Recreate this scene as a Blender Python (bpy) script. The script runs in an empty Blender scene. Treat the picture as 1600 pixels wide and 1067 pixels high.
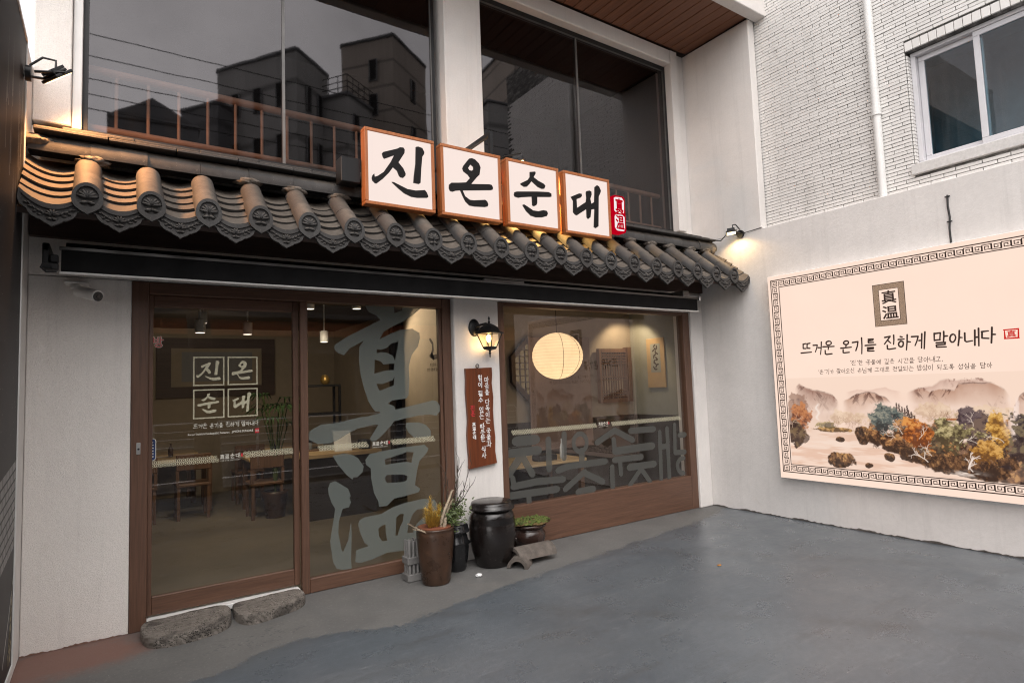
import bpy, bmesh, math, random
import numpy as np
from mathutils import Vector, Matrix
from mathutils.geometry import delaunay_2d_cdt
random.seed(7)
rng = np.random.default_rng(11)
S = bpy.context.scene
COL = S.collection
PI = math.pi

# ------------------------------------------------------------ camera, sky, sun, exposure
cam = bpy.data.cameras.new('camera')
cam.sensor_width = 36.0
cam.lens = 36.0 * 931.725 / 1600.0
cam.clip_start = 0.05
cam.clip_end = 400
camo = bpy.data.objects.new('camera', cam)
COL.objects.link(camo)
yaw, pit, rol = 0.5960, 0.0741, -0.0363
_r = Vector((math.cos(yaw), -math.sin(yaw), 0)); _f = Vector((math.sin(yaw), math.cos(yaw), 0)); _u = Vector((0, 0, 1))
_f2 = _f * math.cos(pit) + _u * math.sin(pit); _u2 = _u * math.cos(pit) - _f * math.sin(pit)
_r3 = _r * math.cos(rol) + _u2 * math.sin(rol); _u3 = _u2 * math.cos(rol) - _r * math.sin(rol)
camo.matrix_world = Matrix(((_r3.x, _u3.x, -_f2.x, -2.8143), (_r3.y, _u3.y, -_f2.y, -4.8537), (_r3.z, _u3.z, -_f2.z, 1.55), (0, 0, 0, 1)))
S.camera = camo

W = bpy.data.worlds.new('World')
S.world = W
W.use_nodes = True
wn = W.node_tree
bg = wn.nodes['Background']
sky = wn.nodes.new('ShaderNodeTexSky')
sky.sky_type = 'NISHITA'
sky.sun_disc = False
SUN_EL, SUN_ROT = math.radians(58), math.radians(200)
sky.sun_elevation = SUN_EL
sky.sun_rotation = SUN_ROT
sky.dust_density = 1.5
hs = wn.nodes.new('ShaderNodeHueSaturation')
hs.inputs['Saturation'].default_value = 0.12
wn.links.new(sky.outputs['Color'], hs.inputs['Color'])
tint = wn.nodes.new('ShaderNodeMix'); tint.data_type = 'RGBA'; tint.blend_type = 'MULTIPLY'; tint.inputs[0].default_value = 1.0
tint.inputs[7].default_value = (1.0, 0.955, 0.925, 1.0)          # warm grey overcast
wn.links.new(hs.outputs['Color'], tint.inputs[6])
ctc = wn.nodes.new('ShaderNodeTexCoord'); cn = wn.nodes.new('ShaderNodeTexNoise'); cn.inputs['Scale'].default_value = 2.6; cn.inputs['Detail'].default_value = 7; cn.inputs['Roughness'].default_value = 0.6
wn.links.new(ctc.outputs['Generated'], cn.inputs['Vector'])
cmap = wn.nodes.new('ShaderNodeMapRange'); cmap.inputs[1].default_value = 0.3; cmap.inputs[2].default_value = 0.7; cmap.inputs[3].default_value = 0.72; cmap.inputs[4].default_value = 1.28
wn.links.new(cn.outputs['Fac'], cmap.inputs[0])
cloud = wn.nodes.new('ShaderNodeMix'); cloud.data_type = 'RGBA'; cloud.blend_type = 'MULTIPLY'; cloud.inputs[0].default_value = 1.0
wn.links.new(tint.outputs[2], cloud.inputs[6]); wn.links.new(cmap.outputs[0], cloud.inputs[7])
wn.links.new(cloud.outputs[2], bg.inputs['Color'])
bg.inputs['Strength'].default_value = 0.15

sun = bpy.data.lights.new('sun', 'SUN')
sun.energy = 0.5
sun.angle = math.radians(60)
sun.color = (1.0, 0.97, 0.93)
suno = bpy.data.objects.new('sun', sun)
COL.objects.link(suno)
_sd = Vector((math.sin(SUN_ROT) * math.cos(SUN_EL), math.cos(SUN_ROT) * math.cos(SUN_EL), math.sin(SUN_EL)))
suno.rotation_euler = _sd.to_track_quat('Z', 'Y').to_euler()

S.view_settings.view_transform = 'Standard'
S.view_settings.look = 'None'
EXPO = 1.55
EM = 2 ** -EXPO            # lamp strengths are written for exposure 0 and follow the exposure
S.view_settings.exposure = EXPO
S.view_settings.gamma = 1.0
S.view_settings.use_curve_mapping = False
S.cycles.use_denoising = True
S.cycles.denoising_prefilter = 'NONE'
S.cycles.filter_width = 1.15
S.cycles.max_bounces = 8
S.cycles.transparent_max_bounces = 16
S.cycles.sample_clamp_indirect = 6.0

# ------------------------------------------------------------ materials
def lin(r, g, b):
    f = lambda c: (c / 255 / 12.92) if c <= 10 else ((c / 255 + 0.055) / 1.055) ** 2.4
    return (f(r), f(g), f(b), 1.0)

class NT:
    def __init__(s, name):
        s.m = bpy.data.materials.new(name)
        s.m.use_nodes = True
        s.t = s.m.node_tree
        s.t.nodes.clear()
        s.out = s.n('ShaderNodeOutputMaterial')
    def n(s, typ, **k):
        nd = s.t.nodes.new(typ)
        for a, v in k.items():
            setattr(nd, a, v)
        return nd
    def l(s, a, b):
        s.t.links.new(a, b)
    def coord(s, scale=(1, 1, 1), rot=(0, 0, 0)):
        tc = s.n('ShaderNodeTexCoord')
        mp = s.n('ShaderNodeMapping')
        mp.inputs['Scale'].default_value = scale
        mp.inputs['Rotation'].default_value = rot
        s.l(tc.outputs['Object'], mp.inputs['Vector'])
        return mp.outputs['Vector']
    def noise(s, vec, scale, detail=6, rough=0.6, dist=0.0):
        nd = s.n('ShaderNodeTexNoise')
        nd.inputs['Scale'].default_value = scale
        nd.inputs['Detail'].default_value = detail
        nd.inputs['Roughness'].default_value = rough
        nd.inputs['Distortion'].default_value = dist
        s.l(vec, nd.inputs['Vector'])
        return nd.outputs['Fac']
    def ramp(s, fac, *stops):
        nd = s.n('ShaderNodeValToRGB')
        e = nd.color_ramp.elements
        while len(e) < len(stops):
            e.new(0.5)
        for i, (p, c) in enumerate(stops):
            e[i].position = p
            e[i].color = c if len(c) == 4 else (*c, 1)
        s.l(fac, nd.inputs['Fac'])
        return nd.outputs['Color']
    def mix(s, fac, a, b, typ='MIX'):
        nd = s.n('ShaderNodeMix', data_type='RGBA', blend_type=typ)
        if hasattr(fac, 'links'):
            s.l(fac, nd.inputs[0])
        else:
            nd.inputs[0].default_value = fac
        for k, v in ((6, a), (7, b)):
            if hasattr(v, 'links'):
                s.l(v, nd.inputs[k])
            else:
                nd.inputs[k].default_value = v
        return nd.outputs[2]
    def math(s, op, a, b=0.0, clamp=False):
        nd = s.n('ShaderNodeMath', operation=op, use_clamp=clamp)
        for k, v in ((0, a), (1, b)):
            if hasattr(v, 'links'):
                s.l(v, nd.inputs[k])
            else:
                nd.inputs[k].default_value = v
        return nd.outputs[0]
    def bump(s, h, strength, dist=0.01):
        nd = s.n('ShaderNodeBump')
        nd.inputs['Strength'].default_value = strength
        nd.inputs['Distance'].default_value = dist
        s.l(h, nd.inputs['Height'])
        return nd.outputs['Normal']
    def bsdf(s, color=None, rough=0.6, metal=0.0, normal=None, spec=0.5, coat=0.0):
        p = s.n('ShaderNodeBsdfPrincipled')
        if color is not None:
            if hasattr(color, 'links'):
                s.l(color, p.inputs['Base Color'])
            else:
                p.inputs['Base Color'].default_value = color
        if hasattr(rough, 'links'):
            s.l(rough, p.inputs['Roughness'])
        else:
            p.inputs['Roughness'].default_value = rough
        p.inputs['Metallic'].default_value = metal
        p.inputs['Specular IOR Level'].default_value = spec
        p.inputs['Coat Weight'].default_value = coat
        if normal is not None:
            s.l(normal, p.inputs['Normal'])
        s.l(p.outputs[0], s.out.inputs['Surface'])
        s.p = p
        return s.m

def sc(c, f):
    return (min(c[0] * f, 1), min(c[1] * f, 1), min(c[2] * f, 1), 1)

def plain(name, col, rough=0.6, metal=0.0, var=0.15, scale=6.0, bump=0.0, bscale=80, spec=0.5, coat=0.0):
    t = NT(name)
    v = t.coord()
    c = t.ramp(t.noise(v, scale), (0.3, sc(col, 1 - var)), (0.7, sc(col, 1 + var)))
    nrm = t.bump(t.noise(v, bscale, 4), bump) if bump else None
    return t.bsdf(c, rough, metal, nrm, spec, coat)

def wood(name, col, axis='z', rough=0.5, contrast=0.45, scale=1.0, knots=False):
    t = NT(name)
    st = {'x': (0.6, 14, 14), 'y': (14, 0.6, 14), 'z': (14, 14, 0.6)}[axis]
    v = t.coord(tuple(k * scale for k in st))
    n1 = t.noise(v, 1.5, 8, 0.65, 1.2)
    n2 = t.noise(t.coord(tuple(k * scale * 4 for k in st)), 1.5, 4, 0.6, 0.4)
    c = t.ramp(n1, (0.25, sc(col, 1 - contrast)), (0.5, col), (0.78, sc(col, 1 + contrast)))
    c = t.mix(0.35, c, t.ramp(n2, (0.35, sc(col, 0.45)), (0.6, sc(col, 1.25))))
    return t.bsdf(c, rough, 0, t.bump(n2, 0.25, 0.004))

def emis(name, col, strength, var=0.0):
    t = NT(name)
    e = t.n('ShaderNodeEmission')
    if var:
        c = t.ramp(t.noise(t.coord(), 2.2, 3), (0.3, sc(col, 1 - var)), (0.7, col))
        t.l(c, e.inputs['Color'])
    else:
        e.inputs['Color'].default_value = col
    e.inputs['Strength'].default_value = strength * EM
    t.l(e.outputs[0], t.out.inputs['Surface'])
    return t.m

def glass(name, f0, tint, rough=0.0, dirt=0.0, boost=1.0):
    t = NT(name)
    lw = t.n('ShaderNodeLayerWeight')
    p5 = t.math('POWER', lw.outputs['Facing'], 5.0)
    fac = t.math('ADD', t.math('MULTIPLY', p5, (1 - f0) * boost), f0, True)
    tr = t.n('ShaderNodeBsdfTransparent'); tr.inputs[0].default_value = tint
    gl = t.n('ShaderNodeBsdfGlossy'); gl.inputs['Roughness'].default_value = rough
    gl.inputs['Color'].default_value = (1, .965, .985, 1)
    v = t.coord()
    t.l(t.bump(t.noise(v, 1.1, 3), 0.022, 0.02), gl.inputs['Normal'])
    mx = t.n('ShaderNodeMixShader')
    t.l(fac, mx.inputs[0]); t.l(tr.outputs[0], mx.inputs[1]); t.l(gl.outputs[0], mx.inputs[2])
    last = mx
    if dirt:
        df = t.n('ShaderNodeBsdfDiffuse'); df.inputs[0].default_value = (0.35, 0.33, 0.31, 1)
        m2 = t.n('ShaderNodeMixShader')
        d = t.ramp(t.noise(t.coord((7, 7, 0.5)), 1.2, 7, 0.7), (0.45, (0, 0, 0)), (0.85, (dirt,) * 3))
        t.l(d, m2.inputs[0]); t.l(mx.outputs[0], m2.inputs[1]); t.l(df.outputs[0], m2.inputs[2])
        last = m2
    t.l(last.outputs[0], t.out.inputs['Surface'])
    return t.m

def film(name, col, alpha, transl=0.5):
    t = NT(name)
    df = t.n('ShaderNodeBsdfDiffuse'); df.inputs[0].default_value = col
    tl = t.n('ShaderNodeBsdfTranslucent'); tl.inputs[0].default_value = col
    tr = t.n('ShaderNodeBsdfTransparent')
    a = t.n('ShaderNodeMixShader'); a.inputs[0].default_value = transl
    t.l(df.outputs[0], a.inputs[1]); t.l(tl.outputs[0], a.inputs[2])
    b = t.n('ShaderNodeMixShader'); b.inputs[0].default_value = alpha
    t.l(tr.outputs[0], b.inputs[1]); t.l(a.outputs[0], b.inputs[2])
    t.l(b.outputs[0], t.out.inputs['Surface'])
    return t.m

def plaster(name, col, bscale, bstr, stain=0.12, speck=0.0, crack=0.0):
    t = NT(name)
    v = t.coord()
    c = t.ramp(t.noise(v, 1.3, 8, 0.65), (0.3, sc(col, 1 - stain)), (0.62, col), (0.8, sc(col, 1.06)))
    streak = t.noise(t.coord((6, 6, 0.3)), 1.9, 8, 0.72)
    c = t.mix(t.ramp(streak, (0.52, (0, 0, 0)), (0.75, (0.42,) * 3)), c, sc(col, 0.70))
    c = t.mix(t.ramp(t.noise(v, 5.5, 9, 0.75, 0.4), (0.60, (0, 0, 0)), (0.74, (0.30,) * 3)), c, (col[0] * .72, col[1] * .66, col[2] * .60, 1))
    if crack:
        vo = t.n('ShaderNodeTexVoronoi', feature='DISTANCE_TO_EDGE'); vo.inputs['Scale'].default_value = 0.9
        wob_ = t.n('ShaderNodeMix', data_type='VECTOR'); wob_.inputs[0].default_value = 0.22
        nn = t.n('ShaderNodeTexNoise'); nn.inputs['Scale'].default_value = 3.0; nn.inputs['Detail'].default_value = 7
        t.l(v, nn.inputs['Vector']); t.l(v, wob_.inputs[4]); t.l(nn.outputs['Color'], wob_.inputs[5]); t.l(wob_.outputs[1], vo.inputs['Vector'])
        line = t.ramp(vo.outputs['Distance'], (0.0, (crack,) * 3), (0.004, (0, 0, 0)))
        gate = t.ramp(t.noise(v, 0.8, 2), (0.52, (0, 0, 0)), (0.6, (1, 1, 1)))
        c = t.mix(t.math('MULTIPLY', line, gate), c, sc(col, 0.45))
    fine = t.noise(v, bscale * 0.5, 3, 0.7)
    c = t.mix(t.ramp(fine, (0.44, ((0.13 if speck else 0.08),) * 3), (0.56, (0, 0, 0))), c, sc(col, 0.62))
    if speck:
        c = t.mix(t.ramp(t.noise(v, 120, 2), (0.60, (0, 0, 0)), (0.70, (speck,) * 3)), c, sc(col, 0.50))
    h = t.math('ADD', t.noise(v, bscale, 5, 0.7), t.math('MULTIPLY', t.noise(v, bscale * 0.12, 3), 0.7))
    return t.bsdf(c, 0.85, 0, t.bump(h, bstr, 0.008), 0.3)

M = {}
M['plaster'] = plaster('white painted plaster', (0.74, 0.705, 0.675, 1), 120, 0.25)
M['stucco'] = plaster('rough white stucco', (0.88, 0.835, 0.79, 1), 190, 0.8, 0.07, 0.40, 0)
M['lowwall'] = plaster('white rendered wall paint', (0.70, 0.67, 0.645, 1), 45, 0.35, 0.12)
M['white_metal'] = plain('white coated metal', (0.72, 0.71, 0.69, 1), 0.35, 0, 0.05)
M['steel'] = plain('dull grey steel', (0.16, 0.155, 0.15, 1), 0.4, 0.5, 0.2)
M['alu'] = plain('brushed aluminium', (0.55, 0.55, 0.55, 1), 0.35, 0.9, 0.1)
M['upvc'] = plain('grey white window profile', (0.60, 0.59, 0.61, 1), 0.4, 0, 0.06)
M['frame_wood_v'] = wood('brown wood grain film upright', (0.110, 0.056, 0.035, 1), 'z', 0.45, 0.35)
M['frame_wood_h'] = wood('brown wood grain film level', (0.110, 0.056, 0.035, 1), 'x', 0.45, 0.35)
M['sign_wood'] = wood('orange brown sign frame wood', (0.36, 0.115, 0.033, 1), 'z', 0.5, 0.3)
M['soffit_wood'] = wood('brown soffit planks', (0.185, 0.078, 0.041, 1), 'y', 0.6, 0.35, 0.7)
M['dark_wood'] = wood('dark timber', (0.05, 0.026, 0.018, 1), 'x', 0.6)
M['plaque_wood'] = wood('polished red brown slab', (0.135, 0.034, 0.010, 1), 'z', 0.36, 0.55, 0.8)
M['black_metal'] = plain('black coated metal', (0.012, 0.012, 0.013, 1), 0.4, 0.3, 0.2)
M['black_plastic'] = plain('black plastic', (0.015, 0.015, 0.016, 1), 0.45, 0, 0.2)
M['darkvoid'] = plain('unlit dark interior', (0.012, 0.011, 0.011, 1), 0.9, 0, 0.1)
M['awning'] = plain('black awning fabric', (0.014, 0.0138, 0.0142, 1), 0.85, 0, 0.2, 9, 0.1, 300, 0.15)

def tilemat():
    t = NT('charcoal fired roof tile with brown dust')
    v = t.coord()
    oi = t.n('ShaderNodeObjectInfo')
    c = t.ramp(t.noise(v, 3.5, 8, 0.7), (0.3, (0.034, 0.033, 0.033, 1)), (0.55, (0.056, 0.054, 0.053, 1)), (0.8, (0.092, 0.088, 0.086, 1)))
    g = t.n('ShaderNodeNewGeometry'); sp = t.n('ShaderNodeSeparateXYZ'); t.l(g.outputs['Normal'], sp.inputs[0])
    up = t.math('ADD', t.math('MULTIPLY', sp.outputs[2], 1.3), t.math('SUBTRACT', t.math('MULTIPLY', t.noise(v, 9, 7, 0.75), 0.9), 0.75))
    dust = t.ramp(t.noise(v, 16, 6, 0.7), (0.3, (0.085, 0.068, 0.054, 1)), (0.7, (0.165, 0.135, 0.108, 1)))
    c = t.mix(t.ramp(up, (0.15, (0, 0, 0)), (0.7, (0.80,) * 3)), c, dust)
    c = t.mix(t.math('MULTIPLY', oi.outputs['Random'], 0.85), c, t.mix(0.6, c, (0.038, 0.034, 0.032, 1)))
    c = t.mix(t.ramp(t.noise(v, 42, 5, 0.8), (0.62, (0, 0, 0)), (0.70, (0.6,) * 3)), c, (0.24, 0.215, 0.185, 1))
    return t.bsdf(c, 0.72, 0, t.bump(t.noise(v, 110, 5), 0.4, 0.004), 0.3)
M['tile'] = tilemat()
M['tile_old'] = plain('weathered grey brown clay tile', (0.100, 0.084, 0.072, 1), 0.85, 0, 0.45, 12, 0.5, 90)
M['mortar'] = plain('crumbly grey mortar', (0.115, 0.098, 0.082, 1), 0.95, 0, 0.35, 25, 0.8, 60)

def groundmat():
    t = NT('blue grey painted concrete with worn edge')
    tc = t.n('ShaderNodeTexCoord')
    sp = t.n('ShaderNodeSeparateXYZ'); t.l(tc.outputs['Object'], sp.inputs[0])
    v = t.coord()
    fc = t.n('ShaderNodeFloatCurve')
    cv = fc.mapping.curves[0]
    pts = [(-4.0, -0.80), (-2.4, -1.02), (-1.79, -0.84), (-1.45, -0.94), (-1.15, -1.02), (-0.87, -0.97), (-0.3, -0.85), (0.25, -0.77), (0.9, -0.69), (1.49, -0.6), (2.2, -0.5), (2.75, -0.40), (3.36, -0.2)]
    pts = [((x + 4) / 8, (y + 1.5) / 1.5) for x, y in pts]
    cv.points[0].location = pts[0]; cv.points[1].location = pts[-1]
    for p in pts[1:-1]:
        cv.points.new(*p)
    fc.mapping.update()
    t.l(t.math('DIVIDE', t.math('ADD', sp.outputs[0], 4.0), 8.0, True), fc.inputs['Value'])
    edge = t.math('SUBTRACT', t.math('MULTIPLY', fc.outputs[0], 1.5), 1.5)
    n1 = t.noise(v, 4.5, 10, 0.75)
    n2 = t.noise(v, 28, 8, 0.75)
    d = t.math('ADD', t.math('SUBTRACT', sp.outputs[1], edge), t.math('MULTIPLY', t.math('SUBTRACT', n1, 0.5), 0.30))
    d = t.math('ADD', d, t.math('MULTIPLY', t.math('SUBTRACT', n2, 0.5), 0.30))
    bare = t.ramp(t.math('ADD', d, 0.5), (0.494, (0, 0, 0)), (0.512, (0.85,) * 3))
    near = t.ramp(t.math('ADD', d, 0.5), (0.38, (0, 0, 0)), (0.495, (0.65,) * 3), (0.51, (0, 0, 0)))
    paint = t.ramp(t.noise(v, 0.8, 10, 0.62, 0.3), (0.26, (0.064, 0.076, 0.090, 1)), (0.5, (0.088, 0.102, 0.116, 1)), (0.74, (0.122, 0.136, 0.150, 1)))
    paint = t.mix(t.ramp(t.noise(v, 26, 6, 0.75), (0.35, (0.38,) * 3), (0.6, (0, 0, 0))), paint, (0.050, 0.057, 0.065, 1))
    paint = t.mix(t.ramp(t.noise(t.coord((1.0, 7, 1), (0, 0, 0.5)), 2.6, 10, 0.78), (0.54, (0, 0, 0)), (0.70, (0.42,) * 3)), paint, (0.19, 0.20, 0.21, 1))
    paint = t.mix(t.ramp(t.noise(t.coord((6, 0.9, 1), (0, 0, 0.9)), 2.2, 10, 0.78), (0.60, (0, 0, 0)), (0.76, (0.28,) * 3)), paint, (0.18, 0.19, 0.20, 1))
    paint = t.mix(t.ramp(t.noise(t.coord((0.8, 4, 1), (0, 0, -0.35)), 1.2, 10, 0.74), (0.55, (0, 0, 0)), (0.70, (0.65,) * 3)), paint, (0.052, 0.055, 0.058, 1))
    # two faint curved tyre tracks
    rx = t.math('ADD', sp.outputs[0], 6.0); ry = t.math('ADD', sp.outputs[1], 8.5)
    rad_ = t.math('SQRT', t.math('ADD', t.math('MULTIPLY', rx, rx), t.math('MULTIPLY', ry, ry)))
    rad_ = t.math('ADD', rad_, t.math('MULTIPLY', t.noise(v, 1.1, 3), 0.25))
    trk = t.ramp(t.math('ABSOLUTE', t.math('SUBTRACT', t.math('ABSOLUTE', t.math('SUBTRACT', rad_, 9.9)), 0.72)), (0.0, (0.55,) * 3), (0.13, (0, 0, 0)))
    trk = t.math('MULTIPLY', trk, t.ramp(t.noise(v, 3.0, 8, 0.75), (0.40, (0, 0, 0)), (0.62, (1, 1, 1))))
    paint = t.mix(trk, paint, (0.050, 0.053, 0.056, 1))
    paint = t.mix(near, paint, (0.062, 0.070, 0.078, 1))
    conc = t.ramp(t.noise(v, 2.2, 10, 0.68), (0.3, (0.088, 0.085, 0.080, 1)), (0.7, (0.145, 0.140, 0.132, 1)))
    conc = t.mix(t.ramp(t.noise(v, 42, 5, 0.8), (0.40, (0.5,) * 3), (0.58, (0, 0, 0))), conc, (0.080, 0.077, 0.072, 1))
    conc = t.mix(t.ramp(t.noise(v, 55, 3), (0.62, (0, 0, 0)), (0.70, (0.5,) * 3)), conc, (0.27, 0.26, 0.24, 1))
    # damp shoe prints in front of the steps
    px_ = t.math('MULTIPLY', t.math('ADD', sp.outputs[0], 1.95), 1.9); py_ = t.math('MULTIPLY', t.math('ADD', sp.outputs[1], 0.62), 4.0)
    pm_ = t.math('SQRT', t.math('ADD', t.math('MULTIPLY', px_, px_), t.math('MULTIPLY', py_, py_)))
    ch = t.n('ShaderNodeTexVoronoi'); ch.inputs['Scale'].default_value = 34; t.l(t.coord((1, 1.6, 1), (0, 0, 0.6)), ch.inputs['Vector'])
    pr_ = t.math('MULTIPLY', t.math('MULTIPLY', t.ramp(pm_, (0.3, (1, 1, 1)), (0.9, (0, 0, 0))), t.ramp(t.noise(v, 7, 3), (0.50, (0, 0, 0)), (0.56, (1, 1, 1)))), t.ramp(ch.outputs['Distance'], (0.32, (0.85,) * 3), (0.42, (0, 0, 0))))
    conc = t.mix(pr_, conc, (0.045, 0.045, 0.045, 1))
    c = t.mix(bare, paint, conc)
    # rust red stain beside the left wall
    dx = t.math('MULTIPLY', t.math('ADD', sp.outputs[0], 3.05), 1.25)
    dy = t.math('MULTIPLY', t.math('ADD', sp.outputs[1], 0.22), 2.3)
    rr = t.math('SQRT', t.math('ADD', t.math('MULTIPLY', dx, dx), t.math('MULTIPLY', dy, dy)))
    rr = t.math('ADD', rr, t.math('MULTIPLY', t.math('SUBTRACT', n1, 0.5), 0.9))
    rr = t.math('ADD', rr, t.math('MULTIPLY', t.math('SUBTRACT', n2, 0.5), 0.5))
    c = t.mix(t.ramp(rr, (0.40, (0.75,) * 3), (0.82, (0, 0, 0))), c, (0.185, 0.080, 0.055, 1))
    spk = t.ramp(t.noise(v, 85, 1), (0.80, (0, 0, 0)), (0.825, (1, 1, 1)))
    c = t.mix(spk, c, (0.50, 0.50, 0.50, 1))
    dk = t.ramp(t.noise(t.coord((1, 1, 1), (0, 0, 1)), 60, 1), (0.80, (0, 0, 0)), (0.82, (0.8,) * 3))
    c = t.mix(dk, c, (0.02, 0.02, 0.02, 1))
    rough = t.ramp(t.noise(v, 3.2, 8, 0.7), (0.3, (0.22,) * 3), (0.72, (0.42,) * 3))
    rough = t.mix(bare, rough, (0.72, 0.72, 0.72, 1))
    h = t.math('ADD', t.noise(v, 150, 4), t.math('MULTIPLY', t.noise(v, 11, 6), 1.6))
    h = t.math('SUBTRACT', h, t.math('MULTIPLY', bare, 0.8))
    return t.bsdf(c, rough, 0, t.bump(h, 0.22, 0.005), 0.6)
M['ground'] = groundmat()
M['asphalt'] = plain('grey asphalt', (0.030, 0.029, 0.029, 1), 0.85, 0, 0.25, 3, 0.4, 90)
M['paving'] = plain('grey paving', (0.10, 0.094, 0.088, 1), 0.85, 0, 0.15, 3, 0.2, 60)
M['roadpaint'] = plain('white road paint', (0.7, 0.7, 0.68, 1), 0.7, 0, 0.1)

def brickmat():
    t = NT('white glazed brick tile')
    v = t.coord((1, 1, 1))
    oi = t.n('ShaderNodeObjectInfo')
    c = t.ramp(t.noise(t.coord(), 3.0, 6, 0.7), (0.3, (0.70, 0.68, 0.655, 1)), (0.7, (0.82, 0.80, 0.775, 1)))
    c = t.mix(t.math('MULTIPLY', oi.outputs['Random'], 0.55), c, (0.63, 0.61, 0.585, 1))
    c = t.mix(t.ramp(t.noise(t.coord((3, 3, 0.5)), 1.8, 8, 0.72), (0.54, (0, 0, 0)), (0.72, (0.5,) * 3)), c, (0.46, 0.44, 0.41, 1))
    c = t.mix(t.ramp(t.noise(t.coord(), 34, 5, 0.75), (0.64, (0, 0, 0)), (0.70, (0.55,) * 3)), c, (0.36, 0.34, 0.31, 1))
    return t.bsdf(c, 0.42, 0, t.bump(t.noise(v, 60, 4), 0.12, 0.004), 0.4)
M['brick'] = brickmat()
M['joint'] = None
def jointmat():
    t = NT('recessed joints, partly painted over')
    v = t.coord()
    c = t.ramp(t.noise(t.coord((1, 2.5, 9)), 2.4, 6, 0.7), (0.34, (0.045, 0.043, 0.041, 1)), (0.50, (0.12, 0.116, 0.11, 1)), (0.66, (0.40, 0.39, 0.375, 1)))
    return t.bsdf(c, 0.95, 0, t.bump(t.noise(v, 60, 4), 0.4, 0.004))
M['joint'] = jointmat()
M['sill'] = plain('white speckled stone sill', (0.60, 0.58, 0.56, 1), 0.6, 0, 0.12, 40)
M['glass_up'] = glass('dark tinted mirror glass', 0.075, (0.36, 0.32, 0.31, 1), 0.02, 0.008, 0.5)
M['glass_door'] = glass('clear shop glass', 0.065, (0.88, 0.88, 0.85, 1), 0.0, 0.006)
M['glass_nb'] = glass('grey green window glass', 0.045, (0.42, 0.58, 0.64, 1), 0.01, 0.12)
M['glass_lamp'] = glass('lamp glass', 0.06, (0.97, 0.95, 0.9, 1))
M['frost'] = film('grey green frosted film', (0.20, 0.225, 0.212, 1), 0.70, 0.3)
M['frost2'] = film('dark grey frosted film', (0.145, 0.147, 0.138, 1), 0.80, 0.4)
M['cream'] = film('cream vinyl lettering', (0.56, 0.53, 0.39, 1), 0.97, 0.1)
M['vinyl_white'] = film('white vinyl lettering', (0.75, 0.73, 0.65, 1), 0.97, 0.1)
M['vinyl_red'] = plain('red vinyl', (0.50, 0.03, 0.04, 1), 0.5)
M['vinyl_blue'] = plain('navy blue sticker', (0.012, 0.03, 0.10, 1), 0.4)
M['vinyl_black'] = plain('black vinyl', (0.015, 0.012, 0.01, 1), 0.5)
M['ink'] = plain('dark brown printed ink', (0.030, 0.013, 0.008, 1), 0.7)
M['ink_black'] = plain('glossy black letter', (0.007, 0.006, 0.006, 1), 0.38, 0, .2, 6, 0, 80, 0.25)
M['ink_red'] = emis('red backlit print', (0.72, 0.02, 0.015, 1), 0.85)
M['lightbox'] = emis('warm white lit acrylic', (1.0, 0.835, 0.765, 1), 0.98, 0.03)
M['board_lit'] = emis('peach white lit board', (1.0, 0.755, 0.625, 1), 1.04, 0.03)
M['seal_red'] = emis('red lit acrylic', (0.55, 0.0, 0.012, 1), 0.9)
M['seal_white'] = emis('white lit acrylic', (1.0, 0.93, 0.93, 1), 0.95)
M['lens'] = emis('lit floodlight lens', (1.0, 0.80, 0.42, 1), 5.0)
M['bulb'] = emis('warm lamp bulb', (1.0, 0.62, 0.25, 1), 14.0)
M['spot_face'] = emis('lit ceiling spot face', (1.0, 0.88, 0.70, 1), 3.0)
def glaze(name, col, rough, bands=True):
    t = NT(name)
    v = t.coord()
    n = t.noise(v, 7, 6, 0.6, 0.6)
    c = t.ramp(n, (0.3, sc(col, 0.55)), (0.55, col), (0.8, sc(col, 1.9)))
    c = t.mix(t.ramp(t.noise(v, 95, 2), (0.70, (0, 0, 0)), (0.78, (0.6,) * 3)), c, (0.22, 0.19, 0.17, 1))
    h = t.noise(t.coord((3, 3, 26)), 1.6, 5)
    return t.bsdf(c, t.ramp(n, (0.3, (rough * 0.7,) * 3), (0.7, (rough * 1.4,) * 3)), 0, t.bump(h, 0.3, 0.006), 0.5)
M['onggi'] = glaze('dark brown onggi glaze', (0.0105, 0.0080, 0.0075, 1), 0.19)
M['onggi_black'] = glaze('black onggi glaze', (0.012, 0.012, 0.013, 1), 0.16)
M['onggi_brown'] = glaze('reddish brown onggi glaze', (0.034, 0.019, 0.015, 1), 0.24)
M['brown_pot'] = glaze('brown onggi glaze', (0.050, 0.025, 0.014, 1), 0.30)
M['stone'] = None
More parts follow.
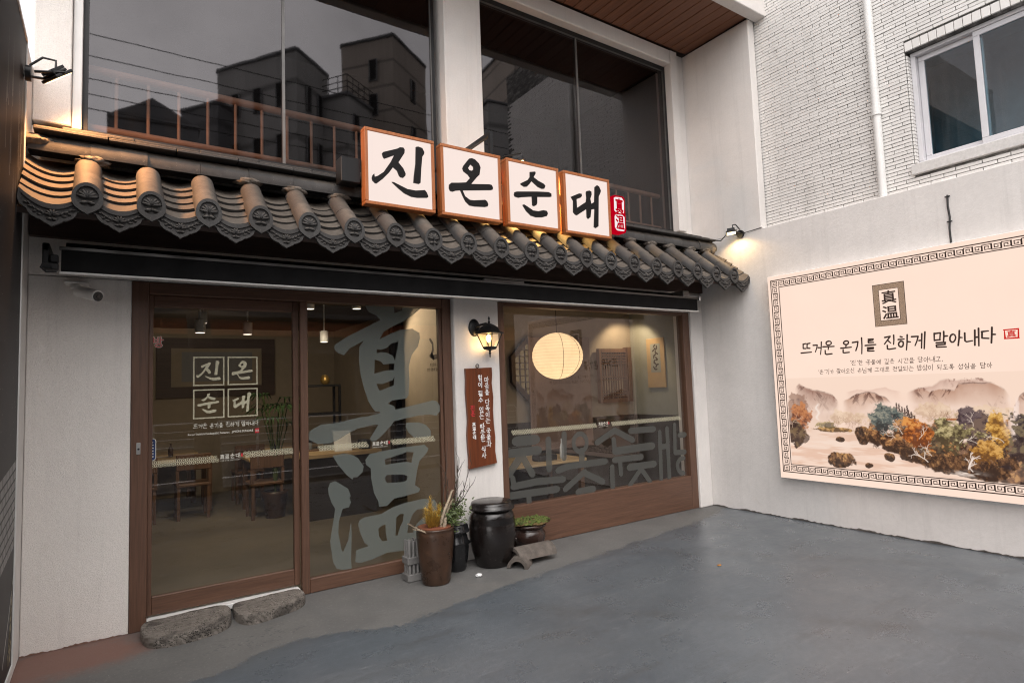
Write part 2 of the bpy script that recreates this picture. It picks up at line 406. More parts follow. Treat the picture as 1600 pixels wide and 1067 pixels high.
def stonemat():
    t = NT('pitted dark basalt step')
    v = t.coord()
    c = t.ramp(t.noise(v, 9, 9, 0.75), (0.3, (0.105, 0.092, 0.081, 1)), (0.55, (0.205, 0.182, 0.160, 1)), (0.8, (0.33, 0.30, 0.265, 1)))
    c = t.mix(t.ramp(t.noise(v, 4.2, 5, 0.6, 0.5), (0.53, (0, 0, 0)), (0.61, (0.75,) * 3)), c, (0.050, 0.044, 0.039, 1))
    vo = t.n('ShaderNodeTexVoronoi'); vo.inputs['Scale'].default_value = 75
    t.l(v, vo.inputs['Vector'])
    pit = t.ramp(vo.outputs['Distance'], (0.22, (1, 1, 1)), (0.40, (0, 0, 0)))
    pit = t.math('MULTIPLY', pit, t.ramp(t.noise(v, 12, 4), (0.42, (0, 0, 0)), (0.55, (1, 1, 1))))
    c = t.mix(t.math('MULTIPLY', pit, 0.85), c, (0.020, 0.018, 0.016, 1))
    w = t.n('ShaderNodeTexWave'); w.bands_direction = 'DIAGONAL'; w.inputs['Scale'].default_value = 14; w.inputs['Distortion'].default_value = 2.0
    t.l(v, w.inputs['Vector'])
    h = t.math('SUBTRACT', t.math('ADD', t.math('MULTIPLY', w.outputs['Fac'], 0.5), t.noise(v, 70, 6, 0.75)), t.math('MULTIPLY', pit, 1.3))
    return t.bsdf(c, 0.85, 0, t.bump(h, 0.9, 0.010), 0.3)
M['stone'] = stonemat()
M['grey_plastic'] = plain('pale grey moulded rack', (0.155, 0.15, 0.145, 1), 0.7, 0, 0.3)
M['clear_tube'] = plain('milky plastic tube', (0.19, 0.185, 0.18, 1), 0.3, 0, 0.2)
M['moss'] = plain('green moss', (0.075, 0.095, 0.018, 1), 0.95, 0, 0.6, 22, 0.8, 120)
M['moss_brown'] = plain('brown moss base', (0.13, 0.085, 0.03, 1), 0.95, 0, 0.5, 30, 0.8, 120)
M['leaf'] = plain('small green leaf', (0.060, 0.085, 0.022, 1), 0.6, 0, 0.5, 30)
M['dry_yellow'] = plain('dried yellow flower', (0.46, 0.29, 0.050, 1), 0.9, 0, 0.4, 30)
M['pampas'] = plain('dried pale plume', (0.36, 0.29, 0.21, 1), 0.95, 0, 0.25, 30, 0.6, 200)
M['twig'] = plain('dark bare twig', (0.055, 0.042, 0.032, 1), 0.9, 0, 0.3)
M['bark'] = plain('grey brown bark', (0.075, 0.06, 0.048, 1), 0.95, 0, 0.4, 9, 0.9, 30)
M['palm'] = plain('glossy palm leaf', (0.035, 0.07, 0.022, 1), 0.4, 0, 0.4, 12)
M['int_beige'] = plain('warm beige interior paint', (0.28, 0.23, 0.175, 1), 0.85, 0, 0.06)
M['int_grey'] = plain('pale grey green interior paint', (0.27, 0.265, 0.23, 1), 0.85, 0, 0.06)
M['int_dark'] = plain('dark brown wainscot', (0.035, 0.026, 0.020, 1), 0.7)
M['int_floor'] = plain('brown grey interior floor', (0.15, 0.128, 0.098, 1), 0.4, 0, 0.15, 2)
M['int_ceil'] = plain('dark brown ceiling', (0.06, 0.045, 0.035, 1), 0.85)
M['table_wood'] = wood('pale table wood', (0.46, 0.32, 0.17, 1), 'x', 0.4)
M['chair_wood'] = wood('brown chair wood', (0.11, 0.055, 0.028, 1), 'z', 0.5)
M['rail_wood'] = plain('tan painted handrail', (0.60, 0.44, 0.33, 1), 0.5, 0, 0.2, 5)
M['paperish'] = plain('old scroll paper', (0.40, 0.27, 0.14, 1), 0.9, 0, 0.1)
M['banner'] = plain('dusky brown cloth', (0.155, 0.108, 0.090, 1), 0.95, 0, 0.1)
M['gold'] = plain('gilt pot', (0.35, 0.22, 0.06, 1), 0.35, 0.6, 0.3)
M['bld_grey'] = None
def bldmat(name, col, gap):
    t = NT(name)
    w = t.n('ShaderNodeTexWave'); w.bands_direction = 'Z'; w.inputs['Scale'].default_value = 0.314 / gap
    t.l(t.coord(), w.inputs['Vector'])
    c = t.ramp(t.noise(t.coord((1, 1, 0.3)), 0.4, 6), (0.3, sc(col, 0.85)), (0.7, sc(col, 1.1)))
    c = t.mix(t.ramp(w.outputs['Fac'], (0.0, (0.8,) * 3), (0.06, (0, 0, 0))), c, sc(col, 0.35))
    c = t.mix(t.ramp(t.noise(t.coord((2, 2, 0.15)), 1.5, 6), (0.5, (0, 0, 0)), (0.8, (0.5,) * 3)), c, sc(col, 0.6))
    return t.bsdf(c, 0.85)
M['bld_grey'] = bldmat('grey apartment render', (0.46, 0.45, 0.44, 1), 2.8)
M['bld_beige'] = bldmat('beige panel cladding', (0.46, 0.40, 0.35, 1), 1.4)
M['shop_dark'] = plain('dark shop wall', (0.055, 0.048, 0.043, 1), 0.8, 0, 0.4, 1.2)
M['bld_dark'] = bldmat('dark grey render', (0.22, 0.22, 0.23, 1), 3.0)
M['orange'] = plain('orange shop fascia', (0.45, 0.12, 0.03, 1), 0.6)
M['panel_black'] = plain('black printed panel', (0.020, 0.018, 0.018, 1), 0.5, 0, 0.35, 3, 0, 80, 0.25)
M['panel_grey'] = plain('grey print', (0.16, 0.155, 0.15, 1), 0.4, 0, 0.3, 12)
M['panel_white'] = plain('white print', (0.62, 0.6, 0.58, 1), 0.4)
M['panel_gold'] = plain('straw coloured print', (0.38, 0.31, 0.18, 1), 0.5, 0, 0.4, 60)
M['paper_white'] = plain('crumpled white paper', (0.75, 0.75, 0.75, 1), 0.9)
M['brand_emblem'] = plain('speckled brown print', (0.34, 0.24, 0.165, 1), 0.8, 0, 0.6, 190)
# ------------------------------------------------------------ mesh builder and object helpers
WLOC = {}

class MB:
    def __init__(s):
        s.v = []; s.f = []; s.sm = []
    def add(s, vs, fs, smooth=False):
        b = len(s.v)
        s.v += [tuple(p) for p in vs]
        s.f += [tuple(i + b for i in f) for f in fs]
        s.sm += [smooth] * len(fs)
        return s
    def box(s, x0, x1, y0, y1, z0, z1, ch=0.0):
        if ch <= 0:
            vs = [(x, y, z) for x in (x0, x1) for y in (y0, y1) for z in (z0, z1)]
            return s.add(vs, [(0, 1, 3, 2), (4, 6, 7, 5), (0, 4, 5, 1), (2, 3, 7, 6), (0, 2, 6, 4), (1, 5, 7, 3)])
        c = min(ch, (x1 - x0) * .45, (y1 - y0) * .45, (z1 - z0) * .45)
        X, Y, Z = (x0, x1), (y0, y1), (z0, z1)
        vs = []; ix = {}
        for i in (0, 1):
            for j in (0, 1):
                for k in (0, 1):
                    sx, sy, sz = (1 if i == 0 else -1), (1 if j == 0 else -1), (1 if k == 0 else -1)
                    p = (X[i], Y[j], Z[k])
                    for a in range(3):
                        q = [p[0] + sx * c, p[1] + sy * c, p[2] + sz * c]
                        q[a] = p[a]
                        ix[i, j, k, a] = len(vs); vs.append(tuple(q))
        fs = []
        for a in range(3):
            o = [q for q in range(3) if q != a]
            for e in (0, 1):
                cyc = []
                for (m, n) in ((0, 0), (1, 0), (1, 1), (0, 1)):
                    t = [0, 0, 0]; t[a] = e; t[o[0]] = m; t[o[1]] = n
                    cyc.append(ix[t[0], t[1], t[2], a])
                fs.append(tuple(cyc))
        for a in range(3):
            o = [q for q in range(3) if q != a]
            for m in (0, 1):
                for n in (0, 1):
                    t0 = [0, 0, 0]; t1 = [0, 0, 0]
                    t0[o[0]] = t1[o[0]] = m; t0[o[1]] = t1[o[1]] = n; t0[a] = 0; t1[a] = 1
                    fs.append((ix[(*t0, o[0])], ix[(*t1, o[0])], ix[(*t1, o[1])], ix[(*t0, o[1])]))
        for i in (0, 1):
            for j in (0, 1):
                for k in (0, 1):
                    fs.append((ix[i, j, k, 0], ix[i, j, k, 1], ix[i, j, k, 2]))
        return s.add(vs, fs)
    def tube(s, path, r, n=8, caps=True, smooth=True):
        path = [Vector(p) for p in path]
        rs = r if isinstance(r, (list, tuple)) else [r] * len(path)
        vs = []; fs = []
        up = None
        for i, p in enumerate(path):
            d = (path[min(i + 1, len(path) - 1)] - path[max(i - 1, 0)])
            d.normalize()
            if up is None:
                up = d.orthogonal().normalized()
            else:
                up = (up - d * up.dot(d))
                up = up.normalized() if up.length > 1e-6 else d.orthogonal().normalized()
            w = d.cross(up)
            for k in range(n):
                a = 2 * PI * k / n
                vs.append(p + (up * math.cos(a) + w * math.sin(a)) * rs[i])
        for i in range(len(path) - 1):
            for k in range(n):
                k2 = (k + 1) % n
                fs.append((i * n + k, i * n + k2, (i + 1) * n + k2, (i + 1) * n + k))
        s.add(vs, fs, smooth)
        if caps:
            s.add(vs[:n], [tuple(range(n))[::-1]]); s.add(vs[-n:], [tuple(range(n))])
        return s
    def lathe(s, prof, cx=0, cy=0, cz=0, n=32, smooth=True, rot=None, jit=0.0):
        vs = []; fs = []
        for r, z in prof:
            for k in range(n):
                a = 2 * PI * k / n
                rr = r * (1 + jit * math.sin(3 * a + z * 9))
                p = Vector((rr * math.cos(a), rr * math.sin(a), z))
                if rot is not None:
                    p = rot @ p
                vs.append((p.x + cx, p.y + cy, p.z + cz))
        m = len(prof)
        for i in range(m - 1):
            for k in range(n):
                k2 = (k + 1) % n
                fs.append((i * n + k, i * n + k2, (i + 1) * n + k2, (i + 1) * n + k))
        s.add(vs, fs, smooth)
        if prof[0][0] > 1e-5:
            s.add(vs[:n], [tuple(range(n))[::-1]])
        if prof[-1][0] > 1e-5:
            s.add(vs[-n:], [tuple(range(n))])
        return s
    def dome(s, c, ax, rx, ry, h, nrm, n=10, rings=3):
        """half ellipsoid bump lying on a plane: ax = long axis in the plane, nrm = outward"""
        c = Vector(c); ax = Vector(ax).normalized(); nrm = Vector(nrm).normalized(); bx = nrm.cross(ax)
        vs = []; fs = []
        for i in range(rings):
            t = i / rings * PI / 2
            for k in range(n):
                a = 2 * PI * k / n
                vs.append(c + ax * (rx * math.cos(t) * math.cos(a)) + bx * (ry * math.cos(t) * math.sin(a)) + nrm * (h * math.sin(t)))
        vs.append(c + nrm * h)
        for i in range(rings - 1):
            for k in range(n):
                k2 = (k + 1) % n
                fs.append((i * n + k, i * n + k2, (i + 1) * n + k2, (i + 1) * n + k))
        for k in range(n):
            fs.append(((rings - 1) * n + k, (rings - 1) * n + (k + 1) % n, len(vs) - 1))
        return s.add(vs, fs, True)
    def flat(s, tris, mapf, depth=0.0):
        """tris = (verts2d, faces); mapf(u,v,d)->xyz; front at d=depth, sides down to d=0"""
        v2, fs = tris
        s.add([mapf(a, b, depth) for a, b in v2], fs)
        if depth:
            cnt = {}
            for f in fs:
                for i in range(len(f)):
                    e = (f[i], f[(i + 1) % len(f)])
                    k = (min(e), max(e))
                    cnt[k] = None if k in cnt else e
            for e in cnt.values():
                if e:
                    a, b = v2[e[0]], v2[e[1]]
                    s.add([mapf(*a, depth), mapf(*b, depth), mapf(*b, 0), mapf(*a, 0)], [(0, 1, 2, 3)])
        return s
    def quad(s, a, b, c, d):
        return s.add([a, b, c, d], [(0, 1, 2, 3)])
    def mesh(s, name, off=(0, 0, 0), recalc=True):
        me = bpy.data.meshes.new(name)
        me.from_pydata([(p[0] - off[0], p[1] - off[1], p[2] - off[2]) for p in s.v], [], s.f)
        me.polygons.foreach_set('use_smooth', s.sm)
        if recalc:
            bm = bmesh.new(); bm.from_mesh(me)
            bmesh.ops.recalc_face_normals(bm, faces=bm.faces)
            bm.to_mesh(me); bm.free()
        me.update()
        return me

def link(o, parent=None, wl=(0, 0, 0)):
    COL.objects.link(o)
    WLOC[o.name] = tuple(wl)
    if parent is not None:
        o.parent = parent
    return o

def tag(o, label=None, cat=None, group=None, kind=None):
    if label: o['label'] = label
    if cat: o['category'] = cat
    if group: o['group'] = group
    if kind: o['kind'] = kind
    return o

def thing(name, label, cat, loc=(0, 0, 0), group=None):
    o = bpy.data.objects.new(name, None)
    o.empty_display_size = 0.1
    link(o, None, loc)
    o.location = loc
    return tag(o, label, cat, group)

def part(name, mb, mat, parent=None, recalc=True, kind=None, label=None):
    w = WLOC[parent.name] if parent is not None else (0, 0, 0)
    me = mb.mesh(name, w, recalc)
    mats = mat if isinstance(mat, (list, tuple)) else [mat]
    for m in mats:
        me.materials.append(m)
    o = bpy.data.objects.new(name, me)
    link(o, parent, w)
    if kind: o['kind'] = kind
    if label: o['label'] = label
    return o

def solo(name, mb, mat, label, cat, group=None, kind=None):
    """a thing that is one mesh, its origin at the middle of its base"""
    xs = [p[0] for p in mb.v]; ys = [p[1] for p in mb.v]; zs = [p[2] for p in mb.v]
    off = ((min(xs) + max(xs)) / 2, (min(ys) + max(ys)) / 2, min(zs))
    me = mb.mesh(name, off)
    me.materials.append(mat)
    o = bpy.data.objects.new(name, me)
    link(o, None, off)
    o.location = off
    return tag(o, label, cat, group, kind)

def inst(name, me, pos, parent):
    w = WLOC[parent.name]
    o = bpy.data.objects.new(name, me)
    link(o, parent, pos)
    o.location = (pos[0] - w[0], pos[1] - w[1], pos[2] - w[2])
    return o

def shared(name, mb, mat):
    me = mb.mesh(name); me.materials.append(mat)
    return me

def lamp(name, typ, pos, power, color, parent=None, target=None, size=0.05, spot=None, blend=0.5):
    d = bpy.data.lights.new(name, typ)
    d.energy = power; d.color = color
    if typ == 'AREA':
        d.size = size
    else:
        d.shadow_soft_size = size
    if typ == 'SPOT':
        d.spot_size = math.radians(spot); d.spot_blend = blend
    o = bpy.data.objects.new(name, d)
    link(o, parent, pos)
    w = WLOC[parent.name] if parent is not None else (0, 0, 0)
    o.location = (pos[0] - w[0], pos[1] - w[1], pos[2] - w[2])
    if target is not None:
        o.rotation_euler = (Vector(pos) - Vector(target)).to_track_quat('Z', 'Y').to_euler()
    return o

# planes for flat work: F faces the viewer in front of the shop, R lies on the right wall, L on the left wall
def PF(y): return lambda u, v, d=0: (u, y - d, v)
def PR(x): return lambda u, v, d=0: (x - d, -u, v)
def PL(x): return lambda u, v, d=0: (x + d, u, v)

# ------------------------------------------------------------ 2-D shapes, brush lettering
def union(shapes):
    vs = []; fs = []; own = []
    for i, sh in enumerate(shapes):
        outer, holes = (sh[0], sh[1]) if hasattr(sh[0][0], '__len__') else (sh, [])
        for h, ring in [(False, outer)] + [(True, r) for r in holes]:
            b = len(vs)
            if sum(p[0] * q[1] - p[1] * q[0] for p, q in zip(ring, list(ring[1:]) + [ring[0]])) < 0:
                ring = ring[::-1]
            vs += [Vector((p[0], p[1])) for p in ring]
            fs.append(list(range(b, len(vs)))); own.append((i, h))
    r = delaunay_2d_cdt(vs, [], fs, 1, 1e-6)
    keep = []
    for f, of in zip(r[2], r[5]):
        ins = {}
        for k in of:
            i, h = own[k]
            ins[i] = ins.get(i, 0) | (2 if h else 1)
        if any(x == 1 for x in ins.values()):
            a, b, c = (r[0][q] for q in f[:3])
            keep.append(tuple(f) if (b - a).cross(c - a) > 0 else tuple(f)[::-1])
    return ([(p.x, p.y) for p in r[0]], keep)

def brush(pts, w, taper=(0.75, 1.0)):
    """one brush stroke as overlapping convex pieces"""
    P = [Vector((p[0], p[1])) for p in pts]
    n = len(P) - 1
    wd = lambda i: w * .5 * (taper[0] + (taper[1] - taper[0]) * i / max(1, n))
    out = []
    for i in range(n):
        d = P[i + 1] - P[i]
        if d.length < 1e-7: continue
        d.normalize(); nn = Vector((-d.y, d.x))
        q = [P[i] + nn * wd(i), P[i] - nn * wd(i), P[i + 1] - nn * wd(i + 1), P[i + 1] + nn * wd(i + 1)]
        out.append([(a.x, a.y) for a in q])
    for i, p in enumerate(P):
        a0 = .35
        out.append([(p.x + wd(i) * math.cos(a0 + 2 * PI * k / 8), p.y + wd(i) * (.98 if 0 < i < n else .9) * math.sin(a0 + 2 * PI * k / 8)) for k in range(8)])
    return out

def seg(a, b):
    return [a, b]
_C = [(0.5 + 0.42 * math.cos(PI / 2 + 2 * PI * k / 9), 0.48 + 0.46 * math.sin(PI / 2 + 2 * PI * k / 9)) for k in range(10)]
J = {
 'ㄱ': [[(0.05, .9), (.9, .92), (.78, .45), (.55, 0)]],
 'ㄴ': [[(.1, 1), (.12, .25), (.3, .12), (1, .2)]],
 'ㄷ': [[(.05, .9), (.92, .95)], [(.1, .9), (.12, .2), (1, .15)]],
 'ㄹ': [[(.05, .95), (.9, .97), (.85, .6)], [(.1, .55), (.9, .6)], [(.1, .55), (.1, .1), (1, .1)]],
 'ㅁ': [[(.1, .95), (.15, .05)], [(.1, .92), (.9, .95), (.85, .05)], [(.15, .08), (.9, .1)]],
 'ㅂ': [[(.1, 1), (.12, .05)], [(.88, 1), (.86, .05)], [(.12, .55), (.86, .58)], [(.12, .08), (.86, .1)]],
 'ㅅ': [[(.55, 1), (.4, .5), (0, .02)], [(.48, .6), (.75, .3), (1, .05)]],
 'ㅇ': [_C],
 'ㅈ': [[(.05, .92), (.9, .97), (.5, .5), (0, 0)], [(.5, .52), (.75, .25), (1, .02)]],
 'ㅊ': [[(.4, 1.1), (.65, 1.0)], [(.05, .82), (.92, .86), (.5, .42), (0, -.02)], [(.5, .45), (1, 0)]],
 'ㅋ': [[(0.05, .9), (.9, .92), (.78, .45), (.5, 0)], [(.1, .5), (.8, .55)]],
 'ㅌ': [[(.05, .95), (.92, .97)], [(.1, .52), (.85, .55)], [(.1, .95), (.12, .1), (1, .1)]],
 'ㅍ': [[(.05, .92), (.95, .95)], [(.3, .9), (.35, .1)], [(.7, .9), (.65, .1)], [(0, .05), (1, .1)]],
 'ㅎ': [[(.35, 1.12), (.65, 1.05)], [(.05, .82), (.95, .86)], [(0.5 + 0.36 * math.cos(PI / 2 + 2 * PI * k / 8), 0.32 + 0.32 * math.sin(PI / 2 + 2 * PI * k / 8)) for k in range(9)]],
}
for d, b in (('ㄲ', 'ㄱ'), ('ㄸ', 'ㄷ'), ('ㅃ', 'ㅂ'), ('ㅆ', 'ㅅ'), ('ㅉ', 'ㅈ')):
    J[d] = [[(x * .46, y) for x, y in st] for st in J[b]] + [[(.52 + x * .48, y) for x, y in st] for st in J[b]]
CHO = 'ㄱㄲㄴㄷㄸㄹㅁㅂㅃㅅㅆㅇㅈㅉㅊㅋㅌㅍㅎ'
JUNG = 'ㅏㅐㅑㅒㅓㅔㅕㅖㅗㅘㅙㅚㅛㅜㅝㅞㅟㅠㅡㅢㅣ'
JONG = ['', 'ㄱ', 'ㄲ', 'ㄳ', 'ㄴ', 'ㄵ', 'ㄶ', 'ㄷ', 'ㄹ', 'ㄺ', 'ㄻ', 'ㄼ', 'ㄽ', 'ㄾ', 'ㄿ', 'ㅀ', 'ㅁ', 'ㅂ', 'ㅄ', 'ㅅ', 'ㅆ', 'ㅇ', 'ㅈ', 'ㅊ', 'ㅋ', 'ㅌ', 'ㅍ', 'ㅎ']
V1 = [(.35, 1.05), (.38, .5), (.34, -.05)]
VV = {'ㅣ': [[(.5, 1.05), (.52, .5), (.46, -.08)]],
 'ㅏ': [V1, [(.38, .55), (.95, .52)]], 'ㅑ': [V1, [(.38, .68), (.9, .68)], [(.38, .4), (.9, .4)]],
 'ㅓ': [[(.75, 1.05), (.76, .5), (.7, -.05)], [(.05, .55), (.75, .55)]], 'ㅕ': [[(.75, 1.05), (.76, .5), (.7, -.05)], [(.05, .68), (.75, .68)], [(.05, .4), (.75, .4)]],
 'ㅐ': [[(.25, .95), (.26, .0)], [(.8, 1.05), (.8, -.05)], [(.26, .52), (.8, .5)]],
 'ㅔ': [[(.4, .95), (.42, .0)], [(.85, 1.05), (.84, -.05)], [(.0, .52), (.42, .52)]]}
VH = {'ㅡ': [[(0, .45), (1, .55)]], 'ㅗ': [[(.5, 1), (.48, .3)], [(0, .22), (1, .32)]], 'ㅛ': [[(.35, 1), (.35, .3)], [(.65, 1), (.65, .3)], [(0, .22), (1, .32)]],
 'ㅜ': [[(0, .75), (1, .82)], [(.5, .75), (.5, 0)]], 'ㅠ': [[(0, .75), (1, .82)], [(.33, .75), (.3, 0)], [(.68, .75), (.68, 0)]]}
COMP = {'ㅘ': 'ㅗㅏ', 'ㅙ': 'ㅗㅐ', 'ㅚ': 'ㅗㅣ', 'ㅝ': 'ㅜㅓ', 'ㅞ': 'ㅜㅔ', 'ㅟ': 'ㅜㅣ', 'ㅢ': 'ㅡㅣ'}

def syllable(ch):
    """list of strokes in the unit square"""
    k = ord(ch) - 0xAC00
    if ch in "'’‘,":
        return [[(.3, 1.0), (.25, .8)]] if ch != ',' else [[(.2, .15), (.12, -.05)]]
    c, v, f = CHO[k // 588], JUNG[(k % 588) // 28], JONG[k % 28]
    out = []
    def put(sts, x0, y0, x1, y1):
        for st in sts:
            out.append([(x0 + (x1 - x0) * p[0], y0 + (y1 - y0) * p[1]) for p in st])
    if v in VV:
        if f:
            put(J[c], .02, .46, .56, .98); put(VV[v], .58, .42, 1.0, 1.0); put(J[f], .18, .0, .92, .34)
        else:
            put(J[c], .02, .2, .55, .85); put(VV[v], .58, .02, 1.02, 1.0)
    elif v in VH:
        if f:
            put(J[c], .22, .68, .78, 1.0); put(VH[v], .0, .38, 1.0, .64); put(J[f], .18, .0, .84, .32)
        else:
            put(J[c], .15, .5, .85, .98); put(VH[v], .0, .05, 1.0, .46)
    else:
        a, b = COMP[v]
        if f:
            put(J[c], .05, .66, .5, .98); put(VH[a], .0, .4, .62, .64); put(VV[b], .6, .4, 1.0, 1.0); put(J[f], .18, .0, .9, .33)
        else:
            put(J[c], .02, .5, .52, .92); put(VH[a], .0, .12, .66, .46); put(VV[b], .6, .0, 1.02, 1.0)
    return out

def hangul(text, h, w=0.1, adv=1.05, jit=0.03, space=0.45, slant=0.0, vertical=False, step=1.1):
    """brush lettering: list of tri meshes per syllable, total length"""
    res = []; x = 0.0; y = 0.0
    r = random.Random(sum(map(ord, text)))
    for ch in text:
        if ch == ' ':
            if vertical: y -= space * h
            else: x += space * h
            continue
        sz = h * (1 + r.uniform(-jit, jit) * 2)
        a = r.uniform(-jit, jit)
        dy = r.uniform(-jit, jit) * h
        sh = []
        for st in syllable(ch):
            pts = []
            for px, py in st:
                px += r.uniform(-.012, .012); py += r.uniform(-.012, .012)
                qx = (px - .5) * sz * 0.92; qy = (py - .5) * sz
                qx, qy = qx * math.cos(a) - qy * math.sin(a) + slant * qy, qx * math.sin(a) + qy * math.cos(a)
                pts.append((x + qx + .5 * h, y + qy + .5 * h + dy))
            sh += brush(pts, w * h, (1.0, r.uniform(.65, .95)))
        small = ch in "'’‘,"
        res.append(union(sh))
        if vertical: y -= h * step
        else: x += h * (0.4 if small else adv)
    return res, (x, -y)

_fonts = {}
def noto(text, offset=0.0):
    """vector type from the built-in font as (verts2d, faces), scaled to unit height"""
    c = bpy.data.curves.new('lettering', 'FONT')
    c.body = text; c.resolution_u = 3; c.offset = offset
    o = bpy.data.objects.new('lettering', c)
    COL.objects.link(o)
    dg = bpy.context.evaluated_depsgraph_get()
    me = bpy.data.meshes.new_from_object(o.evaluated_get(dg))
    v = [(p.co.x, p.co.y) for p in me.vertices]
    f = [tuple(p.vertices) for p in me.polygons]
    bpy.data.objects.remove(o); bpy.data.curves.remove(c); bpy.data.meshes.remove(me)
    return v, f

def fit(tri, x0, y0, x1, y1, keep=False):
    v, f = tri
    a = min(p[0] for p in v); b = max(p[0] for p in v); c = min(p[1] for p in v); d = max(p[1] for p in v)
    sx = (x1 - x0) / (b - a); sy = (y1 - y0) / (d - c)
    return [(x0 + (p[0] - a) * sx, y0 + (p[1] - c) * sy) for p in v], f

def rect(x0, y0, x1, y1):
    return [(x0, y0), (x1, y0), (x1, y1), (x0, y1)]

def rectring(x0, y0, x1, y1, t):
    return [rect(x0, y0, x1, y0 + t), rect(x0, y1 - t, x1, y1), rect(x0, y0 + t, x0 + t, y1 - t), rect(x1 - t, y0 + t, x1, y1 - t)]

def polys(mb, lst, mapf, d=0.0):
    for p in lst:
        mb.add([mapf(a, b, d) for a, b in p], [tuple(range(len(p)))])
    return mb
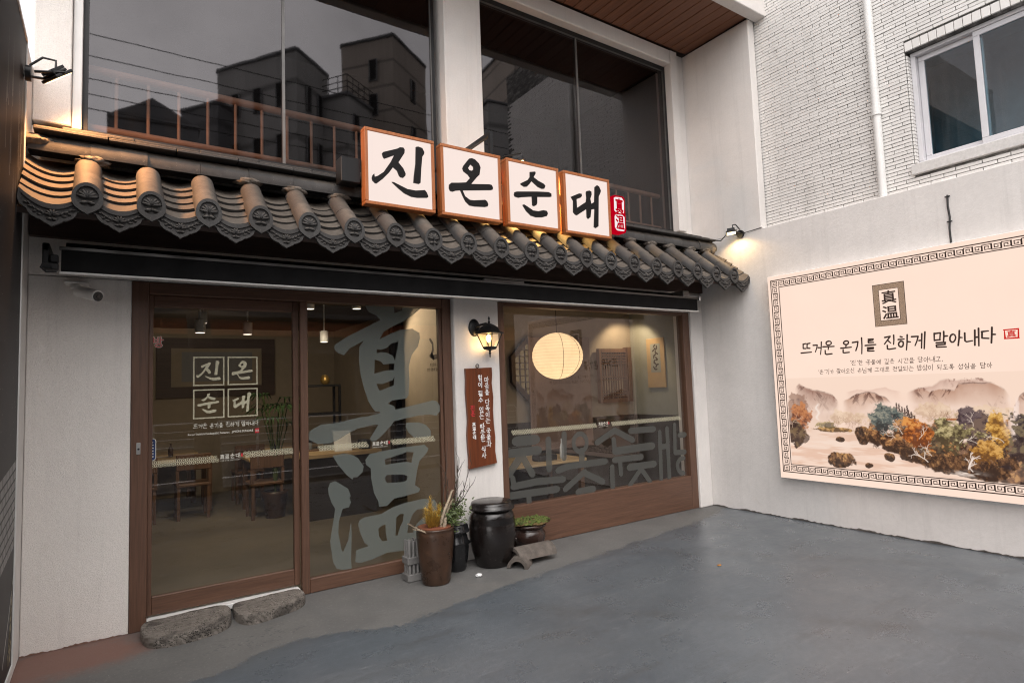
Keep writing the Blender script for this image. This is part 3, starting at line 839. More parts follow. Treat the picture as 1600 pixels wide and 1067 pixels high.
# traced outlines of the lettering, metres on their own plane
DOOR_SHAPES=[[[[-1.0063,2.2772],[-0.7406,2.2804],[-0.7392,2.2231],[-0.668,2.249],[-0.6646,2.2773],[-0.4804,2.2789],[-0.5781,2.2034],[-0.665,2.1491],[-0.758,2.1058],[-0.8413,2.0585],[-0.882,1.9903],[-0.8264,2.0186],[-0.7593,2.0513],[-0.6776,2.0785],[-0.5741,2.0898],[-0.5049,2.0525],[-0.499,2.0111],[-0.5223,1.9305],[-0.5843,1.8558],[-0.6145,1.7538],[-0.6122,1.6267],[-0.6237,1.5005],[-0.6448,1.4737],[-0.7727,1.4629],[-0.8194,1.4377],[-0.7606,1.4127],[-0.748,1.381],[-0.557,1.4154],[-0.3867,1.4461],[-0.3466,1.4352],[-0.3188,1.3911],[-0.3142,1.3519],[-0.3548,1.3062],[-0.4189,1.3214],[-0.5318,1.3189],[-0.7636,1.2828],[-0.7975,1.2419],[-0.8838,1.1625],[-0.9358,1.1267],[-0.9737,1.1297],[-0.9834,1.1521],[-0.9469,1.2036],[-0.9074,1.2615],[-0.9457,1.264],[-1.0839,1.2433],[-1.17,1.2081],[-1.2545,1.1619],[-1.3254,1.1387],[-1.4176,1.1406],[-1.4851,1.1803],[-1.5071,1.2161],[-1.4673,1.2586],[-1.3928,1.2936],[-1.2524,1.3018],[-1.0823,1.3327],[-0.9949,1.3396],[-0.8887,1.3578],[-0.8923,1.3702],[-0.9307,1.3759],[-0.9557,1.404],[-0.9925,1.4664],[-1.0281,1.5767],[-1.0572,1.6985],[-1.0675,1.8199],[-1.0619,1.9233],[-1.0246,1.9761],[-1.1464,1.9107],[-1.1961,1.8541],[-1.25,1.8744],[-1.2757,1.91],[-1.2705,1.9398],[-1.157,2.0132],[-1.0315,2.0766],[-0.872,2.1579],[-0.9013,2.1919],[-0.9779,2.2264]],[[[-0.9071,1.9057],[-0.8683,1.8996],[-0.8154,1.9186],[-0.7748,1.9565],[-0.7073,1.9724],[-0.7226,1.8938],[-0.7448,1.8056],[-0.7639,1.8497],[-0.8163,1.8748],[-0.8687,1.8809],[-0.9104,1.871]],[[-0.9283,1.8167],[-0.8704,1.7965],[-0.8514,1.7728],[-0.7494,1.7831],[-0.7561,1.7242],[-0.8328,1.7217],[-0.9345,1.6962]],[[-0.917,1.6099],[-0.8641,1.606],[-0.7687,1.6369],[-0.752,1.6678],[-0.7591,1.593],[-0.8756,1.5534],[-0.895,1.554]]]],[[[-0.6501,1.2632],[-0.5334,1.2582],[-0.464,1.2321],[-0.416,1.1777],[-0.4174,1.1267],[-0.4674,1.1115],[-0.5784,1.1265],[-0.6319,1.1744],[-0.6578,1.2262]],[]],[[[-1.3011,1.0366],[-1.2086,1.0488],[-1.1366,1.0304],[-1.0883,0.9963],[-1.0426,0.9266],[-1.0534,0.8804],[-1.0971,0.844],[-1.1336,0.8459],[-1.14,0.8291],[-1.1875,0.8718],[-1.2575,0.9606]],[]],[[[-1.3418,0.7807],[-1.3238,0.8242],[-1.2829,0.8331],[-1.2362,0.8021],[-1.1773,0.7602],[-1.1566,0.6994],[-1.1665,0.6833],[-1.1551,0.647],[-1.1737,0.609],[-1.225,0.6048],[-1.2583,0.5067],[-1.2632,0.4163],[-1.2383,0.2755],[-1.2268,0.2621],[-1.184,0.3458],[-1.1577,0.4911],[-1.1536,0.3751],[-1.1624,0.2046],[-1.1579,0.118],[-1.2231,0.1195],[-1.2812,0.1423],[-1.3094,0.1983],[-1.3302,0.3597],[-1.3114,0.4695],[-1.286,0.6135],[-1.3145,0.6631],[-1.3366,0.7344]],[]],[[[-1.0268,0.9784],[-0.9884,1.0225],[-0.8864,1.0372],[-0.7024,1.0514],[-0.483,1.0576],[-0.4445,1.0226],[-0.4567,0.992],[-0.5356,0.9176],[-0.5583,0.8449],[-0.5823,0.717],[-0.5324,0.6797],[-0.5497,0.6508],[-0.6319,0.6404],[-0.7787,0.6256],[-0.8449,0.5744],[-0.9152,0.5783],[-0.9207,0.6208],[-0.957,0.697],[-0.9798,0.8187],[-0.9807,0.9023],[-1.0213,0.9363]],[[[-0.8583,0.9643],[-0.7837,0.979],[-0.6496,1.0096],[-0.5886,1.0002],[-0.6113,0.9127],[-0.6517,0.9254],[-0.785,0.9241],[-0.8503,0.9187]],[[-0.8551,0.8164],[-0.8392,0.8327],[-0.6813,0.8187],[-0.6509,0.7993],[-0.6625,0.7636],[-0.7096,0.7569],[-0.8406,0.7664],[-0.8556,0.7923]]]],[[[-1.0978,0.4586],[-1.085,0.4915],[-1.0479,0.5092],[-0.8974,0.5163],[-0.7934,0.5551],[-0.6873,0.5767],[-0.5099,0.5896],[-0.3982,0.5684],[-0.3711,0.5205],[-0.3797,0.4713],[-0.4446,0.4307],[-0.4906,0.2887],[-0.4072,0.2625],[-0.4098,0.1757],[-0.6438,0.1743],[-0.8533,0.1882],[-0.9803,0.1589],[-1.079,0.1486],[-1.1271,0.1636],[-1.1195,0.2541],[-1.0769,0.2637],[-1.0153,0.2702],[-1.0152,0.2795],[-1.0456,0.2988],[-1.0808,0.3862]],[[[-0.9253,0.396],[-0.8995,0.4155],[-0.861,0.4237],[-0.86,0.3497],[-0.8486,0.2848],[-0.8958,0.2905],[-0.9202,0.336]],[[-0.7627,0.4662],[-0.7293,0.4878],[-0.6935,0.4862],[-0.7044,0.421],[-0.732,0.3769],[-0.7532,0.314],[-0.7728,0.3173]],[[-0.6091,0.4737],[-0.5674,0.5046],[-0.5012,0.5038],[-0.4933,0.438],[-0.5705,0.388],[-0.6132,0.3151],[-0.6642,0.3198],[-0.6518,0.3884]]]]]
SIGN={"jin":[[[[-0.1556,0.1082],[-0.1471,0.1212],[-0.0295,0.1712],[-0.0077,0.1863],[0.0226,0.1898],[0.0336,0.1753],[0.0302,0.1456],[-0.0218,0.0615],[0.0185,0.0194],[0.0366,-0.0187],[0.0344,-0.0356],[0.0167,-0.0551],[-0.0048,-0.0546],[-0.0175,-0.0445],[-0.0337,-0.0063],[-0.0671,0.0164],[-0.102,-0.0345],[-0.1532,-0.0918],[-0.2035,-0.1362],[-0.2158,-0.1358],[-0.2373,-0.1178],[-0.2418,-0.0987],[-0.2366,-0.0778],[-0.2224,-0.0618],[-0.2188,-0.0868],[-0.1941,-0.0746],[-0.1437,-0.0337],[-0.0831,0.0584],[-0.0565,0.1125],[-0.1162,0.0808],[-0.1373,0.0703],[-0.1479,0.0829]],[]],[[[0.1313,0.2172],[0.1511,0.2237],[0.1869,0.2181],[0.2041,0.1876],[0.2009,0.1701],[0.1849,0.1459],[0.1732,0.0468],[0.1637,-0.0722],[0.1519,-0.0825],[0.1297,-0.0819],[0.1032,-0.0804],[0.1091,-0.0229],[0.1251,0.0801]],[]],[[[-0.0808,-0.1041],[-0.0656,-0.1032],[-0.0192,-0.1185],[0.0492,-0.1404],[0.1192,-0.1418],[0.1999,-0.125],[0.2175,-0.1433],[0.2302,-0.175],[0.2208,-0.1848],[0.1355,-0.1975],[0.0826,-0.1971],[0.0223,-0.1775],[-0.0284,-0.1444]],[]]],"on":[[[[-0.0916,0.119],[-0.081,0.1429],[-0.0448,0.1892],[-0.0241,0.2135],[0.0011,0.2218],[0.031,0.2167],[0.0704,0.1881],[0.0845,0.1548],[0.0719,0.0899],[0.0403,0.0578],[-0.012,-0.0041],[0.1667,0.0222],[0.1925,0.0201],[0.2042,-0.0006],[0.2014,-0.0192],[0.1855,-0.0262],[-0.0982,-0.0732],[-0.0753,-0.1195],[-0.0319,-0.1437],[0.0079,-0.1422],[0.1199,-0.1214],[0.14,-0.1318],[0.1514,-0.1571],[0.1434,-0.1761],[0.1175,-0.1842],[0.0161,-0.194],[-0.0336,-0.1922],[-0.0719,-0.1627],[-0.095,-0.1224],[-0.1177,-0.0753],[-0.1615,-0.0848],[-0.1907,-0.098],[-0.2144,-0.0956],[-0.2251,-0.0732],[-0.2222,-0.0426],[-0.2026,-0.0247],[-0.135,-0.0136],[-0.0613,0.0011],[-0.0201,0.0476],[-0.0391,0.0709],[-0.0826,0.0942]],[[[-0.0391,0.1283],[-0.0128,0.1667],[0.0136,0.1511],[0.0158,0.1292],[-0.0029,0.1108],[-0.0277,0.1126]]]]],"sun":[[[[-0.0373,0.2109],[0.0207,0.2239],[0.0257,0.2085],[0.0007,0.1681],[0.0514,0.1432],[0.1147,0.1248],[0.1315,0.1083],[0.1183,0.0802],[0.0947,0.0755],[0.0486,0.0854],[-0.024,0.1307],[-0.0423,0.104],[-0.078,0.0681],[-0.1064,0.0626],[-0.1426,0.0764],[-0.1443,0.0893],[-0.0636,0.1336],[-0.0394,0.166]],[]],[[[-0.2147,-0.0029],[-0.1923,0.0052],[-0.0345,0.0297],[0.0348,0.0404],[0.1643,0.0557],[0.1971,0.0462],[0.198,0.0174],[0.1799,0.0118],[0.0324,-0.0094],[0.0295,-0.0696],[0.017,-0.0903],[-0.0042,-0.1009],[-0.0234,-0.096],[-0.0253,-0.0161],[-0.1389,-0.0379],[-0.1726,-0.0475],[-0.211,-0.044],[-0.2212,-0.027]],[]],[[[-0.1332,-0.1069],[-0.1195,-0.1003],[-0.0754,-0.1174],[-0.0199,-0.1426],[0.0375,-0.1414],[0.0964,-0.1239],[0.1373,-0.1259],[0.148,-0.1484],[0.1349,-0.174],[0.0813,-0.1925],[0.0116,-0.2015],[-0.045,-0.193],[-0.0941,-0.1574]],[]]],"dae":[[[[-0.2128,0.0549],[-0.1896,0.0663],[-0.1115,0.1021],[-0.0794,0.103],[-0.0769,0.0803],[-0.0946,0.0626],[-0.1469,0.0399],[-0.1454,-0.0445],[-0.0254,0.0326],[-0.0164,0.0743],[-0.02,0.1242],[-0.0125,0.1405],[0.0208,0.1508],[0.0467,0.1447],[0.0488,0.1145],[0.0291,0.0709],[0.0392,0.0217],[0.0831,0.0484],[0.0935,0.1519],[0.0964,0.1984],[0.1244,0.2203],[0.1508,0.2122],[0.1726,0.1745],[0.1672,0.1531],[0.1402,0.1079],[0.1188,-0.1909],[0.0842,-0.2123],[0.0624,-0.2028],[0.0827,-0.0229],[0.0358,-0.0344],[0.0206,-0.1122],[-0.0067,-0.1328],[-0.024,-0.118],[-0.0231,-0.0375],[-0.1496,-0.1165],[-0.1683,-0.112],[-0.1922,-0.0905],[-0.186,0.0192]],[]]]}
WINDOW_STROKES=[[[[0.4986,1.0069],[0.7473,1.0052]],0.098],[[[0.4134,0.8947],[0.773,0.8982]],0.086],[[[0.5588,0.8631],[0.405,0.6997]],0.082],[[[0.573,0.8496],[0.6851,0.6684]],0.075],[[[0.9001,0.993],[0.8959,0.6945]],0.072],[[[1.1078,1.0338],[1.0943,0.7871]],0.069],[[[1.3376,0.8412],[1.33,0.7125]],0.077],[[[1.0065,0.6701],[1.1472,0.6993],[1.6679,0.6982]],0.069],[[[1.5552,0.9076],[1.8178,1.0147]],0.068],[[[1.8182,1.0215],[2.096,0.8906]],0.069],[[[1.8022,0.921],[1.8117,0.785]],0.067],[[[1.8122,0.7917],[2.4105,0.8014]],0.085],[[[2.0645,0.997],[2.4459,0.9911]],0.071],[[[1.7966,0.6988],[2.2198,0.692]],0.069],[[[1.8803,0.6906],[1.8884,0.5341]],0.06],[[[2.0166,0.595],[2.4254,0.5944]],0.077],[[[2.2106,0.5676],[2.0123,0.3976]],0.061],[[[2.2096,0.5538],[2.3478,0.3847]],0.062],[[[2.5365,0.9487],[2.5238,0.3921]],0.063],[[[2.6668,0.9829],[2.6613,0.3903]],0.064],[[[2.5334,0.7766],[2.6717,0.7791]],0.065],[[[2.7999,1.0178],[2.7852,0.7109]],0.058],[[[2.7834,0.6891],[2.9599,0.6803]],0.062],[[[2.8772,0.8869],[2.9778,0.8868]],0.067],[[[0.4467,0.6594],[0.4581,0.5868]],0.059],[[[0.4503,0.5759],[0.7271,0.5906],[1.0745,0.5746]],0.07],[[[0.4105,0.4924],[0.9886,0.4849]],0.072],[[[0.6302,0.4695],[0.6332,0.373]],0.06],[[[1.3622,0.6187],[1.0934,0.4717]],0.065],[[[1.3615,0.6058],[1.618,0.4851]],0.068],[[[1.2651,0.4184],[1.4721,0.4243]],0.08],[[[1.7586,0.6289],[1.7538,0.3891]],0.066],[[[1.4131,0.9193],[1.4038,0.8841],[1.3818,0.8556],[1.3506,0.8381],[1.3149,0.8342],[1.2802,0.8444],[1.2519,0.8671],[1.2339,0.8987],[1.229,0.9346],[1.2379,0.9693],[1.2594,0.9978],[1.2902,1.0156],[1.3258,1.0201],[1.3607,1.0103],[1.3897,0.9878],[1.4081,0.9558],[1.4131,0.9193]],0.051],[[[2.916,0.4312],[2.8728,0.4429],[2.8375,0.4664],[2.8154,0.4981],[2.8097,0.5333],[2.8212,0.5668],[2.8483,0.5935],[2.887,0.6094],[2.9316,0.6121]],0.058]]
PE={"mtn_far1":[[0.275,0.828],[0.329,0.859],[0.367,0.85],[0.405,0.864],[0.449,0.881],[0.478,0.854],[0.512,0.837]],"mtn1":[[0.259,0.746],[0.293,0.77],[0.327,0.802],[0.366,0.826],[0.404,0.817],[0.427,0.785],[0.445,0.769],[0.473,0.714]],"mtn_far2":[[0.523,0.806],[0.57,0.858],[0.625,0.878],[0.653,0.928],[0.675,0.948],[0.705,0.932],[0.756,0.942],[0.78,0.948],[0.826,0.896],[0.847,0.854]],"mtn2":[[0.541,0.821],[0.558,0.854],[0.586,0.857],[0.613,0.827],[0.646,0.85],[0.677,0.839],[0.697,0.831],[0.714,0.895],[0.745,0.908],[0.778,0.899],[0.817,0.903],[0.839,0.875],[0.86,0.826],[0.876,0.758]],"mtn3":[[0.038,0.888],[0.063,0.931],[0.092,0.894],[0.121,0.867],[0.157,0.848],[0.185,0.83],[0.219,0.804],[0.245,0.729],[0.249,0.646]],"tree_left":[0.051,0.552],"tree_teal":[0.437,0.527],"tree_orange":[0.55,0.399],"tree_olive":[0.694,0.416],"tree_dark1":[0.733,0.561],"tree_dark2":[0.773,0.425],"tree_yellow":[0.829,0.418],"tree_yellow2":[0.783,0.288],"tree_darkR":[0.864,0.248],"rock1":[0.339,0.359],"rock2":[0.238,0.083],"rock3":[0.444,0.163],"rock4":[0.355,0.059],"rock5":[0.634,0.148],"rock6":[0.769,0.162],"rock7":[0.238,0.314],"rock8":[0.526,0.201],"rock9":[0.46,0.297],"rockL":[0.395,0.35],"hut":[0.673,0.565],"pines":[0.505,0.608],"pines2":[0.544,0.572],"bare":[0.638,0.628],"bare2":[0.286,0.549],"bare3":[0.783,0.592],"wfall":[0.878,0.557],"trunk":[0.717,0.221],"trunk2":[0.594,0.257],"island":[0.235,0.413],"wfall1":[0.144,0.66]}
# ------------------------------------------------------------ ground and street
XL, XR = -3.25, 3.358
g = part('ground', MB().quad((-150, -150, -0.02), (150, -150, -0.02), (150, 150, -0.02), (-150, 150, -0.02)), M['paving'], None, False)
tag(g, 'grey paved ground around the shops', kind='structure')
g = part('courtyard', MB().quad((-3.6, -5.6, 0), (6.5, -5.6, 0), (6.5, 0.1, 0), (-3.6, 0.1, 0)), M['ground'], None, False)
tag(g, 'blue grey painted courtyard floor with a worn bare edge along the shop front', kind='structure')
g = part('road', MB().quad((-60, -17, -0.012), (60, -17, -0.012), (60, -6.2, -0.012), (-60, -6.2, -0.012)), M['asphalt'], None, False)
tag(g, 'grey asphalt road in front of the courtyard', kind='structure')
mb = MB()
for k in range(-8, 9):
    mb.box(k * 6 - 1.5, k * 6 + 1.5, -11.66, -11.54, -0.012, -0.008)
mb.box(-55, 55, -7.85, -7.72, -0.012, -0.008)
g = part('road_markings', mb, M['roadpaint'], None, False)
tag(g, 'white painted road lines', kind='structure')
g = part('kerb', MB().box(-60, 60, -6.2, -6.0, -0.02, 0.06, 0.01), M['paving'], None)
tag(g, 'grey stone kerb along the road', kind='structure')

# ------------------------------------------------------------ restaurant building
B = thing('restaurant_building', 'two storey white plastered restaurant with tiled eave, brown sliding door and dark upper windows', 'building', (0, 0, 0))
part('wall', MB().box(XL, -2.688, 0, .25, 0, 2.372, .004), M['stucco'], B)
part('wall', MB().box(XL, XR, 0.004, .25, 2.376, 3.36), M['stucco'], B)
part('wall', MB().box(XL, -3.045, 0, .25, 3.398, 5.75, .006), M['stucco'], B)
part('window_trim', MB().box(-3.042, -2.988, 0.03, .2, 3.398, 5.72, .004), M['white_metal'], B)
part('pillar', MB().box(-.196, .293, -.05, .25, 0, 2.6, .008), M['plaster'], B)
part('pillar', MB().box(3.133, XR, -.03, .25, 0, 2.6, .008), M['plaster'], B)
part('pillar', MB().box(-.18, .236, 0, .26, 3.398, 5.56, .008), M['plaster'], B)
part('pillar', MB().box(3.07, 3.20, 0.0, .26, 3.398, 5.748, .008).box(3.203, XR, .05, .26, 3.398, 5.745), M['plaster'], B)
part('beam', MB().box(-3.04, 3.067, 0, .26, 5.563, 5.745, .01), M['plaster'], B)
part('beam', MB().box(-3.6, 3.505, -1.065, -.925, 5.735, 6.7, .008), M['plaster'], B)
part('side_wall', MB().box(XR + .002, 3.475, -.92, .25, 3.243, 5.75, .008), M['plaster'], B)
so = part('soffit', MB().box(-3.6, 3.475, -.922, .3, 5.80, 5.84), M['dark_wood'], B)
pm = shared('soffit_plank', MB().box(-.0695, .0695, -.46, .46, 0, .03, .006), M['soffit_wood'])
x = 3.285
while x > -3.6:
    inst('soffit_plank', pm, (x, -.461, 5.762 + random.uniform(-.0015, .0015)), so)
    x -= .1455

# upper windows with the dark room behind them
def upwin(x0, x1, mull):
    w = part('window', MB().box(x0, x1, .10, .19, 3.398, 3.43).box(x0, x1, .10, .19, 5.51, 5.56).box(x0, x0 + .03, .10, .19, 3.432, 5.508).box(x1 - .03, x1, .10, .19, 3.432, 5.508), M['black_metal'], B)
    for a, b in ((x0 + .03, mull - .006), (mull + .006, x1 - .03)):
        part('pane', MB().quad((a, .12, 3.43), (b, .12, 3.43), (b, .12, 5.51), (a, .12, 5.51)), M['glass_up'], w, False)
    part('mullion', MB().box(mull - .011, mull + .011, .108, .16, 3.432, 5.508), M['steel'], w)
    part('bead', MB().box(x1 - .037, x1 - .029, .104, .13, 3.432, 5.508).box(x0 + .03, x1 - .03, .104, .13, 5.502, 5.511), M['steel'], w)
upwin(-2.986, -.24, -1.64)
upwin(.238, 3.066, 1.585)
part('upper_room', MB().box(-3.2, 3.3, 2.6, 2.65, 3.3, 5.8).box(-3.24, -3.2, .27, 2.65, 3.3, 5.8).box(3.3, 3.34, .27, 2.65, 3.3, 5.8).box(-3.2, 3.3, .27, 2.6, 5.75, 5.8).box(-3.2, 3.3, .20, 2.6, 3.36, 3.397), M['darkvoid'], B)
hr = part('handrail', MB().tube([(-3.0, .30, 3.965), (3.05, .30, 3.915)], .03, 10).tube([(-3.0, .30, 3.53), (3.05, .30, 3.50)], .025, 10), M['rail_wood'], B)
bm_ = shared('baluster', MB().tube([(0, 0, 3.52), (0, 0, 3.945)], .0125, 8), M['rail_wood'])
x = -2.79
while x < 3.0:
    if not (-.22 < x < .25):
        inst('baluster', bm_, (x, .30, 0), hr)
    x += .2035

# ------------------------------------------------------------ ground floor joinery
df = part('door_frame', MB().box(-2.584, -.29, -.002, .12, 2.285, 2.37, .004), M['frame_wood_h'], B)
part('jamb', MB().box(-2.686, -2.585, -.004, .12, 0, 2.37, .004), M['frame_wood_v'], df)
part('jamb', MB().box(-.289, -.2, -.004, .12, 0, 2.37, .004), M['frame_wood_v'], df)
part('sill_track', MB().box(-2.584, -1.575, -.012, .11, .022, .058, .003), M['white_metal'], df)
part('plinth', MB().box(-2.584, -1.575, 0.0, .11, .001, .020), M['black_plastic'], df)
part('lock_plate', MB().box(-2.653, -2.628, -.012, -.003, 1.175, 1.255, .003), M['alu'], df)
part('lock_cylinder', MB().lathe([(.007, 0), (.006, .006), (.0, .007)], -2.640, -.0121, 1.212, 12, True, Matrix.Rotation(PI / 2, 3, 'X')), M['black_metal'], df)
sd = part('sliding_door', MB().box(-2.554, -1.601, .05, .10, .072, .195, .004), M['frame_wood_h'], B)
part('stile', MB().box(-2.583, -2.555, .05, .10, .072, 2.283, .003), M['frame_wood_v'], sd)
part('stile', MB().box(-1.60, -1.557, .05, .10, .072, 2.283, .003), M['frame_wood_v'], sd)
part('top_rail', MB().box(-2.554, -1.601, .05, .10, 2.20, 2.283, .004), M['frame_wood_h'], sd)
part('pane', MB().quad((-2.56, .07, .19), (-1.595, .07, .19), (-1.595, .07, 2.205), (-2.56, .07, 2.205)), M['glass_door'], sd, False)
fp = part('fixed_glazing', MB().box(-1.496, -.291, .001, .06, .002, .113, .005), M['frame_wood_h'], B)
part('stile', MB().box(-1.556, -1.497, 0, .045, 0.002, 2.283, .004), M['frame_wood_v'], fp)
part('stile', MB().box(-.32, -.291, .012, .06, .115, 2.283, .003), M['frame_wood_v'], fp)
part('pane', MB().quad((-1.5, .033, .11), (-.32, .033, .11), (-.32, .033, 2.286), (-1.5, .033, 2.286)), M['glass_door'], fp, False)
sw = part('shop_window', MB().box(.389, 3.015, -.002, .10, .002, .392, .005), M['frame_wood_h'], B)
part('stile', MB().box(.297, .388, -.004, .10, 0, 2.37, .004), M['frame_wood_v'], sw)
part('stile', MB().box(3.016, 3.129, -.004, .10, 0, 2.37, .004), M['frame_wood_v'], sw)
part('frame_head', MB().box(.389, 3.015, 0, .10, 2.335, 2.37), M['frame_wood_h'], sw)
part('pane', MB().quad((.385, .033, .39), (3.02, .033, .39), (3.02, .033, 2.34), (.385, .033, 2.34)), M['glass_door'], sw, False)

# ---- film and lettering on the glass
F = PF(.029)
part('frosted_lettering', MB().flat(union(DOOR_SHAPES), F), M['frost'], fp, False)
sh = []
for p, w in WINDOW_STROKES:
    sh += brush(p, w, (1, 1))
part('frosted_lettering', MB().flat(union(sh), F), M['frost2'], sw, False)

def hexband(x0, x1, z0, z1, r, name, parent, mapf, rows=2, slope=0.0):
    mb = MB()
    w = r * math.sqrt(3)
    for j in range(rows):
        n = int((x1 - x0) / w)
        for i in range(n):
            cx = x0 + w * (i + .5 + (.5 if j % 2 == 0 else 0)); cz = (z0 + z1) / 2 + (j - (rows - 1) / 2) * 1.5 * r
            if cx > x1: continue
            ho = [(cx + r * 1.0 * math.sin(PI / 3 * k), cz + r * 1.0 * math.cos(PI / 3 * k)) for k in range(6)]
            hi = [(cx + r * .78 * math.sin(PI / 3 * k), cz + r * .78 * math.cos(PI / 3 * k)) for k in range(6)]
            hd = [(cx + r * .40 * math.sin(PI / 3 * k), cz + r * .40 * math.cos(PI / 3 * k)) for k in range(6)]
            for k in range(6):
                q = (k + 1) % 6
                mb.add([mapf(*ho[k]), mapf(*ho[q]), mapf(*hi[q]), mapf(*hi[k])], [(0, 1, 2, 3)])
            mb.add([mapf(*p) for p in hd], [tuple(range(6))])
    return part(name, mb, M['cream'], parent, False)
FD = PF(.062)
hexband(-2.58, -2.14, 1.068, 1.118, .0148, 'hexagon_band', sd, FD)
hexband(-1.965, -1.60, 1.08, 1.13, .0148, 'hexagon_band', sd, FD)
hexband(-1.42, -.985, 1.08, 1.13, .0148, 'hexagon_band', fp, PF(.027))
hexband(-.80, -.37, 1.08, 1.13, .0148, 'hexagon_band', fp, PF(.027))
hexband(.45, 1.57, 1.068, 1.118, .0148, 'hexagon_band', sw, PF(.027), 2)
hexband(1.775, 2.915, 1.068, 1.118, .0148, 'hexagon_band', sw, PF(.027), 2)
for pr, x0, yy in ((sd, -2.125, .062), (fp, -.965, .027), (sw, 1.59, .027)):
    mb = MB()
    mb.flat(fit(noto('真温', .01), x0, 1.088, x0 + .062, 1.122), PF(yy))
    for k, tri in enumerate(hangul('순대', .036, .12)[0]):
        mb.flat(([(p[0] + x0 + .066, p[1] + 1.088) for p in tri[0]], tri[1]), PF(yy))
    mb.flat(fit(noto('뜨거운 온기를 진하게 말아내다'), x0, 1.070, x0 + .14, 1.080), PF(yy))
    part('small_lettering', mb, M['vinyl_white'], pr, False)
    part('seal_print', MB().quad(*[PF(yy)(a, b) for a, b in rect(x0 + .144, 1.094, x0 + .156, 1.118)]), M['vinyl_red'], pr, False)
# four boxed letters on the sliding door
mb = MB()
sq = [('jin', -2.303, 1.632, -2.095, 1.846), ('on', -2.073, 1.632, -1.862, 1.846), ('sun', -2.303, 1.392, -2.095, 1.606), ('dae', -2.073, 1.392, -1.862, 1.606)]
for k, x0, z0, x1, z1 in sq:
    polys(mb, rectring(x0, z0, x1, z1, .009), FD)
    cx, cz, f = (x0 + x1) / 2, (z0 + z1) / 2, .345
    shp = [([(cx + a * f, cz + b * f) for a, b in o], [[(cx + a * f, cz + b * f) for a, b in h] for h in hs_]) for o, hs_ in SIGN[k]]
    mb.flat(union(shp), FD)
part('boxed_lettering', mb, M['cream'], sd, False)
mb = MB()
tr, (ln, _) = hangul('뜨거운 온기를 진하게 말아내다', .04, .11, .98, .05, .5)
s_ = .445 / ln
for tri in tr:
    mb.flat(([(-2.302 + p[0] * s_, 1.322 + p[1] * s_ * 1.1) for p in tri[0]], tri[1]), FD)
mb.flat(fit(noto('Korean Traditional Sundaegukbab Restaurant', .012), -2.335, 1.270, -2.06, 1.290), FD)
mb.flat(fit(noto('JINON SUNDAE', .018), -2.045, 1.271, -1.895, 1.293), FD)
part('small_lettering', mb, M['vinyl_white'], sd, False)
part('seal_print', MB().quad(*[FD(a, b) for a, b in rect(-1.882, 1.262, -1.852, 1.298)]), M['vinyl_red'], sd, False)
part('seal_lettering', MB().flat(fit(noto('真温'), -1.879, 1.272, -1.855, 1.288), PF(.061)), M['vinyl_white'], sd, False)
def pill(x0, x1, z0, z1, n=10):
    r = (x1 - x0) / 2; c = (x0 + x1) / 2
    return [(c + r * math.cos(PI * k / n), z1 - r + r * math.sin(PI * k / n)) for k in range(n + 1)] + [(c - r * math.cos(PI * k / n), z0 + r - r * math.sin(PI * k / n)) for k in range(n + 1)]
part('pill_sticker', polys(MB(), [pill(-2.578, -2.532, 1.118, 1.274)], FD), M['vinyl_white'], sd, False)
part('pill_face', polys(MB(), [pill(-2.574, -2.536, 1.122, 1.270)], PF(.061)), M['vinyl_blue'], sd, False)
mb = MB()
for k, z in enumerate((1.246, 1.228, 1.208, 1.188, 1.168, 1.148)):
    polys(mb, [pill(-2.563 - (.003 if k else -.002), -2.547 + (.003 if k else -.002), z - .005, z + .005, 5)] if k == 0 else [rect(-2.562, z - .004, -2.548, z + .003)], PF(.060))
part('pill_print', mb, M['vinyl_white'], sd, False)
mb = MB()
for tri in hangul('방', .075, .16)[0]:
    mb.flat(([(-2.562 + p[0], 1.915 + p[1]) for p in tri[0]], tri[1]), FD)
part('round_sticker', mb, M['vinyl_white'], sd, False)
mb = MB()
for tri in hangul('방', .075, .09)[0]:
    mb.flat(([(-2.562 + p[0], 1.915 + p[1]) for p in tri[0]], tri[1]), PF(.061))
part('sticker_print', mb, M['vinyl_red'], sd, False)

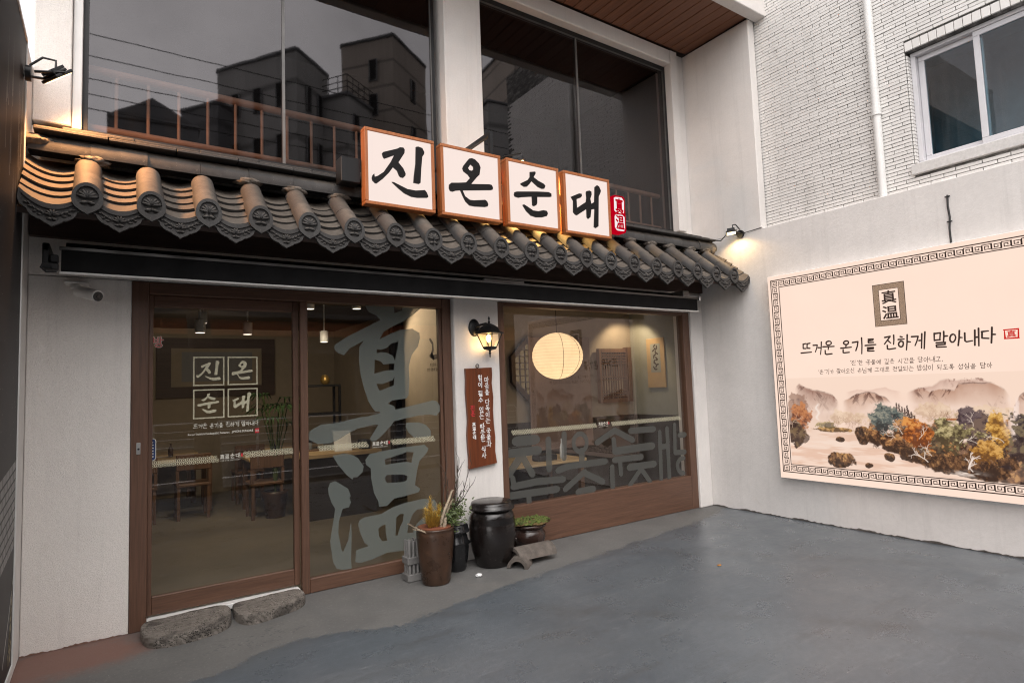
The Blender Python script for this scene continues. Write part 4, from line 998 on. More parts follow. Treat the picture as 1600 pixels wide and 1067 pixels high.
# ------------------------------------------------------------ tiled eave
TH = math.radians(40); CT, ST = math.cos(TH), math.sin(TH)
EY, EZ = -.72, 2.700
def sl(x, s, n): return (x, EY + s * CT - n * ST, EZ + s * ST + n * CT)
rf = part('roof_eave', MB().add([(XL + .004, -.68, 2.60), (XR - .004, -.68, 2.60), (XR - .004, .0, 3.06), (XL + .004, .0, 3.06), (XL + .004, -.70, 2.63), (XR - .004, -.70, 2.63), (XR - .004, -.05, 3.12), (XL + .004, -.05, 3.12)],
    [(0, 1, 2, 3), (4, 7, 6, 5), (0, 4, 5, 1), (3, 2, 6, 7), (0, 3, 7, 4), (1, 5, 6, 2)]).box(XL + .004, XR - .004, -.06, 0.0, 2.62, 3.05), M['dark_wood'], B)
RC = .074
def cover(s0, s1, r, vertical_cut):
    mb = MB(); n = 14; t = .013
    for ro, in ((r,),):
        vo = []; 
        for e, s in ((0, s0), (1, s1)):
            for rr in (ro, ro - t):
                for k in range(n + 1):
                    a = PI * k / n
                    xx, nn = rr * math.cos(a), rr * math.sin(a)
                    ss = s + (nn * math.tan(TH) if (e == 0 and vertical_cut) else 0)
                    vo.append(sl(xx, ss, nn))
        m = n + 1
        fo = []
        for k in range(n):
            fo.append((k, k + 1, 2 * m + k + 1, 2 * m + k))
            fo.append((m + k, 3 * m + k, 3 * m + k + 1, m + k + 1))
        mb.add(vo, fo, True)
        fe = []
        for k in range(n):
            fe.append((k, m + k, m + k + 1, k + 1)); fe.append((2 * m + k, 2 * m + k + 1, 3 * m + k + 1, 3 * m + k))
        fe += [(0, 2 * m, 3 * m, m), (n, m + n, 3 * m + n, 2 * m + n)]
        mb.add(vo, fe)
    return mb
def capfront(mb):
    f = lambda u, v, d=0: (u, EY + .004 - d, EZ + v)
    top = [(RC * 1.03 * math.cos(PI * k / 16), .098 * math.sin(PI * k / 16)) for k in range(17)]
    bot = [(-.073, -.022), (-.060, -.046), (-.036, -.066), (-.012, -.080), (0, -.088), (.012, -.080), (.036, -.066), (.060, -.046), (.073, -.022)]
    out = top + bot
    mb.flat(union([(out, [])]), f, .016)
    ring = [(.055 * math.cos(2 * PI * k / 20), .016 + .062 * math.sin(2 * PI * k / 20)) for k in range(20)]
    v, fs = union([(out, [ring])])
    mb.flat((v, fs), lambda u, w, d=0: f(u, w, .016 + d), .012)
    N = (0, -1, 0)
    for a in (-78, -52, -27, 27, 52, 78):
        q = math.radians(90 + a)
        c = (.026 * math.cos(q), 0.010 + .026 * math.sin(q))
        mb.dome(f(*c, .015), (math.cos(q), 0, math.sin(q)), .029, .0105, .020, N, 8, 3)
    mb.dome(f(0, .026, .015), (0, 0, 1), .026, .0055, .020, N, 8, 3)
    for sx in (-1, 1):
        mb.dome(f(sx * .017, -.019, .015), (1, 0, -.25 * sx), .021, .011, .020, N, 8, 3)
    return mb
me_cap = shared('end_cover_tile', capfront(cover(.004, .235, RC, True)), M['tile'])
me_cov = shared('cover_tile', cover(.238, .47, RC - .004, False), M['tile'])
def channel(k, front):
    mb = MB(); n = 10; t = .017
    s0, s1 = k * .098 + (0.0 if k else .002), k * .098 + .19
    vo = []
    for s, lift in ((s0, .034), (s1, .004)):
        for tt in (0, -t):
            for i in range(n + 1):
                q = -1 + 2 * i / n
                nn = -.066 + .060 * q * q + lift + tt
                ss = s + (nn * math.tan(TH) if (k == 0 and s == s0) else 0)
                vo.append(sl(q * .150, ss, nn))
    m = n + 1; fo = []; fe = []
    for i in range(n):
        fo.append((i, i + 1, 2 * m + i + 1, 2 * m + i)); fo.append((m + i, 3 * m + i, 3 * m + i + 1, m + i + 1))
        fe.append((i, m + i, m + i + 1, i + 1)); fe.append((2 * m + i, 2 * m + i + 1, 3 * m + i + 1, 3 * m + i))
    fe += [(0, 2 * m, 3 * m, m), (n, m + n, 3 * m + n, 2 * m + n)]
    mb.add(vo, fo, True); mb.add(vo, fe)
    if front:
        f = lambda u, v, d=0: (u, EY + .012 - d, EZ + v)
        top = [(-.15 + .30 * i / 12, (-.060 + .078 * (-1 + 2 * i / 12) ** 2)) for i in range(13)]
        hb = [(.151, -.002), (.153, -.030), (.143, -.056), (.124, -.074), (.113, -.080), (.108, -.098), (.090, -.118), (.066, -.132), (.052, -.135), (.040, -.146), (.018, -.158), (0, -.170)]
        bot = hb + [(-a, b) for a, b in hb[-2::-1]]
        out = top + bot
        mb.flat(union([(out, [])]), f, .014)
        inner = [(a * .90, -.085 + (b + .085) * .84 + (.008 if b < -.09 else 0)) for a, b in bot]
        topi = [(a * .93, b - .012) for a, b in top]
        v, fs = union([(out, [topi + inner])])
        mb.flat((v, fs), lambda u, w, d=0: f(u, w, .014 + d), .009)
        N = (0, -1, 0)
        for a in (-75, -45, -15, 15, 45, 75):
            q = math.radians(90 + a)
            mb.dome(f(.019 * math.cos(q), -.108 + .019 * math.sin(q), .013), (math.cos(q), 0, math.sin(q)), .021, .0078, .018, N, 7, 2)
        for sx in (-1, 1):
            mb.dome(f(sx * .012, -.129, .013), (1, 0, -.2 * sx), .015, .008, .018, N, 7, 2)
            for (a, b, rx, ry, an) in ((.044, -.094, .013, .006, 60), (.056, -.108, .012, .006, 10), (.062, -.084, .014, .006, 35), (.078, -.092, .012, .005, -20), (.082, -.070, .013, .005, 55), (.097, -.066, .013, .005, 20), (.104, -.048, .012, .005, 60), (.118, -.046, .010, .005, 20)):
                mb.dome(f(sx * a, b, .013), (sx * math.cos(math.radians(an)), 0, math.sin(math.radians(an))), rx * 1.1, ry * 1.15, .013, N, 7, 2)
    return mb
me_drop = shared('drop_eave_tile', channel(0, True), M['tile'])
me_ch = [None] + [shared('channel_tile', channel(k, False), M['tile']) for k in range(1, 5)]
PITCH = .3147
for i in range(21):
    x = -3.087 + PITCH * i
    j = lambda a: random.uniform(-a, a)
    inst('drop_eave_tile', me_drop, (x, j(.004), j(.003)), rf)
    for k in range(1, 5):
        o = inst('channel_tile', me_ch[k], (x, j(.006), j(.003)), rf)
    if i < 20:
        xx = -2.93 + PITCH * i
        inst('end_cover_tile', me_cap, (xx + j(.006), j(.007), j(.003)), rf)
        inst('cover_tile', me_cov, (xx + j(.007), j(.005), j(.003)), rf)
# ridge course and the flat tiles on top
mb = MB()
n = 14; vs = []; fs = []
for x in (-.153, .153):
    for k in range(n + 1):
        a = -.35 + (PI + .5) * k / n
        vs.append((x, .090 * math.cos(PI - a), .090 * math.sin(PI - a)))
for k in range(n):
    fs.append((k, k + 1, n + 2 + k, n + 1 + k))
mb.add(vs, fs, True); mb.add(vs, [tuple(range(n + 1)), tuple(range(n + 1, 2 * n + 2))[::-1]])
me_r = shared('ridge_tile', mb, M['tile'])
for i in range(21):
    inst('ridge_tile', me_r, (-3.08 + .3075 * i, -.318 + random.uniform(-.004, .004), 3.095 + random.uniform(-.004, .004)), rf)
me_f = shared('flat_tile', MB().box(-.186, .186, 0, .46, 0, .019, .003), M['tile'])
for lay, (yy, zz, x0) in enumerate(((-.425, 3.186, -3.02), (-.405, 3.208, -2.88))):
    x = x0
    while x < 3.05:
        o = inst('flat_tile', me_f, (x, yy + random.uniform(-.012, .006), zz + random.uniform(-.002, .002)), rf)
        o.rotation_euler = (random.uniform(-.01, .01), random.uniform(-.006, .006), random.uniform(-.012, .012))
        x += .377
part('flashing', MB().add([(-3.2, -.392, 3.222), (3.12, -.392, 3.222), (3.12, .098, 3.402), (-3.2, .098, 3.402), (-3.2, -.392, 3.214), (3.12, -.392, 3.214), (3.12, .098, 3.394), (-3.2, .098, 3.394)], [(0, 1, 2, 3), (4, 7, 6, 5), (0, 4, 5, 1), (3, 2, 6, 7), (0, 3, 7, 4), (1, 5, 6, 2)]), M['tile'], rf)
def blob(c, r, seed, flat=.6):
    bm = bmesh.new(); bmesh.ops.create_icosphere(bm, subdivisions=3, radius=1)
    from mathutils import noise as mn
    mb = MB()
    vs = [(c[0] + v.co.x * r[0] * (1 + .5 * mn.noise(v.co * 2.3 + Vector((seed, 0, 0)))), c[1] + v.co.y * r[1] * (1 + .5 * mn.noise(v.co * 2.3 + Vector((0, seed, 0)))), c[2] + v.co.z * r[2] * (1 + .6 * mn.noise(v.co * 3.1 + Vector((0, 0, seed))))) for v in bm.verts]
    mb.add(vs, [tuple(v.index for v in f.verts) for f in bm.faces], True)
    bm.free()
    return mb
for i in (0, 3, 4, 5, 13, 14, 15, 16, 17, 18, 19):
    x = -2.93 + PITCH * i
    part('mortar_patch', blob((x + random.uniform(-.02, .04), -.375, 3.055 + random.uniform(-.01, .015)), (.085, .045, .032), i * 3.1), M['mortar'], rf)
part('mortar_patch', blob((-3.2, -.36, 3.13), (.09, .07, .04), 4.4), M['mortar'], rf)
part('mortar_patch', blob((3.16, -.32, 3.10), (.05, .10, .10), 2.4), M['mortar'], rf)
# ------------------------------------------------------------ rooms seen through the shop glass
part('interior_floor', MB().box(-3.4, 3.3, .125, 6.4, -.03, .012), M['int_floor'], B)
part('ceiling', MB().box(-3.4, 3.4, .20, 6.4, 2.66, 2.72), M['int_ceil'], B)
part('interior_wall', MB().box(-3.4, .6, 6.0, 6.1, .0, 2.7), M['int_beige'], B)
part('interior_wall', MB().box(-3.4, -3.3, .25, 6.0, .0, 2.7), M['int_beige'], B)
part('interior_wall', MB().box(.105, .24, .26, 1.75, .0, 2.655), M['int_beige'], B)
part('interior_wall', MB().box(.6, .7, 3.2, 6.0, .0, 2.7), M['int_beige'], B)
part('interior_wall', MB().box(1.02, 3.25, 1.13, 1.25, 1.1, 2.655), M['int_beige'], B)
part('interior_wall', MB().box(3.25, 3.34, .26, 1.25, 1.1, 2.655), M['int_grey'], B)
part('wainscot', MB().box(1.02, 3.25, 1.11, 1.25, .02, 1.098), M['int_dark'], B)
part('wainscot', MB().box(3.235, 3.34, .26, 1.109, .02, 1.098), M['int_dark'], B)
part('interior_wall', MB().box(.55, 3.45, 3.2, 3.3, 0, 2.7).box(3.3, 3.4, 1.26, 3.2, 0, 2.7), M['int_dark'], B)

# paper lantern
L_ = thing('paper_lantern', 'round cream paper lantern glowing behind the shop window', 'lantern', (1.517, .6, 1.60))
def papermat():
    t = NT('glowing ribbed lantern paper')
    w = t.n('ShaderNodeTexWave'); w.bands_direction = 'Z'; w.inputs['Scale'].default_value = 9.0; w.inputs['Distortion'].default_value = .6; w.inputs['Detail Scale'].default_value = 3
    t.l(t.coord(), w.inputs['Vector'])
    c = t.ramp(w.outputs['Fac'], (0, (.62, .53, .42, 1)), (.25, (.80, .69, .55, 1)))
    c = t.mix(.4, c, t.ramp(t.noise(t.coord(), 5, 4), (.3, (.55, .42, .28, 1)), (.7, (.84, .67, .48, 1))))
    e = t.n('ShaderNodeEmission'); e.inputs['Strength'].default_value = .36 * EM
    t.l(c, e.inputs['Color'])
    d = t.n('ShaderNodeBsdfTranslucent'); t.l(c, d.inputs['Color'])
    a = t.n('ShaderNodeAddShader'); t.l(e.outputs[0], a.inputs[0]); t.l(d.outputs[0], a.inputs[1])
    t.l(a.outputs[0], t.out.inputs['Surface'])
    return t.m
pr = [(.297 * math.cos(a) * (1 - .012 * (k % 2)), 1.878 + .270 * math.sin(a)) for k, a in enumerate([math.radians(-84 + 168 * i / 32) for i in range(33)])]
part('paper_shade', MB().lathe(pr, 1.517, .6, 0, 36), papermat(), L_)
part('cord', MB().tube([(1.517, .6, 2.14), (1.517, .6, 2.66)], .004, 6), M['black_plastic'], L_)
part('wire_hoop', MB().tube([(1.517 + .296 * math.cos(a) * .35, .6 - .296 * math.cos(a) * .935, 1.878 + .269 * math.sin(a)) for a in [math.radians(-85 + 170 * i / 20) for i in range(21)]], .003, 5).tube([(1.517 - .296 * math.cos(a) * .42, .6 - .296 * math.cos(a) * .905, 1.878 + .269 * math.sin(a)) for a in [math.radians(-85 + 170 * i / 20) for i in range(21)]], .003, 5), M['chair_wood'], L_)

# octagonal lattice with lit paper, cloth banner, lattice panel, hanging scroll
O_ = thing('octagonal_lattice', 'dark octagonal lattice window with lit paper left of the lantern', 'lattice window', (1.78, 1.11, 1.1))
R8 = lambda r: [(1.555 + r * math.cos(PI / 8 + PI / 4 * k), 1.745 + r * math.sin(PI / 8 + PI / 4 * k)) for k in range(8)]
part('lit_paper', polys(MB(), [R8(.36)], PF(1.118)), emis('lit window paper', (.80, .52, .24, 1), .55 * EM, .25), O_)
part('frame', MB().flat(union([(R8(.405), [R8(.345)])]), PF(1.112), .05), M['dark_wood'], O_)
lm = MB()
for k in range(-4, 5):
    h_ = math.sqrt(max(0, .345 ** 2 - (k * .078) ** 2)) * .98
    lm.box(1.555 + k * .078 - .006, 1.555 + k * .078 + .006, 1.085, 1.10, 1.745 - h_, 1.745 + h_)
    lm.box(1.555 - h_, 1.555 + h_, 1.078, 1.084, 1.745 + k * .078 - .006, 1.745 + k * .078 + .006)
part('lattice_bars', lm, M['dark_wood'], O_, kind='stuff')
solo('cloth_banner', MB().box(1.425, 2.42, 1.055, 1.062, .75, 2.14, .002), M['banner'], 'plain dusky brown cloth hanging behind the lit paper lantern', 'banner')
P_ = thing('lattice_panel', 'brown wooden lattice door panel on the beige wall right of the lantern', 'lattice panel', (2.83, 1.08, 1.28))
part('frame', MB().box(2.57, 2.61, 1.04, 1.10, 1.28, 2.0, .004).box(3.06, 3.13, 1.0, 1.10, 1.28, 2.02, .004).box(2.611, 3.059, 1.04, 1.10, 1.28, 1.33).box(2.611, 3.059, 1.04, 1.10, 1.95, 2.0), M['chair_wood'], P_)
mb = MB()
for k in range(1, 10):
    mb.box(2.611 + .0448 * k - .006, 2.611 + .0448 * k + .006, 1.055, 1.07, 1.33, 1.95)
for z in (1.36, 1.40, 1.44, 1.58, 1.62, 1.80, 1.84, 1.88, 1.92):
    mb.box(2.611, 3.059, 1.045, 1.054, z - .006, z + .006)
part('lattice_bars', mb, M['chair_wood'], P_)
H_ = thing('hanging_scroll', 'tan hanging scroll with a dark ink picture on the grey wall inside the window', 'scroll', (3.235, .66, 1.46))
part('backing', MB().box(3.228, 3.246, .505, .815, 1.46, 2.115, .002), M['paperish'], H_)
part('picture', MB().box(3.225, 3.2275, .575, .745, 1.66, 2.04), M['int_grey'], H_)
mb = MB()
for k in range(16):
    z = 1.70 + .021 * k; y = .66 + .03 * math.sin(k * 1.7)
    mb.dome((3.2249, y, z), (0, math.cos(k), math.sin(k)), .030, .012, .001, (-1, 0, 0), 7, 1)
part('ink_drawing', mb, M['ink'], H_)
T_ = thing('window_table', 'pale wooden table top standing inside the right shop window', 'table', (1.0, .62, 0))
part('tabletop', MB().box(.42, 1.62, .28, .96, .69, .725, .005), M['table_wood'], T_)
for a in (.47, 1.57):
    for b in (.33, .91):
        part('leg', MB().box(a - .025, a + .025, b - .025, b + .025, .012, .689), M['chair_wood'], T_)
D_ = solo('black_case', MB().box(1.02, 1.27, .36, .50, .726, .79, .01), M['black_plastic'], 'small black case lying on the table inside the right window', 'case')
solo('white_bottle', MB().lathe([(.022, .726), (.026, .76), (.022, .85), (.008, .90), (.007, .945)], 1.38, .42, 0, 14), M['paper_white'], 'slim white bottle on the table inside the right window', 'bottle')

# dining room behind the sliding door
R_ = thing('framed_picture', 'large dark framed picture on the back wall of the dining room', 'picture', (-1.3, 5.98, 1.55))
part('frame', MB().flat(union([(rect(-2.2, 1.55, -.45, 2.50), [rect(-2.0, 1.72, -.65, 2.34)])]), PF(5.99), .05), M['dark_wood'], R_)
part('mount', MB().quad(*[PF(5.985)(a, b) for a, b in rect(-2.0, 1.72, -.65, 2.34)]), M['int_beige'], R_)
part('picture', MB().quad(*[PF(5.98)(a, b) for a, b in rect(-1.85, 1.80, -.80, 2.28)]), M['bld_dark'], R_)
def chair(x, y, rz, label, first=[None]):
    t = thing('dining_chair', label, 'chair', (x, y, .012), 'chairs in the dining room')
    t.rotation_euler = (0, 0, rz)
    if first[0] is None:
        WLOC[t.name] = (0, 0, 0)
        ps = [part('seat', MB().box(-.2, .2, -.2, .2, .41, .45, .01), M['chair_wood'], t), part('backrest', MB().box(-.2, .2, .17, .20, .62, .82, .008).box(-.2, -.165, .17, .20, .45, .62).box(.165, .2, .17, .20, .45, .62), M['chair_wood'], t)]
        for a in (-.17, .17):
            for b in (-.17, .17):
                ps.append(part('leg', MB().box(a - .018, a + .018, b - .018, b + .018, 0, .409), M['chair_wood'], t))
        first[0] = ps
    else:
        for p in first[0]:
            c = p.copy(); COL.objects.link(c); c.parent = t; WLOC[c.name] = (0, 0, 0)
def dtable(x, y, label):
    t = thing('dining_table', label, 'table', (x, y, .012), 'tables in the dining room')
    part('tabletop', MB().box(x - .6, x + .6, y - .35, y + .35, .70, .74, .006), M['table_wood'], t)
    for a in (-.54, .54):
        for b in (-.29, .29):
            part('leg', MB().box(x + a - .03, x + a + .03, y + b - .03, y + b + .03, .013, .699), M['chair_wood'], t)
dtable(-.72, 3.75, 'wooden dining table seen through the sliding door beside the palm')
dtable(-.55, 5.2, 'wooden dining table near the back wall of the dining room')
chair(-1.15, 3.35, PI, 'brown wooden chair at the near side of the dining table by the palm')
chair(-.62, 3.15, PI, 'brown wooden chair in front of the dining table nearest the fixed glazing')
chair(-1.1, 4.75, PI, 'brown wooden chair near the back wall of the dining room')
K_ = thing('serving_counter', 'wooden serving counter slab behind the large frosted characters', 'counter', (-.2, 2.75, 0))
part('slab', MB().box(-.9, .1, 2.5, 2.95, .76, .81, .006), M['table_wood'], K_)
part('front_panel', MB().box(-.85, .05, 2.6, 2.64, .013, .759), M['int_dark'], K_)
V_ = thing('black_shelf', 'black metal shelf frame by the dining room wall', 'shelf', (-.42, 3.4, .012))
part('frame', MB().box(-.66, -.63, 3.3, 3.33, .012, 1.66).box(-.19, -.16, 3.3, 3.33, .012, 1.66).box(-.66, -.63, 3.55, 3.58, .012, 1.66).box(-.19, -.16, 3.55, 3.58, .012, 1.66), M['black_metal'], V_)
for z in (1.63, 1.25, .9):
    part('shelf_board', MB().box(-.628, -.192, 3.29, 3.59, z, z + .03), M['black_metal'], V_)
solo('gilt_pot', MB().lathe([(.03, 1.661), (.06, 1.69), (.068, 1.73), (.045, 1.775), (.04, 1.79)], -.34, 3.42, 0, 16), M['gold'], 'small gilt pot standing on the black shelf', 'pot')
def palm(x, y, label):
    t = thing('palm_plant', label, 'plant', (x, y, .012))
    part('planter', MB().lathe([(.11, .013), (.15, .30), (.155, .34), (.13, .34), (.12, .30)], x, y, 0, 18), M['brown_pot'], t)
    mb = MB(); st = MB()
    r = random.Random(3)
    for k in range(11):
        a = k * 2.4; h = r.uniform(1.05, 1.55); dx, dy = .16 * math.cos(a), .16 * math.sin(a)
        st.tube([(x, y, .3), (x + dx * .4, y + dy * .4, h * .7), (x + dx, y + dy, h)], .007, 5)
        for q in range(9):
            b = a + (q - 4) * .36; L = r.uniform(.22, .33)
            p0 = Vector((x + dx, y + dy, h)); d = Vector((math.cos(b), math.sin(b), .18))
            p1 = p0 + d * L * .55; p2 = p0 + d * L + Vector((0, 0, -.12))
            s = Vector((-math.sin(b), math.cos(b), 0)) * .016
            mb.add([p0, p1 + s, p2, p1 - s], [(0, 1, 2, 3)])
    part('stem', st, M['leaf'], t)
    part('leaf', mb, M['palm'], t, False, 'stuff')
palm(-1.05, 3.2, 'palm plant with fan leaves in a pot behind the sliding door')
# ink brush picture and note on the partition wall
def PW(y, z): return (.103, y, z)
C_ = thing('ink_print', 'dark ink brush print with two small lines of writing on the lit partition wall', 'print', (.103, 1.1, 1.8))
mb = MB()
for pts, w in (([(1.05, 2.09), (.99, 2.04), (.985, 1.97), (1.02, 1.91)], .045), ([(1.05, 1.91), (.97, 1.89), (.86, 1.895), (.80, 1.90)], .06), ([(1.02, 1.93), (.98, 1.88)], .05)):
    tri = union(brush(pts, w)); mb.add([PW(*p) for p in tri[0]], tri[1])
part('brush_mark', mb, M['ink'], C_, False)
mb = MB()
for txt, y0, z0 in (('한그릇의 온기', 1.06, 1.79), ('진한 국물에 담은 정성', 1.14, 1.74)):
    for tri in hangul(txt, .034, .12)[0]:
        mb.add([PW(y0 - p[0], z0 + p[1]) for p in tri[0]], tri[1])
part('small_lettering', mb, M['ink'], C_, False)
# ceiling spots
def cspot(x, y, z, label, drop=0.0, tilt=(0, 0)):
    t = thing('ceiling_spot', label, 'spotlight', (x, y, z), 'ceiling spots')
    part('housing', MB().lathe([(.048, 0.0), (.05, .02), (.05, .13), (.03, .14)], x, y, z, 18).tube([(x, y, z + .13), (x, y, 2.66)], .008, 6), M['white_metal'], t)
    part('lamp_face', MB().lathe([(.0001, -.001), (.044, -.001)], x, y, z, 18), M['spot_face'], t)
    return t
c1 = cspot(-.973, 1.83, 2.48, 'white ceiling spot nearest the sliding door post')
c2 = cspot(-.50, 1.66, 2.48, 'white ceiling spot above the large frosted characters')
c3 = cspot(-.62, 2.5, 2.17, 'white pendant spot hanging lower behind the frosted characters')
c4 = cspot(-1.9, 3.0, 2.42, 'white ceiling spot deep behind the boxed letters of the sliding door')
lamp('spot_beam', 'SPOT', (-.973, 1.83, 2.46), 36 * EM, (1, .84, .62), c1, (-.8, 3.2, .6), .04, 100)
lamp('spot_beam', 'SPOT', (-.50, 1.66, 2.46), 75 * EM, (1, .82, .58), c2, (.105, 1.1, 1.9), .04, 95)
lamp('spot_beam', 'SPOT', (-.62, 2.5, 2.15), 20 * EM, (1, .82, .58), c3, (-.2, 4.2, .8), .04, 100)
lamp('spot_beam', 'SPOT', (-1.9, 3.0, 2.40), 55 * EM, (1, .84, .62), c4, (-1.5, 5.6, .8), .04, 120)
c5 = cspot(2.92, .78, 2.45, 'white ceiling spot above the lattice panel')
lamp('spot_beam', 'SPOT', (2.92, .78, 2.43), 30 * EM, (1, .78, .50), c5, (3.12, 1.12, 1.5), .04, 120)
lamp('lantern_light', 'POINT', (1.517, .6, 1.85), 5 * EM, (1, .72, .40), L_, None, .2)
c6 = cspot(-1.55, 2.2, 2.22, 'white pendant spot hanging right of centre in the sliding door')
c7 = cspot(-2.05, 1.9, 2.20, 'white pendant spot hanging left of centre in the sliding door')
lamp('spot_beam', 'SPOT', (-1.55, 2.2, 2.20), 40 * EM, (1, .82, .58), c6, (-1.5, 2.0, 0), .04, 110)
lamp('spot_beam', 'SPOT', (-2.05, 1.9, 2.18), 30 * EM, (1, .82, .58), c7, (-2.0, 2.4, 0), .04, 110)
# more of the dining room: tables, chairs and things on them
dtable(-2.2, 4.6, 'wooden dining table at the left side of the dining room')
dtable(-2.3, 5.5, 'wooden dining table below the framed picture')
chair(-2.5, 4.0, PI, 'brown wooden chair at the near side of the left dining table')
chair(-1.9, 4.0, PI, 'brown wooden chair nearest the middle of the left dining table')
chair(-.2, 3.2, PI, 'brown wooden chair half hidden behind the serving counter')
def bottle(x, y, z, label, m):
    solo('sauce_bottle', MB().lathe([(.03, z), (.032, z + .10), (.014, z + .14), (.012, z + .18)], x, y, 0, 12), M[m], label, 'bottle', 'bottles on the dining tables')
bottle(-.95, 3.75, .755, 'small dark bottle on the dining table by the palm', 'onggi')
bottle(-.45, 3.8, .755, 'pale bottle on the dining table by the palm', 'paper_white')
bottle(-2.1, 4.6, .755, 'small dark bottle on the left dining table', 'brown_pot')
Mn = thing('menu_stand', 'white menu card stand on the serving counter', 'menu', (-.35, 2.66, .811))
part('card', MB().add([(-.46, 2.64, .811), (-.24, 2.64, .811), (-.24, 2.72, 1.06), (-.46, 2.72, 1.06), (-.46, 2.655, .811), (-.24, 2.655, .811), (-.24, 2.735, 1.06), (-.46, 2.735, 1.06)], [(0, 1, 2, 3), (4, 7, 6, 5), (0, 4, 5, 1), (3, 2, 6, 7), (0, 3, 7, 4), (1, 5, 6, 2)]), M['paper_white'], Mn)
part('foot', MB().box(-.42, -.28, 2.656, 2.80, .811, .822), M['black_plastic'], Mn)
solo('card_reader', MB().box(-.12, .0, 2.62, 2.80, .811, .93, .015), M['black_plastic'], 'black card reader box on the serving counter', 'card reader')
# ------------------------------------------------------------ awning
A_ = thing('rolled_awning', 'black rolled up awning with silver edge rails above the shop front', 'awning', (-.15, -.2, 2.3))
part('front_bar', MB().box(-3.06, 2.815, -.40, -.372, 2.336, 2.468, .004), M['awning'], A_)
part('top_rail', MB().box(-3.07, 2.82, -.408, -.372, 2.469, 2.477).box(-3.07, 2.82, -.404, -.372, 2.4785, 2.488), M['steel'], A_)
part('bottom_rail', MB().box(-3.07, 2.83, -.405, -.374, 2.322, 2.335, .003), M['white_metal'], A_)
part('fabric', MB().box(-3.05, 2.80, -.371, -.05, 2.462, 2.466), M['awning'], A_)
part('roller', MB().tube([(-3.05, -.11, 2.53), (2.8, -.11, 2.53)], .045, 14), M['awning'], A_)
part('end_bracket', MB().box(-3.15, -3.115, -.42, -.05, 2.45, 2.50, .006).box(-3.15, -3.115, -.42, -.36, 2.36, 2.50, .006).box(-3.112, -3.072, -.43, -.375, 2.385, 2.43, .005), M['black_metal'], A_)
part('gear_box', MB().tube([(-3.15, -.39, 2.37), (-3.10, -.39, 2.37)], .032, 14).box(-3.11, -3.072, -.42, -.37, 2.34, 2.384, .006), M['black_plastic'], A_)
part('end_bracket', MB().box(2.83, 2.86, -.42, -.05, 2.45, 2.50, .006).box(2.70, 2.80, -.30, -.05, 2.50, 2.58, .006), M['alu'], A_)
mb = MB().tube([(-3.14, -.41, 2.39), (-3.155, -.42, 2.35), (-3.13, -.42, 2.325), (-3.08, -.41, 2.33)], .006, 6)
part('cable', mb, M['black_plastic'], A_)
part('arm', MB().box(.05, .50, -.22, -.17, 2.512, 2.55, .006), M['alu'], A_)

# ------------------------------------------------------------ sign boxes
ZB, ZT = 2.962, 3.562
for key, x0, lab in (('jin', -1.223, 'leftmost lit square sign box with the black letter 진'), ('on', -.576, 'lit square sign box with the black letter 온 in front of the upper pillar'), ('sun', .071, 'lit square sign box with the black letter 순'), ('dae', .718, 'rightmost lit square sign box with the black letter 대 beside the red seal box')):
    x1 = x0 + .588
    t = thing('sign_box', lab, 'sign', ((x0 + x1) / 2, -.56, ZB), 'lit square sign boxes above the tiled eave')
    t_ = .026
    fr = MB().box(x0, x1, -.612, -.525, ZB, ZB + t_, .003).box(x0, x1, -.612, -.525, ZT - t_, ZT, .003).box(x0, x0 + t_, -.612, -.525, ZB + t_ + .0005, ZT - t_ - .0005, .003).box(x1 - t_, x1, -.612, -.525, ZB + t_ + .0005, ZT - t_ - .0005, .003)
    part('frame', fr, M['sign_wood'], t)
    part('back_panel', MB().box(x0 + t_, x1 - t_, -.535, -.527, ZB + t_, ZT - t_), M['black_metal'], t)
    part('lit_face', MB().box(x0 + t_ + .0005, x1 - t_ - .0005, -.602, -.596, ZB + t_ + .0005, ZT - t_ - .0005), M['lightbox'], t)
    cx = {'jin': -.929, 'on': -.2825, 'sun': .3645, 'dae': 1.012}[key]; cz = {'jin': 3.264, 'on': 3.264, 'sun': 3.262, 'dae': 3.26}[key]
    shp = [([(cx + a, cz + b) for a, b in o], [[(cx + a, cz + b) for a, b in h] for h in hh]) for o, hh in SIGN[key]]
    part('letter', MB().flat(union(shp), PF(-.6025), .012), M['ink_black'], t)
t = thing('seal_sign', 'small red rounded lit seal box with white and red 真温 characters', 'sign', (1.435, -.56, 3.04))
def rrect(x0, y0, x1, y1, r, n=5):
    o = []
    for cx, cy, a0 in ((x1 - r, y1 - r, 0), (x0 + r, y1 - r, 90), (x0 + r, y0 + r, 180), (x1 - r, y0 + r, 270)):
        o += [(cx + r * math.cos(math.radians(a0 + 90 * k / n)), cy + r * math.sin(math.radians(a0 + 90 * k / n))) for k in range(n + 1)]
    return o
part('box', MB().flat(union([(rrect(1.345, 3.042, 1.515, 3.422, .035), [])]), PF(-.52), .085), M['seal_red'], t)
def wob(o, a): return [(p[0] + random.uniform(-a, a), p[1] + random.uniform(-a, a)) for p in o]
part('white_field', MB().flat(union([(wob(rrect(1.363, 3.24, 1.497, 3.404, .03), .004), []), (wob(rrect(1.363, 3.062, 1.497, 3.226, .03), .004), [])]), PF(-.606), .001), M['seal_white'], t)
mb = MB().flat(fit(noto('真', .03), 1.375, 3.228, 1.488, 3.396), PF(-.6075), .001).flat(fit(noto('温', .03), 1.372, 3.072, 1.490, 3.222), PF(-.6075), .001)
part('letter', mb, M['seal_red'], t)
t = thing('sign_bracket', 'black steel brackets carrying the lit sign boxes from the pillar', 'bracket', (0, -.3, 3.3))
for x in (-.05, .95):
    part('arm', MB().box(x - .015, x + .015, -.524, -.002, 3.30, 3.33), M['black_metal'], t)
